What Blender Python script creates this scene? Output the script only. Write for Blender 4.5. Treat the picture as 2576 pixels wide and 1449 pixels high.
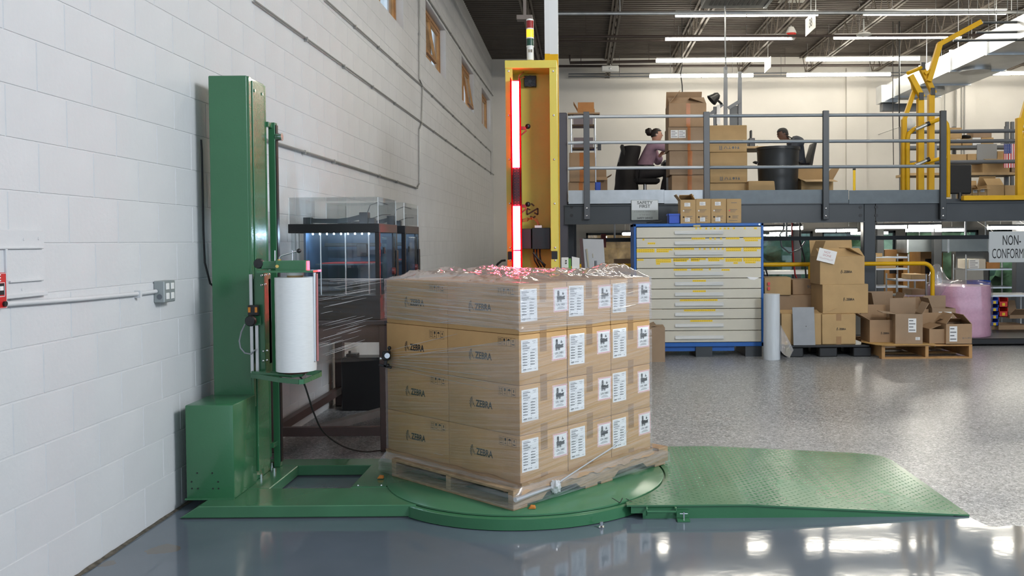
import bpy, bmesh, math, random
from mathutils import Vector, Matrix, Euler, noise
R = math.radians
random.seed(11)
S = bpy.context.scene
C = S.collection
for o in list(bpy.data.objects): bpy.data.objects.remove(o)

# ---------------------------------------------------------------- camera
F, CX, CY, HC = 2250.0, 1460.0, 664.0, 1.43
cd = bpy.data.cameras.new('camera'); cam = bpy.data.objects.new('camera', cd); C.objects.link(cam)
cd.sensor_fit = 'HORIZONTAL'; cd.sensor_width = 36.0; cd.lens = F / 2576 * 36
cd.shift_x = -(CX - 1288) / 2576; cd.shift_y = -(724.5 - CY) / 2576
cd.clip_start = .05; cd.clip_end = 300
CR = (Matrix.Rotation(R(88.5), 3, 'X') @ Matrix.Rotation(R(-.45), 3, 'Z'))
cam.matrix_world = Matrix.Translation((0, 0, HC)) @ CR.to_4x4()
S.camera = cam
# ---------------------------------------------------------------- world, lamps, exposure
w = bpy.data.worlds.new('overcast_daylight'); S.world = w; w.use_nodes = True
w.node_tree.nodes['Background'].inputs[0].default_value = (.72, .85, 1.0, 1)
w.node_tree.nodes['Background'].inputs[1].default_value = .95
def area(name, loc, tgt, sx, sy, power, col):
    l = bpy.data.lights.new(name, 'AREA'); l.shape = 'RECTANGLE'; l.size = sx; l.size_y = sy; l.energy = power; l.color = col
    o = bpy.data.objects.new(name, l); C.objects.link(o); o.location = loc
    o.rotation_euler = (Vector(tgt) - Vector(loc)).to_track_quat('-Z', 'Y').to_euler(); return o
area('unseen_side_light', (4.2, 2.0, 4.2), (-1.6, 5.2, 1.0), 1.5, 1.3, 240, (.88, .94, 1.0))  # unseen soft source at upper right casting the mast's shadow; no window is built
S.view_settings.view_transform = 'Standard'; S.view_settings.look = 'None'
S.view_settings.exposure = 0.36; S.view_settings.gamma = 1.0; S.view_settings.use_curve_mapping = False

# ---------------------------------------------------------------- measuring helpers (picture point at a known real distance)
def ray(px, py): return CR @ Vector(((px - CX) / F, (CY - py) / F, -1))
def P(px, py, Y):
    d = ray(px, py); t = Y / d.y; return Vector((d.x * t, Y, HC + d.z * t))
def G(px, py, z=0.0):
    d = ray(px, py); t = (z - HC) / d.z; return Vector((d.x * t, d.y * t, z))
def W(px, py, X=-2.18):
    d = ray(px, py); t = X / d.x; return Vector((X, d.y * t, HC + d.z * t))
def pb(px0, py0, px1, py1, Y):
    a = P(px0, (py0 + py1) / 2, Y).x; b = P(px1, (py0 + py1) / 2, Y).x
    m = (px0 + px1) / 2
    return a, b, P(m, py1, Y).z, P(m, py0, Y).z

# ---------------------------------------------------------------- materials
MATS = {}
def mat(name, col, rough=.5, metal=0.0, var=0.0, scale=8.0, bump=0.0, bscale=60.0, spec=.5, emis=None, estr=0.0, coat=0.0, stretch=None, detail=4.0, rvar=0.0):
    if name in MATS: return MATS[name]
    m = bpy.data.materials.new(name); m.use_nodes = True; nt = m.node_tree; N = nt.nodes; L = nt.links
    b = N['Principled BSDF']
    b.inputs['Base Color'].default_value = (*col, 1); b.inputs['Roughness'].default_value = rough; b.inputs['Metallic'].default_value = metal
    b.inputs['Specular IOR Level'].default_value = spec; b.inputs['Coat Weight'].default_value = coat
    if emis:
        b.inputs['Emission Color'].default_value = (*emis, 1); b.inputs['Emission Strength'].default_value = estr
    if var or bump or rvar:
        tc = N.new('ShaderNodeTexCoord'); src = tc.outputs['Object']
        if stretch:
            mp = N.new('ShaderNodeMapping'); mp.inputs['Scale'].default_value = stretch; L.new(src, mp.inputs[0]); src = mp.outputs[0]
    if var:
        n = N.new('ShaderNodeTexNoise'); n.inputs['Scale'].default_value = scale; n.inputs['Detail'].default_value = detail; L.new(src, n.inputs['Vector'])
        r = N.new('ShaderNodeValToRGB'); r.color_ramp.elements[0].position = .3; r.color_ramp.elements[1].position = .7
        r.color_ramp.elements[0].color = (*[c * (1 - var) for c in col], 1); r.color_ramp.elements[1].color = (*[min(1, c * (1 + var)) for c in col], 1)
        L.new(n.outputs[0], r.inputs[0]); L.new(r.outputs[0], b.inputs['Base Color'])
    if rvar:
        n3 = N.new('ShaderNodeTexNoise'); n3.inputs['Scale'].default_value = scale * .7; L.new(src, n3.inputs['Vector'])
        mr = N.new('ShaderNodeMapRange'); mr.inputs[3].default_value = rough * (1 - rvar); mr.inputs[4].default_value = rough * (1 + rvar)
        L.new(n3.outputs[0], mr.inputs[0]); L.new(mr.outputs[0], b.inputs['Roughness'])
    if bump:
        n2 = N.new('ShaderNodeTexNoise'); n2.inputs['Scale'].default_value = bscale; n2.inputs['Detail'].default_value = 3; L.new(src, n2.inputs['Vector'])
        bp = N.new('ShaderNodeBump'); bp.inputs['Strength'].default_value = bump; bp.inputs['Distance'].default_value = .01
        L.new(n2.outputs[0], bp.inputs['Height']); L.new(bp.outputs[0], b.inputs['Normal'])
    MATS[name] = m; return m
def glass(name, col=(1, 1, 1), gloss=.08, rough=.03, haze=0.0, hcol=(.9, .9, .92), streak=None, fres=.25):
    m = bpy.data.materials.new(name); m.use_nodes = True; nt = m.node_tree; N = nt.nodes; L = nt.links
    N.remove(N['Principled BSDF']); out = N['Material Output']
    t = N.new('ShaderNodeBsdfTransparent'); t.inputs[0].default_value = (*col, 1)
    g = N.new('ShaderNodeBsdfGlossy'); g.inputs['Roughness'].default_value = rough
    lw = N.new('ShaderNodeLayerWeight'); lw.inputs[0].default_value = .35
    mr = N.new('ShaderNodeMapRange'); mr.inputs[3].default_value = gloss; mr.inputs[4].default_value = gloss + fres; L.new(lw.outputs['Facing'], mr.inputs[0])
    base = t.outputs[0]
    if haze:
        d = N.new('ShaderNodeBsdfDiffuse'); d.inputs[0].default_value = (*hcol, 1)
        tr = N.new('ShaderNodeBsdfTranslucent'); tr.inputs[0].default_value = (*hcol, 1)
        a = N.new('ShaderNodeMixShader'); a.inputs[0].default_value = .35; L.new(d.outputs[0], a.inputs[1]); L.new(tr.outputs[0], a.inputs[2])
        mx = N.new('ShaderNodeMixShader'); L.new(t.outputs[0], mx.inputs[1]); L.new(a.outputs[0], mx.inputs[2]); mx.inputs[0].default_value = haze
        if streak:
            tc = N.new('ShaderNodeTexCoord'); mp = N.new('ShaderNodeMapping'); mp.inputs['Scale'].default_value = streak; L.new(tc.outputs['UV'], mp.inputs[0])
            n = N.new('ShaderNodeTexNoise'); n.inputs['Scale'].default_value = 1; n.inputs['Detail'].default_value = 5; n.inputs['Roughness'].default_value = .65; L.new(mp.outputs[0], n.inputs['Vector'])
            m2 = N.new('ShaderNodeMapRange'); m2.inputs[1].default_value = .38; m2.inputs[2].default_value = .72; m2.inputs[3].default_value = haze * .25; m2.inputs[4].default_value = min(.9, haze * 2.3)
            L.new(n.outputs[0], m2.inputs[0]); L.new(m2.outputs[0], mx.inputs[0])
            bp = N.new('ShaderNodeBump'); bp.inputs['Strength'].default_value = .5; bp.inputs['Distance'].default_value = .004; L.new(n.outputs[0], bp.inputs['Height']); L.new(bp.outputs[0], g.inputs['Normal'])
        base = mx.outputs[0]
    fx = N.new('ShaderNodeMixShader'); L.new(mr.outputs[0], fx.inputs[0]); L.new(base, fx.inputs[1]); L.new(g.outputs[0], fx.inputs[2]); L.new(fx.outputs[0], out.inputs[0])
    MATS[name] = m; return m

kraft_l = mat('golden_kraft_cardboard', (.52, .305, .125), .75, var=.07, scale=5, bump=.08, bscale=40)
kraft = mat('kraft_cardboard', (.45, .298, .138), .75, var=.07, scale=5, bump=.08, bscale=40)
kraft2 = mat('grey_kraft_cardboard', (.32, .222, .142), .75, var=.07, scale=5, bump=.08, bscale=40)
kraft3 = mat('dark_kraft_cardboard', (.36, .232, .132), .75, var=.09, scale=5, bump=.08, bscale=40)
tape = mat('clear_brown_tape', (.33, .185, .075), .3, var=.05)
otape = mat('orange_tape', (.42, .13, .015), .3, var=.1)
white = mat('white_paper', (.80, .80, .80), .6)
ink = mat('black_print', (.012, .012, .014), .7)
greyink = mat('grey_print', (.14, .14, .15), .7)
redink = mat('red_print', (.75, .10, .10), .7)
green = mat('green_enamel', (.038, .150, .066), .24, var=.06, scale=3, bump=.05, bscale=90, coat=.3, rvar=.2)
green_worn = mat('worn_green_enamel', (.058, .172, .086), .20, var=.13, scale=2.2, detail=8, rvar=.15)
yellow = mat('yellow_enamel', (.70, .57, .095), .45, var=.05, scale=3)
gyellow = mat('gate_yellow', (.64, .365, .003), .45, spec=.3, var=.08, scale=4)
steel = mat('galvanised_steel', (.55, .57, .58), .38, .9, var=.12, scale=6)
chrome = mat('bright_steel', (.75, .76, .78), .18, 1.0)
alum = mat('aluminium', (.62, .63, .64), .35, .9, var=.06, scale=5)
dgrey = mat('dark_grey_enamel', (.034, .039, .044), .33, var=.12, scale=3)
mgrey = mat('mid_grey_enamel', (.12, .13, .145), .42, var=.1, scale=3)
black = mat('black_plastic', (.012, .012, .013), .35)
rubber = mat('black_rubber', (.015, .015, .015), .6)
wood = mat('pallet_wood', (.33, .225, .13), .75, var=.25, scale=6, stretch=(3, 3, 14), bump=.2, bscale=30)
wood_o = mat('orange_pallet_wood', (.45, .25, .10), .75, var=.22, scale=6, bump=.2, bscale=30)
winwood = mat('varnished_window_wood', (.40, .19, .06), .45, var=.2, scale=8)
blue = mat('blue_enamel', (.015, .115, .42), .4, var=.05)
bluebin = mat('blue_plastic', (.02, .08, .50), .35)
redbin = mat('red_plastic', (.62, .03, .02), .4)
cream = mat('cream_enamel', (.60, .57, .48), .32, var=.04, scale=3)
ylabel = mat('yellow_label_tape', (.85, .58, .02), .5)
pvc = mat('white_plastic', (.75, .75, .73), .4)
wallpaint = mat('white_block_paint', (.61, .612, .618), .62, var=.035, scale=2.5, bump=.22, bscale=45)
backpaint = mat('warm_white_paint', (.62, .60, .56), .7, var=.04, scale=1.2, bump=.1, bscale=20)
deckmat = mat('brown_roof_deck', (.085, .070, .056), .6, var=.15, scale=2)
joistm = mat('brown_joist_paint', (.15, .125, .10), .55, var=.15, scale=4)
tubem = mat('lamp_tube', (1, 1, .95), .4, emis=(1.0, .93, .80), estr=31.0)
lowtubem = mat('lower_lamp_tube', (1, 1, .95), .4, emis=(1.0, .95, .84), estr=42.0)
film = glass('stretch_film', (.97, .97, .97), .06, .10, .12, (.85, .87, .9), (1.6, 95, 1))
film_top = glass('layered_stretch_film', (.95, .95, .96), .07, .14, .23, (.82, .83, .86), (1.3, 120, 1))
film_crumple = glass('crumpled_stretch_film', (.97, .97, .97), .17, .08, .26, (.92, .92, .94), None, .4)
film_web = glass('taut_stretch_film', (.97, .97, .97), .06, .05, .012, (.9, .9, .95), (1.5, 70, 1))
acrylic = glass('clear_acrylic', (.96, .97, .97), .035, .02, .012, (.9, .9, .9))
pane = glass('window_glass', (.93, .96, .97), .05, .02)
bag = glass('clear_poly_bag', (.97, .97, .98), .12, .12, .22, (.95, .95, .97))

# ---------------------------------------------------------------- mesh builder
WM = {}
class MB:
    def __init__(s): s.v = []; s.f = []; s.m = []; s.uv = None
    def add(s, vs, fs, mi=0, M=None):
        o = len(s.v)
        s.v += [tuple(M @ Vector(v)) if M else tuple(v) for v in vs]; s.f += [tuple(i + o for i in f) for f in fs]; s.m += [mi] * len(fs); return s
    def box(s, x0, x1, y0, y1, z0, z1, mi=0, M=None):
        return s.add([(x0, y0, z0), (x1, y0, z0), (x1, y1, z0), (x0, y1, z0), (x0, y0, z1), (x1, y0, z1), (x1, y1, z1), (x0, y1, z1)],
                     [(0, 3, 2, 1), (4, 5, 6, 7), (0, 1, 5, 4), (1, 2, 6, 5), (2, 3, 7, 6), (3, 0, 4, 7)], mi, M)
    def bar(s, p, q, a, b, up=(0, 0, 1), mi=0):
        p, q = Vector(p), Vector(q); d = (q - p).normalized(); u = Vector(up)
        if abs(d.dot(u)) > .98: u = Vector((1, 0, 0))
        x = d.cross(u).normalized(); z = x.cross(d).normalized(); x *= a / 2; z *= b / 2
        vs = [p - x - z, p + x - z, p + x + z, p - x + z, q - x - z, q + x - z, q + x + z, q - x + z]
        return s.add(vs, [(0, 1, 2, 3), (7, 6, 5, 4), (0, 4, 5, 1), (1, 5, 6, 2), (2, 6, 7, 3), (3, 7, 4, 0)], mi)
    def tube(s, pts, r, n=8, mi=0, closed=False):
        pts = [Vector(p) for p in pts]; k = len(pts); vs = []; rs = r if isinstance(r, (list, tuple)) else [r] * k; pu = None
        for i, p in enumerate(pts):
            a = pts[(i - 1) % k] if (closed or i) else p; b = pts[(i + 1) % k] if (closed or i < k - 1) else p
            d = (b - a).normalized()
            if pu is None: pu = Vector((0, 0, 1)) if abs(d.z) < .9 else Vector((1, 0, 0))
            x = d.cross(pu).normalized(); y = x.cross(d).normalized(); pu = y
            vs += [p + x * math.cos(2 * math.pi * j / n) * rs[i] + y * math.sin(2 * math.pi * j / n) * rs[i] for j in range(n)]
        fs = []
        for i in range(k if closed else k - 1):
            for j in range(n):
                a = i * n + j; b = i * n + (j + 1) % n; c = ((i + 1) % k) * n; fs.append((a, b, c + (j + 1) % n, c + j))
        if not closed: fs += [tuple(range(n - 1, -1, -1)), tuple(range((k - 1) * n, k * n))]
        return s.add(vs, fs, mi)
    def cyl(s, p, q, r, n=14, mi=0, r2=None): return s.tube([p, q], [r, r if r2 is None else r2], n, mi)
    def lathe(s, prof, c, n=24, mi=0, M=None):
        vs = []; c = Vector(c)
        for r, z in prof: vs += [c + Vector((r * math.cos(2 * math.pi * j / n), r * math.sin(2 * math.pi * j / n), z)) for j in range(n)]
        fs = [(i * n + j, i * n + (j + 1) % n, (i + 1) * n + (j + 1) % n, (i + 1) * n + j) for i in range(len(prof) - 1) for j in range(n)]
        if prof[0][0] > 1e-6: fs.append(tuple(range(n - 1, -1, -1)))
        if prof[-1][0] > 1e-6: fs.append(tuple(range((len(prof) - 1) * n, len(prof) * n)))
        return s.add(vs, fs, mi, M)
    def ball(s, c, r, n=12, mi=0, sc=(1, 1, 1)):
        k = n // 2; vs = []
        for i in range(k + 1):
            t = math.pi * i / k
            for j in range(n): vs.append((c[0] + r * sc[0] * math.sin(t) * math.cos(2 * math.pi * j / n), c[1] + r * sc[1] * math.sin(t) * math.sin(2 * math.pi * j / n), c[2] - r * sc[2] * math.cos(t)))
        return s.add(vs, [(i * n + j, i * n + (j + 1) % n, (i + 1) * n + (j + 1) % n, (i + 1) * n + j) for i in range(k) for j in range(n)], mi)
    def prism(s, poly, a, b, axis='y', mi=0, M=None):
        n = len(poly)
        mk = {'y': lambda p, t: (p[0], t, p[1]), 'x': lambda p, t: (t, p[0], p[1]), 'z': lambda p, t: (p[0], p[1], t)}[axis]
        vs = [mk(p, a) for p in poly] + [mk(p, b) for p in poly]
        return s.add(vs, [tuple(range(n)), tuple(range(2 * n - 1, n - 1, -1))] + [(i, i + n, (i + 1) % n + n, (i + 1) % n) for i in range(n)], mi, M)
    def quad(s, a, b, c, d, mi=0): return s.add([a, b, c, d], [(0, 1, 2, 3)], mi)
    def text(s, body, o, xd, up, size, mi=0, bold=0.0, sx=1.0, align='CENTER'):
        vs, fs = text_geo(body, bold, align); o = Vector(o); xd = Vector(xd) * size * sx; up = Vector(up) * size
        return s.add([o + xd * v[0] + up * v[1] for v in vs], fs, mi)
    def build(s, name, mats, parent=None, smooth=False, bevel=0.0, local=False, bseg=1, angle=40):
        me = bpy.data.meshes.new(name); vs = s.v
        if parent and not local:
            im = WM[parent.name].inverted(); vs = [tuple(im @ Vector(v)) for v in vs]
        org = Vector((0, 0, 0))
        if not parent and not local:
            xs = [v[0] for v in vs]; ys = [v[1] for v in vs]; zs = [v[2] for v in vs]
            org = Vector(((min(xs) + max(xs)) / 2, (min(ys) + max(ys)) / 2, min(zs))); vs = [(v[0] - org.x, v[1] - org.y, v[2] - org.z) for v in vs]
        me.from_pydata(vs, [], s.f)
        mats = mats if isinstance(mats, (list, tuple)) else [mats]
        for m in mats: me.materials.append(m)
        me.polygons.foreach_set('material_index', s.m)
        if s.uv:
            ul = me.uv_layers.new(name='UVMap')
            for l in me.loops: ul.data[l.index].uv = s.uv[l.vertex_index]
        if bevel or not s.uv:
            bm = bmesh.new(); bm.from_mesh(me)
            if not s.uv: bmesh.ops.recalc_face_normals(bm, faces=bm.faces)
            if bevel:
                es = [e for e in bm.edges if len(e.link_faces) == 2 and e.calc_face_angle(0) > R(30)]
                bmesh.ops.bevel(bm, geom=es, offset=bevel, segments=bseg, profile=.5, affect='EDGES', clamp_overlap=True)
            bm.to_mesh(me); bm.free()
        if smooth:
            me.polygons.foreach_set('use_smooth', [True] * len(me.polygons)); me.set_sharp_from_angle(angle=R(angle))
        me.update()
        o = bpy.data.objects.new(name, me); C.objects.link(o)
        if parent: o.parent = parent; WM[o.name] = WM[parent.name]
        else: o.location = org; WM[o.name] = Matrix.Translation(org)
        return o
TXT = {}
def text_geo(body, bold, align):
    k = (body, bold, align)
    if k not in TXT:
        c = bpy.data.curves.new('t', 'FONT'); c.body = body; c.size = 1; c.offset = bold; c.resolution_u = 3; c.align_x = align; c.align_y = 'CENTER'
        o = bpy.data.objects.new('t', c); C.objects.link(o); dg = bpy.context.evaluated_depsgraph_get(); dg.update()
        e = o.evaluated_get(dg); me = e.to_mesh()
        TXT[k] = ([tuple(v.co) for v in me.vertices], [tuple(p.vertices) for p in me.polygons]); e.to_mesh_clear()
        bpy.data.objects.remove(o); bpy.data.curves.remove(c)
    return TXT[k]
def tag(o, label, cat, group=None):
    o['label'] = label; o['category'] = cat
    if group: o['group'] = group
    return o
def thing(name, label, cat, loc=(0, 0, 0), rz=0, group=None):
    o = bpy.data.objects.new(name, None); C.objects.link(o); o.location = loc; o.rotation_euler = (0, 0, rz); o.empty_display_size = .1
    WM[o.name] = Matrix.Translation(loc) @ Matrix.Rotation(rz, 4, 'Z'); return tag(o, label, cat, group)
def struct(o): o['kind'] = 'structure'; return o
def inst(src, parent, loc=(0, 0, 0), rz=0, name=None):
    c = src.copy(); C.objects.link(c); c.parent = parent; c.location = loc; c.rotation_euler = (0, 0, rz)
    if parent: WM[c.name] = WM[parent.name]
    return c
def obj_of(me, name, parent, loc=(0, 0, 0), rot=(0, 0, 0)):
    o = bpy.data.objects.new(name, me); C.objects.link(o); o.parent = parent; o.location = loc; o.rotation_euler = rot
    if parent: WM[o.name] = WM[parent.name]
    return o
def mesh_only(mb, name, mats, **k):
    o = mb.build(name, mats, None, local=True, **k); me = o.data; bpy.data.objects.remove(o); return me
# ================================================================ SETTING
WX = -2.18; YB = 22.6; ZC = 6.0
# ---- floor (painted near the machine, flake epoxy beyond)
fm = bpy.data.materials.new('epoxy_floor'); fm.use_nodes = True
def floor_mat():
    nt = fm.node_tree; N = nt.nodes; L = nt.links; b = N['Principled BSDF']
    g = N.new('ShaderNodeNewGeometry'); sp = N.new('ShaderNodeSeparateXYZ'); L.new(g.outputs['Position'], sp.inputs[0])
    nz = N.new('ShaderNodeTexNoise'); nz.inputs['Scale'].default_value = 9; nz.inputs['Detail'].default_value = 6; L.new(g.outputs['Position'], nz.inputs['Vector'])
    st = N.new('ShaderNodeMapRange'); st.interpolation_type = 'SMOOTHSTEP'; st.inputs[1].default_value = 1.86; st.inputs[2].default_value = 2.02; st.inputs[3].default_value = 5.5; st.inputs[4].default_value = 4.33
    L.new(sp.outputs[0], st.inputs[0])
    ma = N.new('ShaderNodeMath'); ma.operation = 'MULTIPLY_ADD'; ma.inputs[1].default_value = .12; L.new(nz.outputs[0], ma.inputs[0]); L.new(st.outputs[0], ma.inputs[2])
    gt = N.new('ShaderNodeMath'); gt.operation = 'GREATER_THAN'; L.new(sp.outputs[1], gt.inputs[0]); L.new(ma.outputs[0], gt.inputs[1])
    # flakes
    def flakes(scale):
        v = N.new('ShaderNodeTexVoronoi'); v.inputs['Scale'].default_value = scale; L.new(g.outputs['Position'], v.inputs['Vector'])
        s2 = N.new('ShaderNodeSeparateXYZ'); L.new(v.outputs['Color'], s2.inputs[0])
        r = N.new('ShaderNodeValToRGB'); r.color_ramp.interpolation = 'CONSTANT'; e = r.color_ramp.elements
        e[0].color = (.05, .052, .056, 1); e[1].position = .22; e[1].color = (.18, .187, .20, 1)
        for p, c in ((.45, (.30, .31, .325, 1)), (.75, (.46, .47, .48, 1)), (.92, (.66, .67, .67, 1))):
            k = e.new(p); k.color = c
        L.new(s2.outputs[0], r.inputs[0]); return r.outputs[0]
    fx = N.new('ShaderNodeMix'); fx.data_type = 'RGBA'; fx.inputs[0].default_value = .5
    L.new(flakes(160), fx.inputs[6]); L.new(flakes(70), fx.inputs[7])
    # paint with wear + a peeled patch
    n2 = N.new('ShaderNodeTexNoise'); n2.inputs['Scale'].default_value = 1.6; n2.inputs['Detail'].default_value = 7; L.new(g.outputs['Position'], n2.inputs['Vector'])
    pr = N.new('ShaderNodeValToRGB'); pr.color_ramp.elements[0].position = .3; pr.color_ramp.elements[1].position = .75
    pr.color_ramp.elements[0].color = (.095, .120, .145, 1); pr.color_ramp.elements[1].color = (.130, .155, .185, 1); L.new(n2.outputs[0], pr.inputs[0])
    cur = pr.outputs[0]
    for (c, rad, col) in ((G(410, 1382), .085, (.13, .12, .105, 1)), (G(270, 1418), .05, (.12, .11, .10, 1))):
        d = N.new('ShaderNodeVectorMath'); d.operation = 'DISTANCE'; d.inputs[1].default_value = c; L.new(g.outputs['Position'], d.inputs[0])
        am = N.new('ShaderNodeMath'); am.operation = 'MULTIPLY_ADD'; am.inputs[1].default_value = .13; L.new(nz.outputs[0], am.inputs[0]); L.new(d.outputs['Value'], am.inputs[2])
        lt = N.new('ShaderNodeMath'); lt.operation = 'LESS_THAN'; lt.inputs[1].default_value = rad + .05; L.new(am.outputs[0], lt.inputs[0])
        mx = N.new('ShaderNodeMix'); mx.data_type = 'RGBA'; mx.inputs[7].default_value = col; L.new(lt.outputs[0], mx.inputs[0]); L.new(cur, mx.inputs[6]); cur = mx.outputs[2]
    m = N.new('ShaderNodeMix'); m.data_type = 'RGBA'; L.new(gt.outputs[0], m.inputs[0]); L.new(cur, m.inputs[6]); L.new(fx.outputs[2], m.inputs[7]); L.new(m.outputs[2], b.inputs['Base Color'])
    rr = N.new('ShaderNodeMapRange'); rr.inputs[3].default_value = .07; rr.inputs[4].default_value = .28; L.new(gt.outputs[0], rr.inputs[0]); L.new(rr.outputs[0], b.inputs['Roughness'])
    bp = N.new('ShaderNodeBump'); bp.inputs['Strength'].default_value = .02; bp.inputs['Distance'].default_value = .01
    n4 = N.new('ShaderNodeTexNoise'); n4.inputs['Scale'].default_value = 14; L.new(g.outputs['Position'], n4.inputs['Vector']); L.new(n4.outputs[0], bp.inputs['Height']); L.new(bp.outputs[0], b.inputs['Normal'])
    b.inputs['Specular IOR Level'].default_value = .6
floor_mat()
MEZX = P(1412, 500, 11.8).x; YE = 12.05
b = MB(); b.box(WX - .2, 14, -3, YE, -.15, 0); b.box(WX - .2, MEZX, YE, YB, -.15, 0); struct(b.build('floor', fm))
lowm = mat('lower_floor_paint', (.20, .20, .20), .35, var=.1)
b = MB(); b.box(MEZX, 14, YE, YB, -1.15, -1.0); struct(b.build('floor', lowm))
b = MB(); b.box(MEZX, 14, YE - .12, YE, -1.15, -.15); b.box(MEZX - .1, MEZX, YE, YB, -1.15, -.15); struct(b.build('trim_1', mgrey))

# ---- left block wall: mortar backing + blocks
wins = [(9.35, 11.22), (12.86, 14.75), (16.75, 18.62), (20.15, 22.05)]
WZ0, WZ1 = 20 * .2032 + .012, 24 * .2032 + .012
b = MB(); x0, x1 = WX - .2, WX - .003
b.box(x0, x1, -3, YB, 0, WZ0); b.box(x0, x1, -3, YB, WZ1, ZC + .3)
ys = [-3] + [y for wv in wins for y in wv] + [YB]
for i in range(0, len(ys), 2): b.box(x0, x1, ys[i], ys[i + 1], WZ0, WZ1)
wall = struct(b.build('wall_left', wallpaint))
BL, BH, JT = .4064, .2032, .0045
def block_mb(y0, y1, z0, z1):
    e = .0025; a = WX - .004
    return [(a, y0, z0), (a, y1, z0), (a, y1, z1), (a, y0, z1), (WX, y0 + e, z0 + e), (WX, y1 - e, z0 + e), (WX, y1 - e, z1 - e), (WX, y0 + e, z1 - e)], [(4, 5, 6, 7), (0, 1, 5, 4), (1, 2, 6, 5), (2, 3, 7, 6), (3, 0, 4, 7)]
pb_ = MB(); pb_.add(*[(lambda r: ([(v[0] - WX, v[1], v[2]) for v in r[0]], r[1]))(block_mb(JT / 2, BL - JT / 2, JT / 2, BH - JT / 2))][0])
BM = mesh_only(pb_, 'block', wallpaint)
near, rest = [], MB()
for k in range(0, 30):
    z0 = k * BH + .012; z1 = min(z0 + BH, ZC)
    if z1 - z0 < .03: continue
    y = 3.412 - 16 * BL + (0 if k % 2 else BL / 2)
    while y < YB:
        ya, yb_ = y, min(y + BL, YB); y += BL
        segs = [(ya, yb_)]
        if WZ0 - .01 < z0 < WZ1 - .02:
            for (p, q) in wins:
                ns = []
                for (s0, s1) in segs:
                    if s1 <= p or s0 >= q: ns.append((s0, s1))
                    else:
                        if s0 < p - .03: ns.append((s0, p))
                        if s1 > q + .03: ns.append((q, s1))
                segs = ns
        for (s0, s1) in segs:
            full = abs(s1 - s0 - BL) < 1e-4 and abs(z1 - z0 - BH) < 1e-4
            top = HC + (605 / 2250) * s1 + .05
            vis = s1 > 3.36 and z0 < top and z1 > HC - .38 * s1
            if full and vis and s1 > 3.3: near.append((s0, z0))
            else: rest.add(*block_mb(s0 + JT / 2, s1 - JT / 2, z0 + JT / 2, z1 - JT / 2))
near.sort()
for i, (s0, z0) in enumerate(near):
    if i < 295: obj_of(BM, 'block', wall, Vector((WX, s0, z0)) - wall.location)
    else: rest.add(*block_mb(s0 + JT / 2, s0 + BL - JT / 2, z0 + JT / 2, z0 + BH - JT / 2))
o = rest.build('block_field', wallpaint, wall); o['kind'] = 'stuff'
# grime line where block wall meets floor
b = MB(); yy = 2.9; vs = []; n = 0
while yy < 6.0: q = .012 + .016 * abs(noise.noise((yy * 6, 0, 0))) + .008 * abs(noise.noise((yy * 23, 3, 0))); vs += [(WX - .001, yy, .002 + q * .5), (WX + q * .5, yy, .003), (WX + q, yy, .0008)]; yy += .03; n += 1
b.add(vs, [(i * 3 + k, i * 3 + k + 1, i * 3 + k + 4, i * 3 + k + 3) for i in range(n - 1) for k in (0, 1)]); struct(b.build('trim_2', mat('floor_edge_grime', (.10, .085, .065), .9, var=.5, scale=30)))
# windows of the left wall
for i, (p, q) in enumerate(wins):
    b = MB(); X0, X1 = WX - .17, WX - .09
    for (a0, a1, c0, c1) in ((p, q, WZ0, WZ0 + .06), (p, q, WZ1 - .06, WZ1), (p, p + .06, WZ0 + .06, WZ1 - .06), (q - .06, q, WZ0 + .06, WZ1 - .06), ((p + q) / 2 - .04, (p + q) / 2 + .04, WZ0 + .06, WZ1 - .06)):
        b.box(X0, X1, a0, a1, c0, c1)
    wo = struct(b.build('window_%d' % (i + 1), winwood, bevel=.004))
    for h, (a0, a1) in enumerate(((p + .06, (p + q) / 2 - .04), ((p + q) / 2 + .04, q - .06))):
        op = (i == 1 and h == 0) or (i == 2 and h == 1)
        c0, c1 = WZ0 + .065, WZ1 - .065; t = R(-9) if op else 0
        Mx = Matrix.Translation((WX - .12, 0, c1)) @ Matrix.Rotation(t, 4, 'Y'); H = c1 - c0; s = MB()
        for (u0, u1, v0, v1) in ((a0, a1, -H, -H + .05), (a0, a1, -.05, 0), (a0, a0 + .05, -H + .05, -.05), (a1 - .05, a1, -H + .05, -.05)): s.box(-.02, .02, u0, u1, v0, v1, 0, Mx)
        so = s.build('sash', winwood, wo)
        s = MB(); s.box(-.003, .003, a0 + .05, a1 - .05, -H + .05, -.05, 0, Mx); s.build('pane', pane, so)

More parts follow.
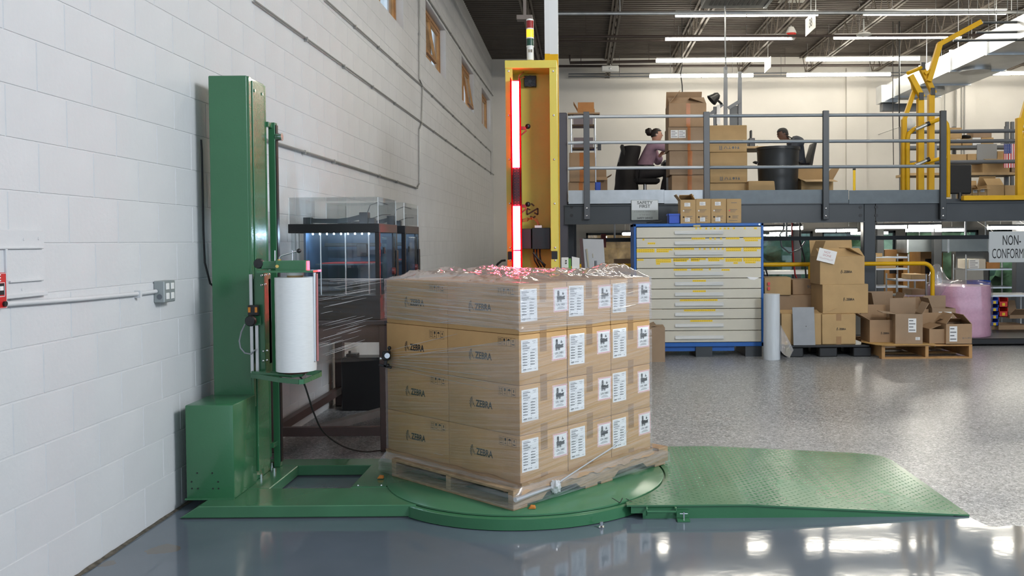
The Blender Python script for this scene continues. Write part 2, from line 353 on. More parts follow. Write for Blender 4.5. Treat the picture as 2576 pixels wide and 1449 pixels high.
# ---- back wall (upper painted, lower window band)
ZW0, ZW1 = -.05, 1.62
b = MB(); b.box(WX - .2, 14, YB, YB + .2, ZW1, ZC + .3); b.box(MEZX - .1, 14, YB, YB + .2, -1.1, ZW0); b.box(WX - .2, .15, YB, YB + .2, 0, ZW1)
for x in (1.9, 3.9, 6.0, 8.1, 10.2, 12.2): b.box(x - .12, x + .12, YB, YB + .2, ZW0, ZW1)
for px in (2152, 2425): x = P(px, 400, YB).x; b.box(x - .25, x + .25, YB - .1, YB, 1.9, ZC - .3)
struct(b.build('wall_back', backpaint))
edges = [.15, 1.9, 3.9, 6.0, 8.1, 10.2, 12.2, 14]
for i in range(len(edges) - 1):
    a0, a1 = edges[i] + (.12 if i else 0), edges[i + 1] - .12
    f = MB()
    for (u0, u1, v0, v1) in ((a0, a1, ZW0, ZW0 + .06), (a0, a1, ZW1 - .06, ZW1), (a0, a0 + .05, ZW0, ZW1), (a1 - .05, a1, ZW0, ZW1)): f.box(u0, u1, YB + .05, YB + .12, v0, v1)
    wo = struct(f.build('window_%d' % (i + 5), dgrey))
    f = MB(); f.box(a0 + .05, a1 - .05, YB + .08, YB + .09, ZW0 + .06, ZW1 - .06); f.build('pane', pane, wo)
b = MB(); b.box(14, 14.2, 7, YB, -1.1, ZC + .3); struct(b.build('wall_right', backpaint))
# ---- roof deck: corrugated sheet running across the room
b = MB(); pitch = .152; y = -1.0; prof = []
while y < YB:
    prof += [(y, ZC), (y + .05, ZC), (y + .075, ZC + .04), (y + .127, ZC + .04)]; y += pitch
vs = [(x, p[0], p[1]) for x in (WX - .1, 14) for p in prof]; n = len(prof)
b.add(vs, [(i, i + 1, n + i + 1, n + i) for i in range(n - 1)])
struct(b.build('ceiling', deckmat))
# a lit translucent roof panel
# ---- open web joists
def joist(x, label):
    t = thing('roof_joist', label, 'roof joist', (x, 3, 5.45), 0, 'roof joists under the corrugated deck')
    z0, z1 = 5.50, ZC - .005
    for nm, z in (('top_chord', z1 - .03), ('bottom_chord', z0)):
        b = MB()
        for s in (-.04, .04): b.box(x + s - .022, x + s + .022, 3, YB, z, z + .012); b.box(x + s * .5 - .004, x + s * .5 + .004, 3, YB, z, z + .05)
        b.build(nm, joistm, t)
    b = MB(); y = 3.0; up = False
    while y + .3 < YB:
        b.cyl((x, y, z1 if up else z0 + .02), (x, y + .3, z0 + .02 if up else z1), .011, 5); y += .3; up = not up
    b.build('web_rods', joistm, t, smooth=True)
jx = [-.95, .71, 2.35, 3.95, 5.6, 7.25, 8.9, 10.5]
jl = ['over the yellow tower', 'beside the white column', 'over the woman and stacked cartons', 'over the round black bin', 'over the mezzanine railing middle', 'left of the metal air duct', 'right of the metal air duct', 'farthest right under the roof']
for x, l in zip(jx, jl): joist(x, 'brown open web roof joist ' + l)
# main cross beams
for Y, l in ((12.9, 'nearest the camera'),):
    b = MB(); b.box(WX, 14, Y - .08, Y + .08, 5.36, 5.38); b.box(WX, 14, Y - .08, Y + .08, 5.66, 5.68); b.box(WX, 14, Y - .008, Y + .008, 5.38, 5.66)
    tag(b.build('roof_girder', joistm), 'long dark steel girder across the roof, ' + l, 'girder')
# sprinkler and conduit runs across
def crosspipe(py, Y, px0, px1, r, m, label, drop=False):
    a, c = P(px0, py, Y), P(px1, py - 4, Y); b = MB(); pts = [a, c]
    if drop: pts = [a + Vector((0, 0, .18)), a, c]
    b.tube(pts, r, 8); t = thing('roof_pipe', label, 'pipe', a, 0, 'pipes under the roof'); b.build('pipe', m, t, smooth=True)
    for f in (.12, .5, .88):
        p = a.lerp(c, f); b = MB(); b.cyl(p, (p.x, p.y, ZC + .01), .005, 5); b.build('hanger', m, t)
dpipe = mat('dark_pipe_paint', (.05, .035, .03), .5)
crosspipe(34, 14.6, 1404, 2700, .03, steel, 'galvanised conduit crossing the ceiling above the nearest lamps')
crosspipe(92, 17.0, 1404, 2700, .025, dpipe, 'dark sprinkler pipe crossing beneath the roof behind the second lamp row')
crosspipe(104, 18.0, 1404, 1990, .02, dpipe, 'thin dark pipe just under the sprinkler pipe')
crosspipe(158, 21.0, 1434, 1660, .035, dpipe, 'short dark pipe with elbow near the far wall', True)
crosspipe(167, 21.6, 1300, 2650, .03, dpipe, 'long dark pipe along the top of the far wall')
crosspipe(186, 22.3, 1430, 2500, .014, mgrey, 'thin grey conduit along the far wall')
crosspipe(193, 22.35, 1430, 2500, .014, mgrey, 'thin grey conduit directly below another conduit on the far wall')
crosspipe(57, 14.2, 2472, 2720, .022, dgrey, 'upper dark bar before the air duct at top right'); crosspipe(82, 14.2, 2455, 2720, .02, dgrey, 'middle dark bar before the air duct at top right'); crosspipe(102, 14.2, 2398, 2720, .022, dgrey, 'lower dark bar before the air duct at top right')
# ---- tube lamps
def lamp(x0, x1, Y, z, label, group, two=True, tilt=0.0, k=1, tmat=None):
    t = thing('tube_lamp', label, 'ceiling lamp', ((x0 + x1) / 2, Y, z - .03), 0, group)
    a, c = Vector((x0, Y, z)), Vector((x1, Y + tilt, z))
    b = MB(); b.bar(a + Vector((0, 0, .034 * k + .014)), c + Vector((0, 0, .034 * k + .014)), .10 * k, .026); b.build('housing', pvc if z > 3 else mgrey, t)
    mid = (a + c) / 2; d = (c - a).normalized() * .012
    for p, q in ((a, mid - d), (mid + d, c)):
        b = MB(); b.cyl(p, q, .034 * k, 10); b.build('tube', tmat or tubem, t, smooth=True)
    if two:
        for p in (a.lerp(c, .2), a.lerp(c, .8)):
            b = MB(); b.cyl(p + Vector((0, 0, .06)), Vector((p.x, p.y, ZC + .01 if z > 3 else ZDK)), .004, 4); b.build('hanger_wire', steel, t)
ZDK = P(1900, 478, 11.8).z - .23
rows = [(13.5, 'just out of the picture'), (15.4, 'in the nearest visible row'), (17.2, 'in the second row'), (19.3, 'in the third row'), (21.1, 'in the last row by the far wall')]
for Y, rl in rows:
    for X0, cl in ((1.66, 'left'), (4.88, 'middle'), (8.95, 'right')):
        lamp(X0, X0 + 2.43, Y, 5.27, 'lit white tube lamp hanging %s, %s column' % (rl, cl), 'ceiling tube lamps')
for Y, rl in ((9.6, 'over the cabinet side'), (7.2, 'over the ramp end'), (4.8, 'over the wrapping machine'), (2.4, 'above the camera side')):
    for X0, cl in ((-.6, 'left'), (3.6, 'middle'), (7.6, 'right'))[0 if Y > 6 else 1:]:  # unseen rows; left column added to brighten the far block wall
        lamp(X0, X0 + 2.43, Y, 5.27, 'lit white tube lamp %s, %s column, above the picture' % (rl, cl), 'ceiling tube lamps')
def plamp(px0, py0, px1, py1, Y, label):
    a, c = P(px0, py0, Y), P(px1, py1, Y); lamp(a.x, c.x, Y, (a.z + c.z) / 2, label, 'lamps under the mezzanine', tilt=-abs(py0 - py1) * Y * .0005 * 8, k=.75, tmat=lowtubem)
plamp(1922, 577, 2008, 572, 13.8, 'lit tube lamp under mezzanine directly right of blue cabinet')
plamp(1936, 588, 2000, 587, 17.5, 'small lit tube lamp under mezzanine behind hanging cables')
plamp(2052, 583, 2142, 578, 15.6, 'lit tube lamp under mezzanine above the open carton')
plamp(2140, 588, 2225, 585, 18.5, 'lit tube lamp crossing behind grey mezzanine column')
plamp(2200, 574, 2346, 568, 13.8, 'long lit tube lamp right of grey mezzanine column')
plamp(2278, 582, 2405, 577, 15.6, 'lit tube lamp left of the non conforming sign, lower row')
plamp(2484, 574, 2640, 572, 13.8, 'lit tube lamp right above the non conforming sign')
plamp(1568, 590, 1586, 587, 15.6, 'short lit tube lamp end left of blue cabinet')
# ================================================================ STRETCH WRAPPING MACHINE
ZB = .068; TC = Vector((-.327, 5.2, 0)); RD = .80
t = thing('stretch_wrapper', 'green stretch wrapping machine with tall mast, motor box and round turntable', 'machine', (-1.3, 5.0, 0))
b = MB()
b.prism([(-2.09, .006), (-.86, .006), (-.86, ZB), (-1.99, ZB)], 4.60, 4.93)
b.box(-2.06, -1.735, 4.93, 5.435, .006, ZB); b.box(-1.29, -.95, 4.93, 5.435, .006, ZB); b.box(-2.06, -.80, 5.435, 5.60, .006, ZB)
b.build('base_frame', green_worn, t, bevel=.004)
b = MB(); b.box(-2.08, -.9, 4.602, 4.92, 0, .006); b.box(-2.05, -.82, 5.44, 5.59, 0, .006); b.build('base_shim', dgrey, t)
b = MB(); b.prism([(-1.275, 4.94), (-1.09, 4.94), (-1.09, 5.43), (-1.275, 5.43)], ZB, ZB + .004, 'z'); cp = b.build('cover_plate', green_worn, t)
b = MB()
for x, y in ((-1.25, 4.96), (-1.12, 4.96)): b.ball((x, y, ZB + .004), .006, 8)
b.build('screw', chrome, cp, smooth=True)
b = MB(); b.box(-2.105, -1.85, 4.725, 5.06, ZB, .572); mbx = b.build('motor_box', green, t, bevel=.006, bseg=2, smooth=True)
b = MB()
for px, py in ((496, 1190), (534, 1190), (482, 1212), (549, 1212), (483, 1229), (498, 1229), (536, 1229), (550, 1229)):
    p = P(px, py, 4.725); b.cyl((p.x, 4.7255, p.z), (p.x, 4.7235, p.z), .0045, 8)
b.build('vent_holes', black, mbx)
b = MB(); b.box(-2.11, -1.85, 4.715, 4.735, ZB, ZB + .008); b.build('box_lip', green, mbx)
b = MB(); b.box(-2.083, -1.868, 5.05, 5.335, ZB, 2.372); mast = b.build('mast', green, t, bevel=.004)
X = -1.868
b = MB(); b.box(X, X + .012, 5.052, 5.085, .5, 2.368); b.box(X, X + .008, 5.31, 5.335, .15, 2.36); b.build('mast_flange', green, mast)
b = MB(); b.box(X, X + .016, 5.10, 5.285, .12, 2.352); mc = b.build('mast_cover', green, mast, bevel=.003)
b = MB()
for y in (5.13, 5.25): b.cyl((X + .015, y, 2.30), (X + .021, y, 2.30), .009, 10)
b.build('bolt', chrome, mc, smooth=True)
b = MB(); b.box(-1.872, -1.832, 5.40, 5.445, ZB, 2.155); b.box(-1.87, -1.845, 5.33, 5.40, 2.12, 2.15); b.box(-1.87, -1.845, 5.33, 5.40, .20, .23); gp = b.build('guide_post', green, t, bevel=.003)
b = MB(); b.cyl((-1.832, 5.42, 2.07), (-1.795, 5.42, 2.07), .024, 16); b.build('pulley', chrome, gp, smooth=True)
b = MB(); b.box(-1.832, -1.826, 5.405, 5.44, .1, 2.14); b.build('guide_slot', black, gp)
for px, py in ((667, 1180), (684, 1168), (657, 1198), (690, 1182)):
    p = G(px, py, .08); b = MB(); b.cyl(p + Vector((0, 0, -.02)), p + Vector((0, 0, .012)), .012, 8); b.build('bolt', chrome, t, smooth=True)
# turntable
b = MB(); b.lathe([(RD + .03, 0.004), (RD + .03, .058), (RD + .022, .062), (RD - .1, .062)], TC, 96); b.build('turntable_base', green, t, smooth=True)
b = MB(); b.lathe([(RD - .05, .062), (RD - .006, .062), (RD - .006, .066)], TC, 96); b.build('turntable_gap', black, t)
b = MB(); b.lathe([(0, .0655), (RD, .0655), (RD, .073), (RD - .003, .075), (0, .075)], TC, 96); td = b.build('turntable_disc', green_worn, t, smooth=True)
b = MB()
for p, q in (((1540, 1253), (1560, 1265)), ((1560, 1265), (1566, 1253)), ((1575, 1254), (1590, 1262))): b.bar(G(*p, z=.0755), G(*q, z=.0755), .004, .001)
b.build('paint_mark', ink, td)
# carriage
cg = MB()
p0 = P(640, 680, 4.99); p1 = P(668, 942, 4.99)
cg.box(p0.x, p1.x, 4.99, 5.00, p1.z, p0.z); cg.box(p1.x - .008, p1.x, 5.00, 5.10, p1.z, p0.z); cg.box(-1.85, p1.x, 5.06, 5.10, p1.z + .05, p0.z - .05)
car = cg.build('carriage_plate', green, t, bevel=.002)
b = MB()
for px, py in ((658, 693), (667, 692), (676, 690), (658, 717), (667, 715), (662, 884), (672, 882), (662, 908), (672, 906)): p = P(px, py, 4.985); b.ball(p, .007, 8)
b.build('bolt', chrome, car, smooth=True)
for a, c_ in (((632, 690), (634, 938)), ((645, 818), (647, 935))):
    b = MB(); b.box(P(a[0] - 4, 700, 4.98).x, P(a[0] + 4, 700, 4.98).x, 4.97, 4.985, P(*c_, 4.98).z, P(*a, 4.98).z); b.build('slide_rail', alum, car, bevel=.001)
b = MB(); x0, x1, z0, z1 = pb(623, 768, 649, 794, 4.95); b.box(x0, x1, 4.95, 4.975, z0, z1); sw = b.build('switch_plate', black, car, bevel=.002)
for px in (627, 644):
    b = MB(); x0, x1, z0, z1 = pb(px - 3, 773, px + 3, 786, 4.948); b.box(x0, x1, 4.947, 4.951, z0, z1); b.build('orange_lens', mat('orange_plastic', (.75, .25, .02), .35), sw)
b = MB(); x0, x1, z0, z1 = pb(612, 795, 655, 818, 4.965); b.box(x0, x1, 4.962, 4.98, z0, z1); b.build('knob_bracket', green, car)
def knob(c, r, parent):
    b = MB(); b.lathe([(0, -.02), (r * .6, -.02), (r * .85, -.008), (r, .0), (r * .97, .016), (r * .8, .024), (0, .026)], (0, 0, 0), 14, M=Matrix.Translation(c) @ Matrix.Rotation(R(90), 4, 'X'))
    return b.build('knob', black, parent, smooth=True)
knob(P(632, 807, 4.93), .031, car); knob(P(653, 663, 4.90), .029, car)
b = MB(); b.tube([P(*q, 4.95) for q in ((617, 815), (607, 835), (602, 858), (605, 875), (616, 888), (632, 891), (641, 880))], .004, 6); b.build('control_cable', mat('grey_cable', (.3, .3, .32), .5), car, smooth=True)
arm = MB(); xa, xb, z0, z1 = pb(660, 657, 706, 682, 4.90); arm.box(xa, xb, 4.88, 4.95, z0 + .01, z1); xa, xc, z0, z1 = pb(705, 655, 774, 682, 4.87); arm.box(xb - .01, xc, 4.84, 4.91, z0, z1)
ar = arm.build('top_arm', green, t, bevel=.004)
b = MB(); x0, x1, z0, z1 = pb(655, 680, 796, 685, 4.86); b.box(x0, x1, 4.80, 4.95, z0, z1); b.build('arm_plate', green, ar)
b = MB(); p = P(703, 655, 4.87); b.tube([p, P(703, 648, 4.87), P(709, 643, 4.87), P(748, 632, 4.87)], .0045, 8); b.cyl(P(692, 630, 4.87), P(692, 656, 4.87), .004, 8); b.cyl(P(736, 630, 4.87), P(736, 656, 4.87), .004, 8); lv = b.build('lever', chrome, ar, smooth=True)
b = MB(); b.ball(P(752, 631, 4.87), .013, 12); b.build('lever_ball', black, lv, smooth=True)
b = MB(); b.cyl(P(703, 657, 4.87), P(703, 652, 4.87), .01, 8); b.cyl(P(697, 670, 4.84), P(697, 670, 4.832), .009, 10); b.build('bolt', mat('brass', (.6, .4, .12), .35, .8), ar, smooth=True)
# film roll (own thing)
RC = Vector((P(744, 810, 4.88).x, 4.88, 0)); zt, zb = P(744, 697, 4.88).z, P(744, 931, 4.88).z; rr = .1075
fr = thing('film_roll', 'white stretch film roll on the carriage of green mast', 'film roll', (RC.x, RC.y, zb))
wf = mat('wound_stretch_film', (.74, .75, .74), .28, var=.03, scale=30, stretch=(1, 1, 6), coat=.3)
b = MB(); n = 24; prof = [(.036, zb), (rr, zb)] + [(rr + .0003 * math.sin(i * 2.1), zb + (zt - zb) * i / n) for i in range(n + 1)] + [(rr, zt), (.036, zt)]
b.lathe([(r_, z) for r_, z in prof], RC, 40); b.build('wound_film', wf, fr, smooth=True)
b = MB(); b.lathe([(.03, zb - .012), (.042, zb - .012), (.042, zt + .024), (.030, zt + .024), (.030, zb - .012)], RC, 24); b.build('paper_core', kraft, fr, smooth=True)
b = MB(); b.cyl((RC.x, RC.y, zt + .01), (RC.x, RC.y, zt + .034), .046, 20); b.build('core_cap', pvc, ar, smooth=True)
b = MB(); b.cyl(P(791, 686, 4.86), P(793, 908, 4.86), .0085, 12); b.build('dancer_bar', chrome, ar, smooth=True)
b = MB(); b.cyl(P(797, 688, 4.88), P(799, 908, 4.88), .006, 10); b.build('dancer_reflection', mat('pink_reflection', (.5, .2, .2), .3), ar, smooth=True)  # pink rod stands for the red reflection in the dancer bar
# lower guard
b = MB(); zg = P(700, 945, 4.95).z
lp = [P(632, 946, 4.97), P(700, 955, 4.80), P(752, 963, 4.72), P(764, 960, 4.73), P(808, 934, 5.0), P(808, 927, 5.05), P(770, 927, 5.05)]
lp = [Vector((p.x, p.y, zg)) for p in lp]
for p, q in zip(lp, lp[1:]): b.bar(p, q, .006, .026)
lg = b.build('guard_loop', green, t)
b = MB(); b.prism([(P(640, 940, 5.0).x, 4.98), (RC.x + .04, 4.90), (RC.x + .045, 4.84), (RC.x, 4.80), (P(640, 940, 5.0).x, 4.95)], zb - .03, zb - .014, 'z'); b.bar(Vector((RC.x - .1, 5.0, zb - .03)), Vector((RC.x, 4.88, zb - .03)), .03, .01); b.build('roll_plate', green, t, bevel=.002)
b = MB(); b.cyl((RC.x, RC.y, zb - .016), (RC.x, RC.y, zb - .001), .06, 20); b.build('roll_seat', mat('brown_phenolic', (.12, .04, .03), .4), t, smooth=True)
# cord from carriage
b = MB(); pts = [P(745, 935, 4.95), P(765, 965, 4.98), P(790, 1040, 5.15), P(815, 1088, 5.4), P(862, 1122, 5.66), P(915, 1136, 5.85), P(972, 1132, 5.98), Vector((-.9, 6.2, .006)), Vector((-.4, 6.4, .006))]
from mathutils.geometry import interpolate_bezier
sm = []
for i in range(len(pts) - 1):
    a = pts[max(i - 1, 0)]; p, q = pts[i], pts[i + 1]; c_ = pts[min(i + 2, len(pts) - 1)]
    sm += interpolate_bezier(p, p + (q - a) / 6, q - (c_ - p) / 6, q, 7)[:-1]
sm.append(pts[-1])
for p in sm: p.z = max(p.z, .006)
b.tube(sm, .005, 8); tag(b.build('power_cord', rubber, smooth=True), 'black power cord hanging below the film carriage to the floor', 'cord')
# black hose on the wall beside the mast
b = MB(); b.tube([(-2.15, 5.10, 2.02), (-2.155, 5.12, 1.95), (-2.155, 5.12, 1.5), (-2.15, 5.12, 1.32), (-2.13, 5.14, 1.2), (-2.085, 5.2, 1.14)], .006, 8); tag(b.build('hose', rubber, smooth=True), 'black hose on white block wall behind green mast', 'hose')
# ---- ramp
rp = thing('loading_ramp', 'green diamond plate loading ramp beside the turntable', 'ramp', (1.1, 5.2, 0))
Y0, Y1, XC, XT = 4.55, 5.85, .85, 1.985
a0 = math.asin((4.607 - 5.2) / .812)
arc = [(TC.x + .812 * math.cos(a0 + (-2 * a0) * i / 30), TC.y + .812 * math.sin(a0 + (-2 * a0) * i / 30)) for i in range(31)]
poly = [(XC, Y1), (.228, Y1)] + arc[::-1] + [(.228, Y0), (XC, Y0)]
b = MB(); b.prism(poly, .064, .072, 'z'); zs3 = lambda x: .064 - (x - XC) / (XT - XC) * .063
sl = [(XC, Y0), (XT, Y0), (XT, Y1 - .16), (XT - .03, Y1 - .06), (XT - .10, Y1 - .015), (XT - .2, Y1), (XC, Y1)]; k7 = len(sl)
b.add([(x, y, zs3(x)) for x, y in sl] + [(x, y, zs3(x) + .008) for x, y in sl], [tuple(range(k7 - 1, -1, -1)), tuple(range(k7, 2 * k7))] + [(i, (i + 1) % k7, (i + 1) % k7 + k7, i + k7) for i in range(k7)])
b.build('tread_plate', green_worn, rp)
for yy in (Y0 + .012, Y1 - .012):
    b = MB(); b.prism([(.25, .028), (.31, .028), (.31, 0), (XT - .08, 0), (XT - .08, .006), (XC, .064), (.25, .064)], yy - .006, yy + .006); b.build('side_panel', green, rp)
zr = lambda x: .072 if x < XC else .072 - (x - XC) / (XT - XC) * .064
lug = MB(); i = 0; y = Y0 + .02
while y < Y1 - .01:
    x = .25 + (0 if i % 2 else .026); j = 0
    while x < XT - .02:
        if (x - TC.x) ** 2 + (y - TC.y) ** 2 > .83 ** 2 and (x - XT) + (y - Y1) < -.13:
            a = R(40) if (i + j) % 2 else R(-40); z = zr(x); l, w2 = .014, .0052; dx, dy = math.cos(a), math.sin(a)
            lug.add([(x - dx * l, y - dy * l, z), (x - dy * w2, y + dx * w2, z), (x + dx * l, y + dy * l, z), (x + dy * w2, y - dx * w2, z), (x, y, z + .0030)], [(0, 1, 4), (1, 2, 4), (2, 3, 4), (3, 0, 4)])
        x += .052; j += 1
    y += .026; i += 1
o = lug.build('tread_lugs', green_worn, rp); o['kind'] = 'stuff'
b = MB(); yh = Y0 - .03; zh = .046
xa, xb = P(1628, 1283, yh).x, P(1700, 1283, yh).x
b.tube([(xa, Y0 + .01, .062), (xa, yh, .058), (xa, yh, zh), (xb, yh, zh), (xb, yh, .058), (xb, Y0 + .01, .062)], .006, 8); b.cyl((xa, yh, .06), (xa, Y0, .02), .004, 6); b.cyl((xb, yh, .06), (xb, Y0, .02), .004, 6)
b.build('handle', green, rp, smooth=True)
xk = P(1720, 1318, Y0 - .03).x
b = MB(); b.box(xk - .035, xk + .03, Y0 - .06, Y0 + .01, .0, .008); b.box(xk - .035, xk + .03, Y0 - .01, Y0 - .002, .008, .045); b.build('foot_bracket', green, rp, bevel=.001)
b = MB(); b.cyl((xk, Y0 - .035, .004), (xk, Y0 - .035, .045), .005, 8); b.cyl((xk - .02, Y0 - .035, .036), (xk + .02, Y0 - .035, .036), .003, 6); b.build('levelling_bolt', chrome, rp, smooth=True)
b = MB(); p = G(1513, 1328); b.lathe([(0, 0), (.016, 0), (.018, .004), (.010, .012), (.010, .03), (0, .03)], (p.x, 4.42, 0), 12); tag(b.build('levelling_foot', chrome, smooth=True), 'small bright levelling foot at front of turntable', 'foot')

# ================================================================ PALLET LOAD
TH = R(47.4); U = Vector((math.cos(TH), math.sin(TH), 0)); V = Vector((-U.y, U.x, 0)); NC = Vector((-.312, 4.50, 0))
ML = Matrix.Translation(NC) @ Matrix.Rotation(TH, 4, 'Z')
def LW(x, y, z): return ML @ Vector((x, y, z))
BW, BD, BHt, Z0 = .3555, .568, .2565, .185
PX0, PX1, PY0, PY1 = -.058, 1.225, -.008, 1.02
# wooden pallet
pl = thing('wooden_pallet', 'weathered wooden pallet under the wrapped cartons on turntable', 'pallet', NC + Vector((0, 0, .075)), TH)
def lbox(x0, x1, y0, y1, z0, z1, name, m, parent, bevel=0.0):
    b = MB(); b.box(x0, x1, y0, y1, z0, z1, 0, ML); return b.build(name, m, parent, bevel=bevel)
zp = .075; bt = .016
for i in range(7): x = PX0 + (PX1 - PX0 - .09) * i / 6; lbox(x, x + .09, PY0, PY1, Z0 - .006 - bt, Z0 - .006, 'deck_board', wood, pl, .002)
for y in (PY0, (PY0 + PY1) / 2 - .02, PY1 - .04):
    b = MB(); L_ = PX1 - PX0; h0, h1 = zp + bt, Z0 - .006 - bt
    pr = [(PX0, h0), (PX0 + L_ * .16, h0), (PX0 + L_ * .19, h0 + .03), (PX0 + L_ * .36, h0 + .03), (PX0 + L_ * .39, h0), (PX0 + L_ * .61, h0), (PX0 + L_ * .64, h0 + .03), (PX0 + L_ * .81, h0 + .03), (PX0 + L_ * .84, h0), (PX1, h0), (PX1, h1), (PX0, h1)]
    b.prism(pr, y, y + .04, 'y', 0, ML); b.build('stringer', wood, pl, bevel=.002)
for f in (0, .42, .52, .9):
    x = PX0 + L_ * f; lbox(x, x + .10, PY0, PY1, zp, zp + bt, 'bottom_board', wood, pl, .002)
# cardboard sheet with crumpled hanging rim
b = MB(); nn = 150; per = []
def rect_path(x0, x1, y0, y1, n, rad=.012):
    seg = [((x0, y1), (x0, y0)), ((x0, y0), (x1, y0)), ((x1, y0), (x1, y1)), ((x1, y1), (x0, y1))]; L_ = [math.dist(*s_) for s_ in seg]; T = sum(L_); out = []
    for i in range(n):
        d = T * i / n; k = 0
        while d > L_[k]: d -= L_[k]; k += 1
        (ax, ay), (bx, by) = seg[k]; f = d / L_[k]; out.append((ax + (bx - ax) * f, ay + (by - ay) * f, T * i / n))
    return out, T
rp_, T_ = rect_path(-.006, 3 * BW + .006, -.006, 2 * BD + .006, nn); vs = []
cx, cy = 1.5 * BW, BD
for (x, y, d) in rp_:
    nx, ny = (x - cx), (y - cy); q = max(abs(nx) / cx, abs(ny) / cy); ox = 1 if abs(abs(nx) - cx) < .02 else 0; oy = 1 if abs(abs(ny) - cy) < .02 else 0
    sgx, sgy = (1 if nx > 0 else -1) * ox, (1 if ny > 0 else -1) * oy
    h = .030 + .028 * noise.noise((d * 5, 0, 3)) + .012 * noise.noise((d * 17, 5, 3)); w_ = .012 * noise.noise((d * 9, 9, 1))
    for zz, of in ((Z0 + .022 + .018 * noise.noise((d * 7, 2, 2)), .004 + abs(w_)), (Z0 - .004, .001), (Z0 - h, .010 + w_)): vs.append(LW(x + sgx * of, y + sgy * of, zz))
fs = [(i * 3 + k, i * 3 + k + 1, ((i + 1) % nn) * 3 + k + 1, ((i + 1) % nn) * 3 + k) for i in range(nn) for k in (0, 1)] + [tuple(i * 3 + 1 for i in range(nn))]
b.add(vs, fs); tag(b.build('cardboard_sheet', kraft3), 'crumpled cardboard sheet sticking out between cartons and wooden pallet', 'cardboard')
# carton parts (shared meshes, local frame: label face at -y, logo face at -x)
def face_mb(sx):  # collects flat print in a local x/z plane facing -y
    return MB()
EPS = .0006
def label_ship(w_=.118, h_=.165):
    b = MB(); b.box(-w_ / 2, w_ / 2, -EPS, 0, -h_ / 2, h_ / 2, 0); y = -EPS - .0002
    def bar(x0, x1, z, h, mi=1): b.quad((x0, y, z - h / 2), (x1, y, z - h / 2), (x1, y, z + h / 2), (x0, y, z + h / 2), mi)
    L0 = -w_ / 2 + .009; z = h_ / 2 - .010
    for wd, hh in ((.040, .0022), (.052, .0040), (.030, .0022), (.034, .0044), (.056, .0018), (.050, .0042)): bar(L0, L0 + wd, z, hh, 1); z -= .0068
    bar(.020, .045, h_ / 2 - .011, .0022); bar(.026, .040, h_ / 2 - .020, .0018)
    for zz in (z + .001, z - .008): bar(L0, w_ / 2 - .010, zz, .0006)
    for xx in (L0, -.006, .012, w_ / 2 - .0106): b.quad((xx, y, z - .008), (xx + .0006, y, z - .008), (xx + .0006, y, z + .001), (xx, y, z + .001), 1)
    bar(L0 + .004, -.012, z - .0035, .003); bar(.018, .042, z - .0035, .003)
    z -= .016
    for r_ in range(5):
        bar(L0, L0 + .020, z, .0016); bar(L0, L0 + .033, z - .0042, .0036, 2); bar(-.012, -.006, z + .001, .0012)
        bar(.004, .022, z + .001, .0016); bar(.004, .036, z - .0032, .0036, 2); bar(.040, .048, z + .002, .001); z -= .0146
    for xx, zz in ((L0, z), (.004, z + .001), (L0, z - .013), (.004, z - .013)): bar(xx, xx + .006, zz, .0026)
    zb_ = -h_ / 2 + .014; bar(L0 + .003, L0 + .026, zb_, .0045, 2); bar(L0 + .003, L0 + .022, zb_ - .006, .002)
    for i in range(7): bar(-.018 + i * .0045, -.0155 + i * .0045, zb_, .008 if i % 2 else .005, 1)
    bar(.034, .046, zb_ - .003, .002)
    return mesh_only(b, 'shipping_label', [white, greyink, ink])
def label_un(w_=.112, h_=.128):
    b = MB(); b.box(-w_ / 2, w_ / 2, -EPS, 0, -h_ / 2, h_ / 2, 0); y = -EPS - .0002; e = .0075
    def poly(pts, mi): b.add([(p[0], y, p[1]) for p in pts], [tuple(range(len(pts)))], mi)
    n = 13
    for i in range(n):
        x = -w_ / 2 + .002 + i * (w_ - .004) / n; s_ = (w_ - .004) / n
        for za, zb_ in ((h_ / 2 - e, h_ / 2 - .001), (-h_ / 2 + .001, -h_ / 2 + e)): poly([(x, za), (x + s_ * .5, za), (x + s_ * .9, zb_), (x + s_ * .4, zb_)], 1)
    n = 14
    for i in range(n):
        z = -h_ / 2 + e + .001 + i * (h_ - 2 * e - .002) / n; s_ = (h_ - 2 * e) / n
        for xa, xb in ((-w_ / 2 + .001, -w_ / 2 + e), (w_ / 2 - e, w_ / 2 - .001)): poly([(xa, z), (xb, z + s_ * .4), (xb, z + s_ * .9), (xa, z + s_ * .5)], 1)
    # battery, broken cells, flame
    poly([(-.026, .020), (-.010, .020), (-.010, .044), (-.012, .046), (-.024, .046), (-.026, .044)], 2)
    poly([(-.022, .0462), (-.014, .0462), (-.014, .048), (-.022, .048)], 2)
    poly([(-.030, .020), (.006, .020), (.010, .016), (.030, .020), (.033, .015), (.028, .010), (.033, .006), (.030, .000), (.008, -.001), (.004, -.004), (-.028, -.003)], 2)
    for x in (-.028, -.020, -.008, .000): poly([(x, -.003), (x + .006, -.004), (x + .0055, -.011), (x + .003, -.014), (x, -.010)], 2)
    poly([(.012, .024), (.022, .024), (.026, .029), (.023, .034), (.021, .031), (.018, .042), (.013, .034), (.011, .029)], 2)
    poly([(.014, .024), (.020, .024), (.017, .031)], 0)
    poly([(-.0235, .026), (-.0125, .026), (-.0125, .028), (-.0235, .028)], 0)
    b.text('UN 3481', (0, y, -.027), (1, 0, 0), (0, 0, 1), .0175, 2, .012)
    for i, (wd, z) in enumerate(((.034, -.039), (.050, -.0425), (.058, -.046), (.058, -.0492))): poly([(-wd / 2, z), (wd / 2, z), (wd / 2, z + .0014), (-wd / 2, z + .0014)], 3)
    return mesh_only(b, 'hazard_label', [white, redink, ink, greyink])
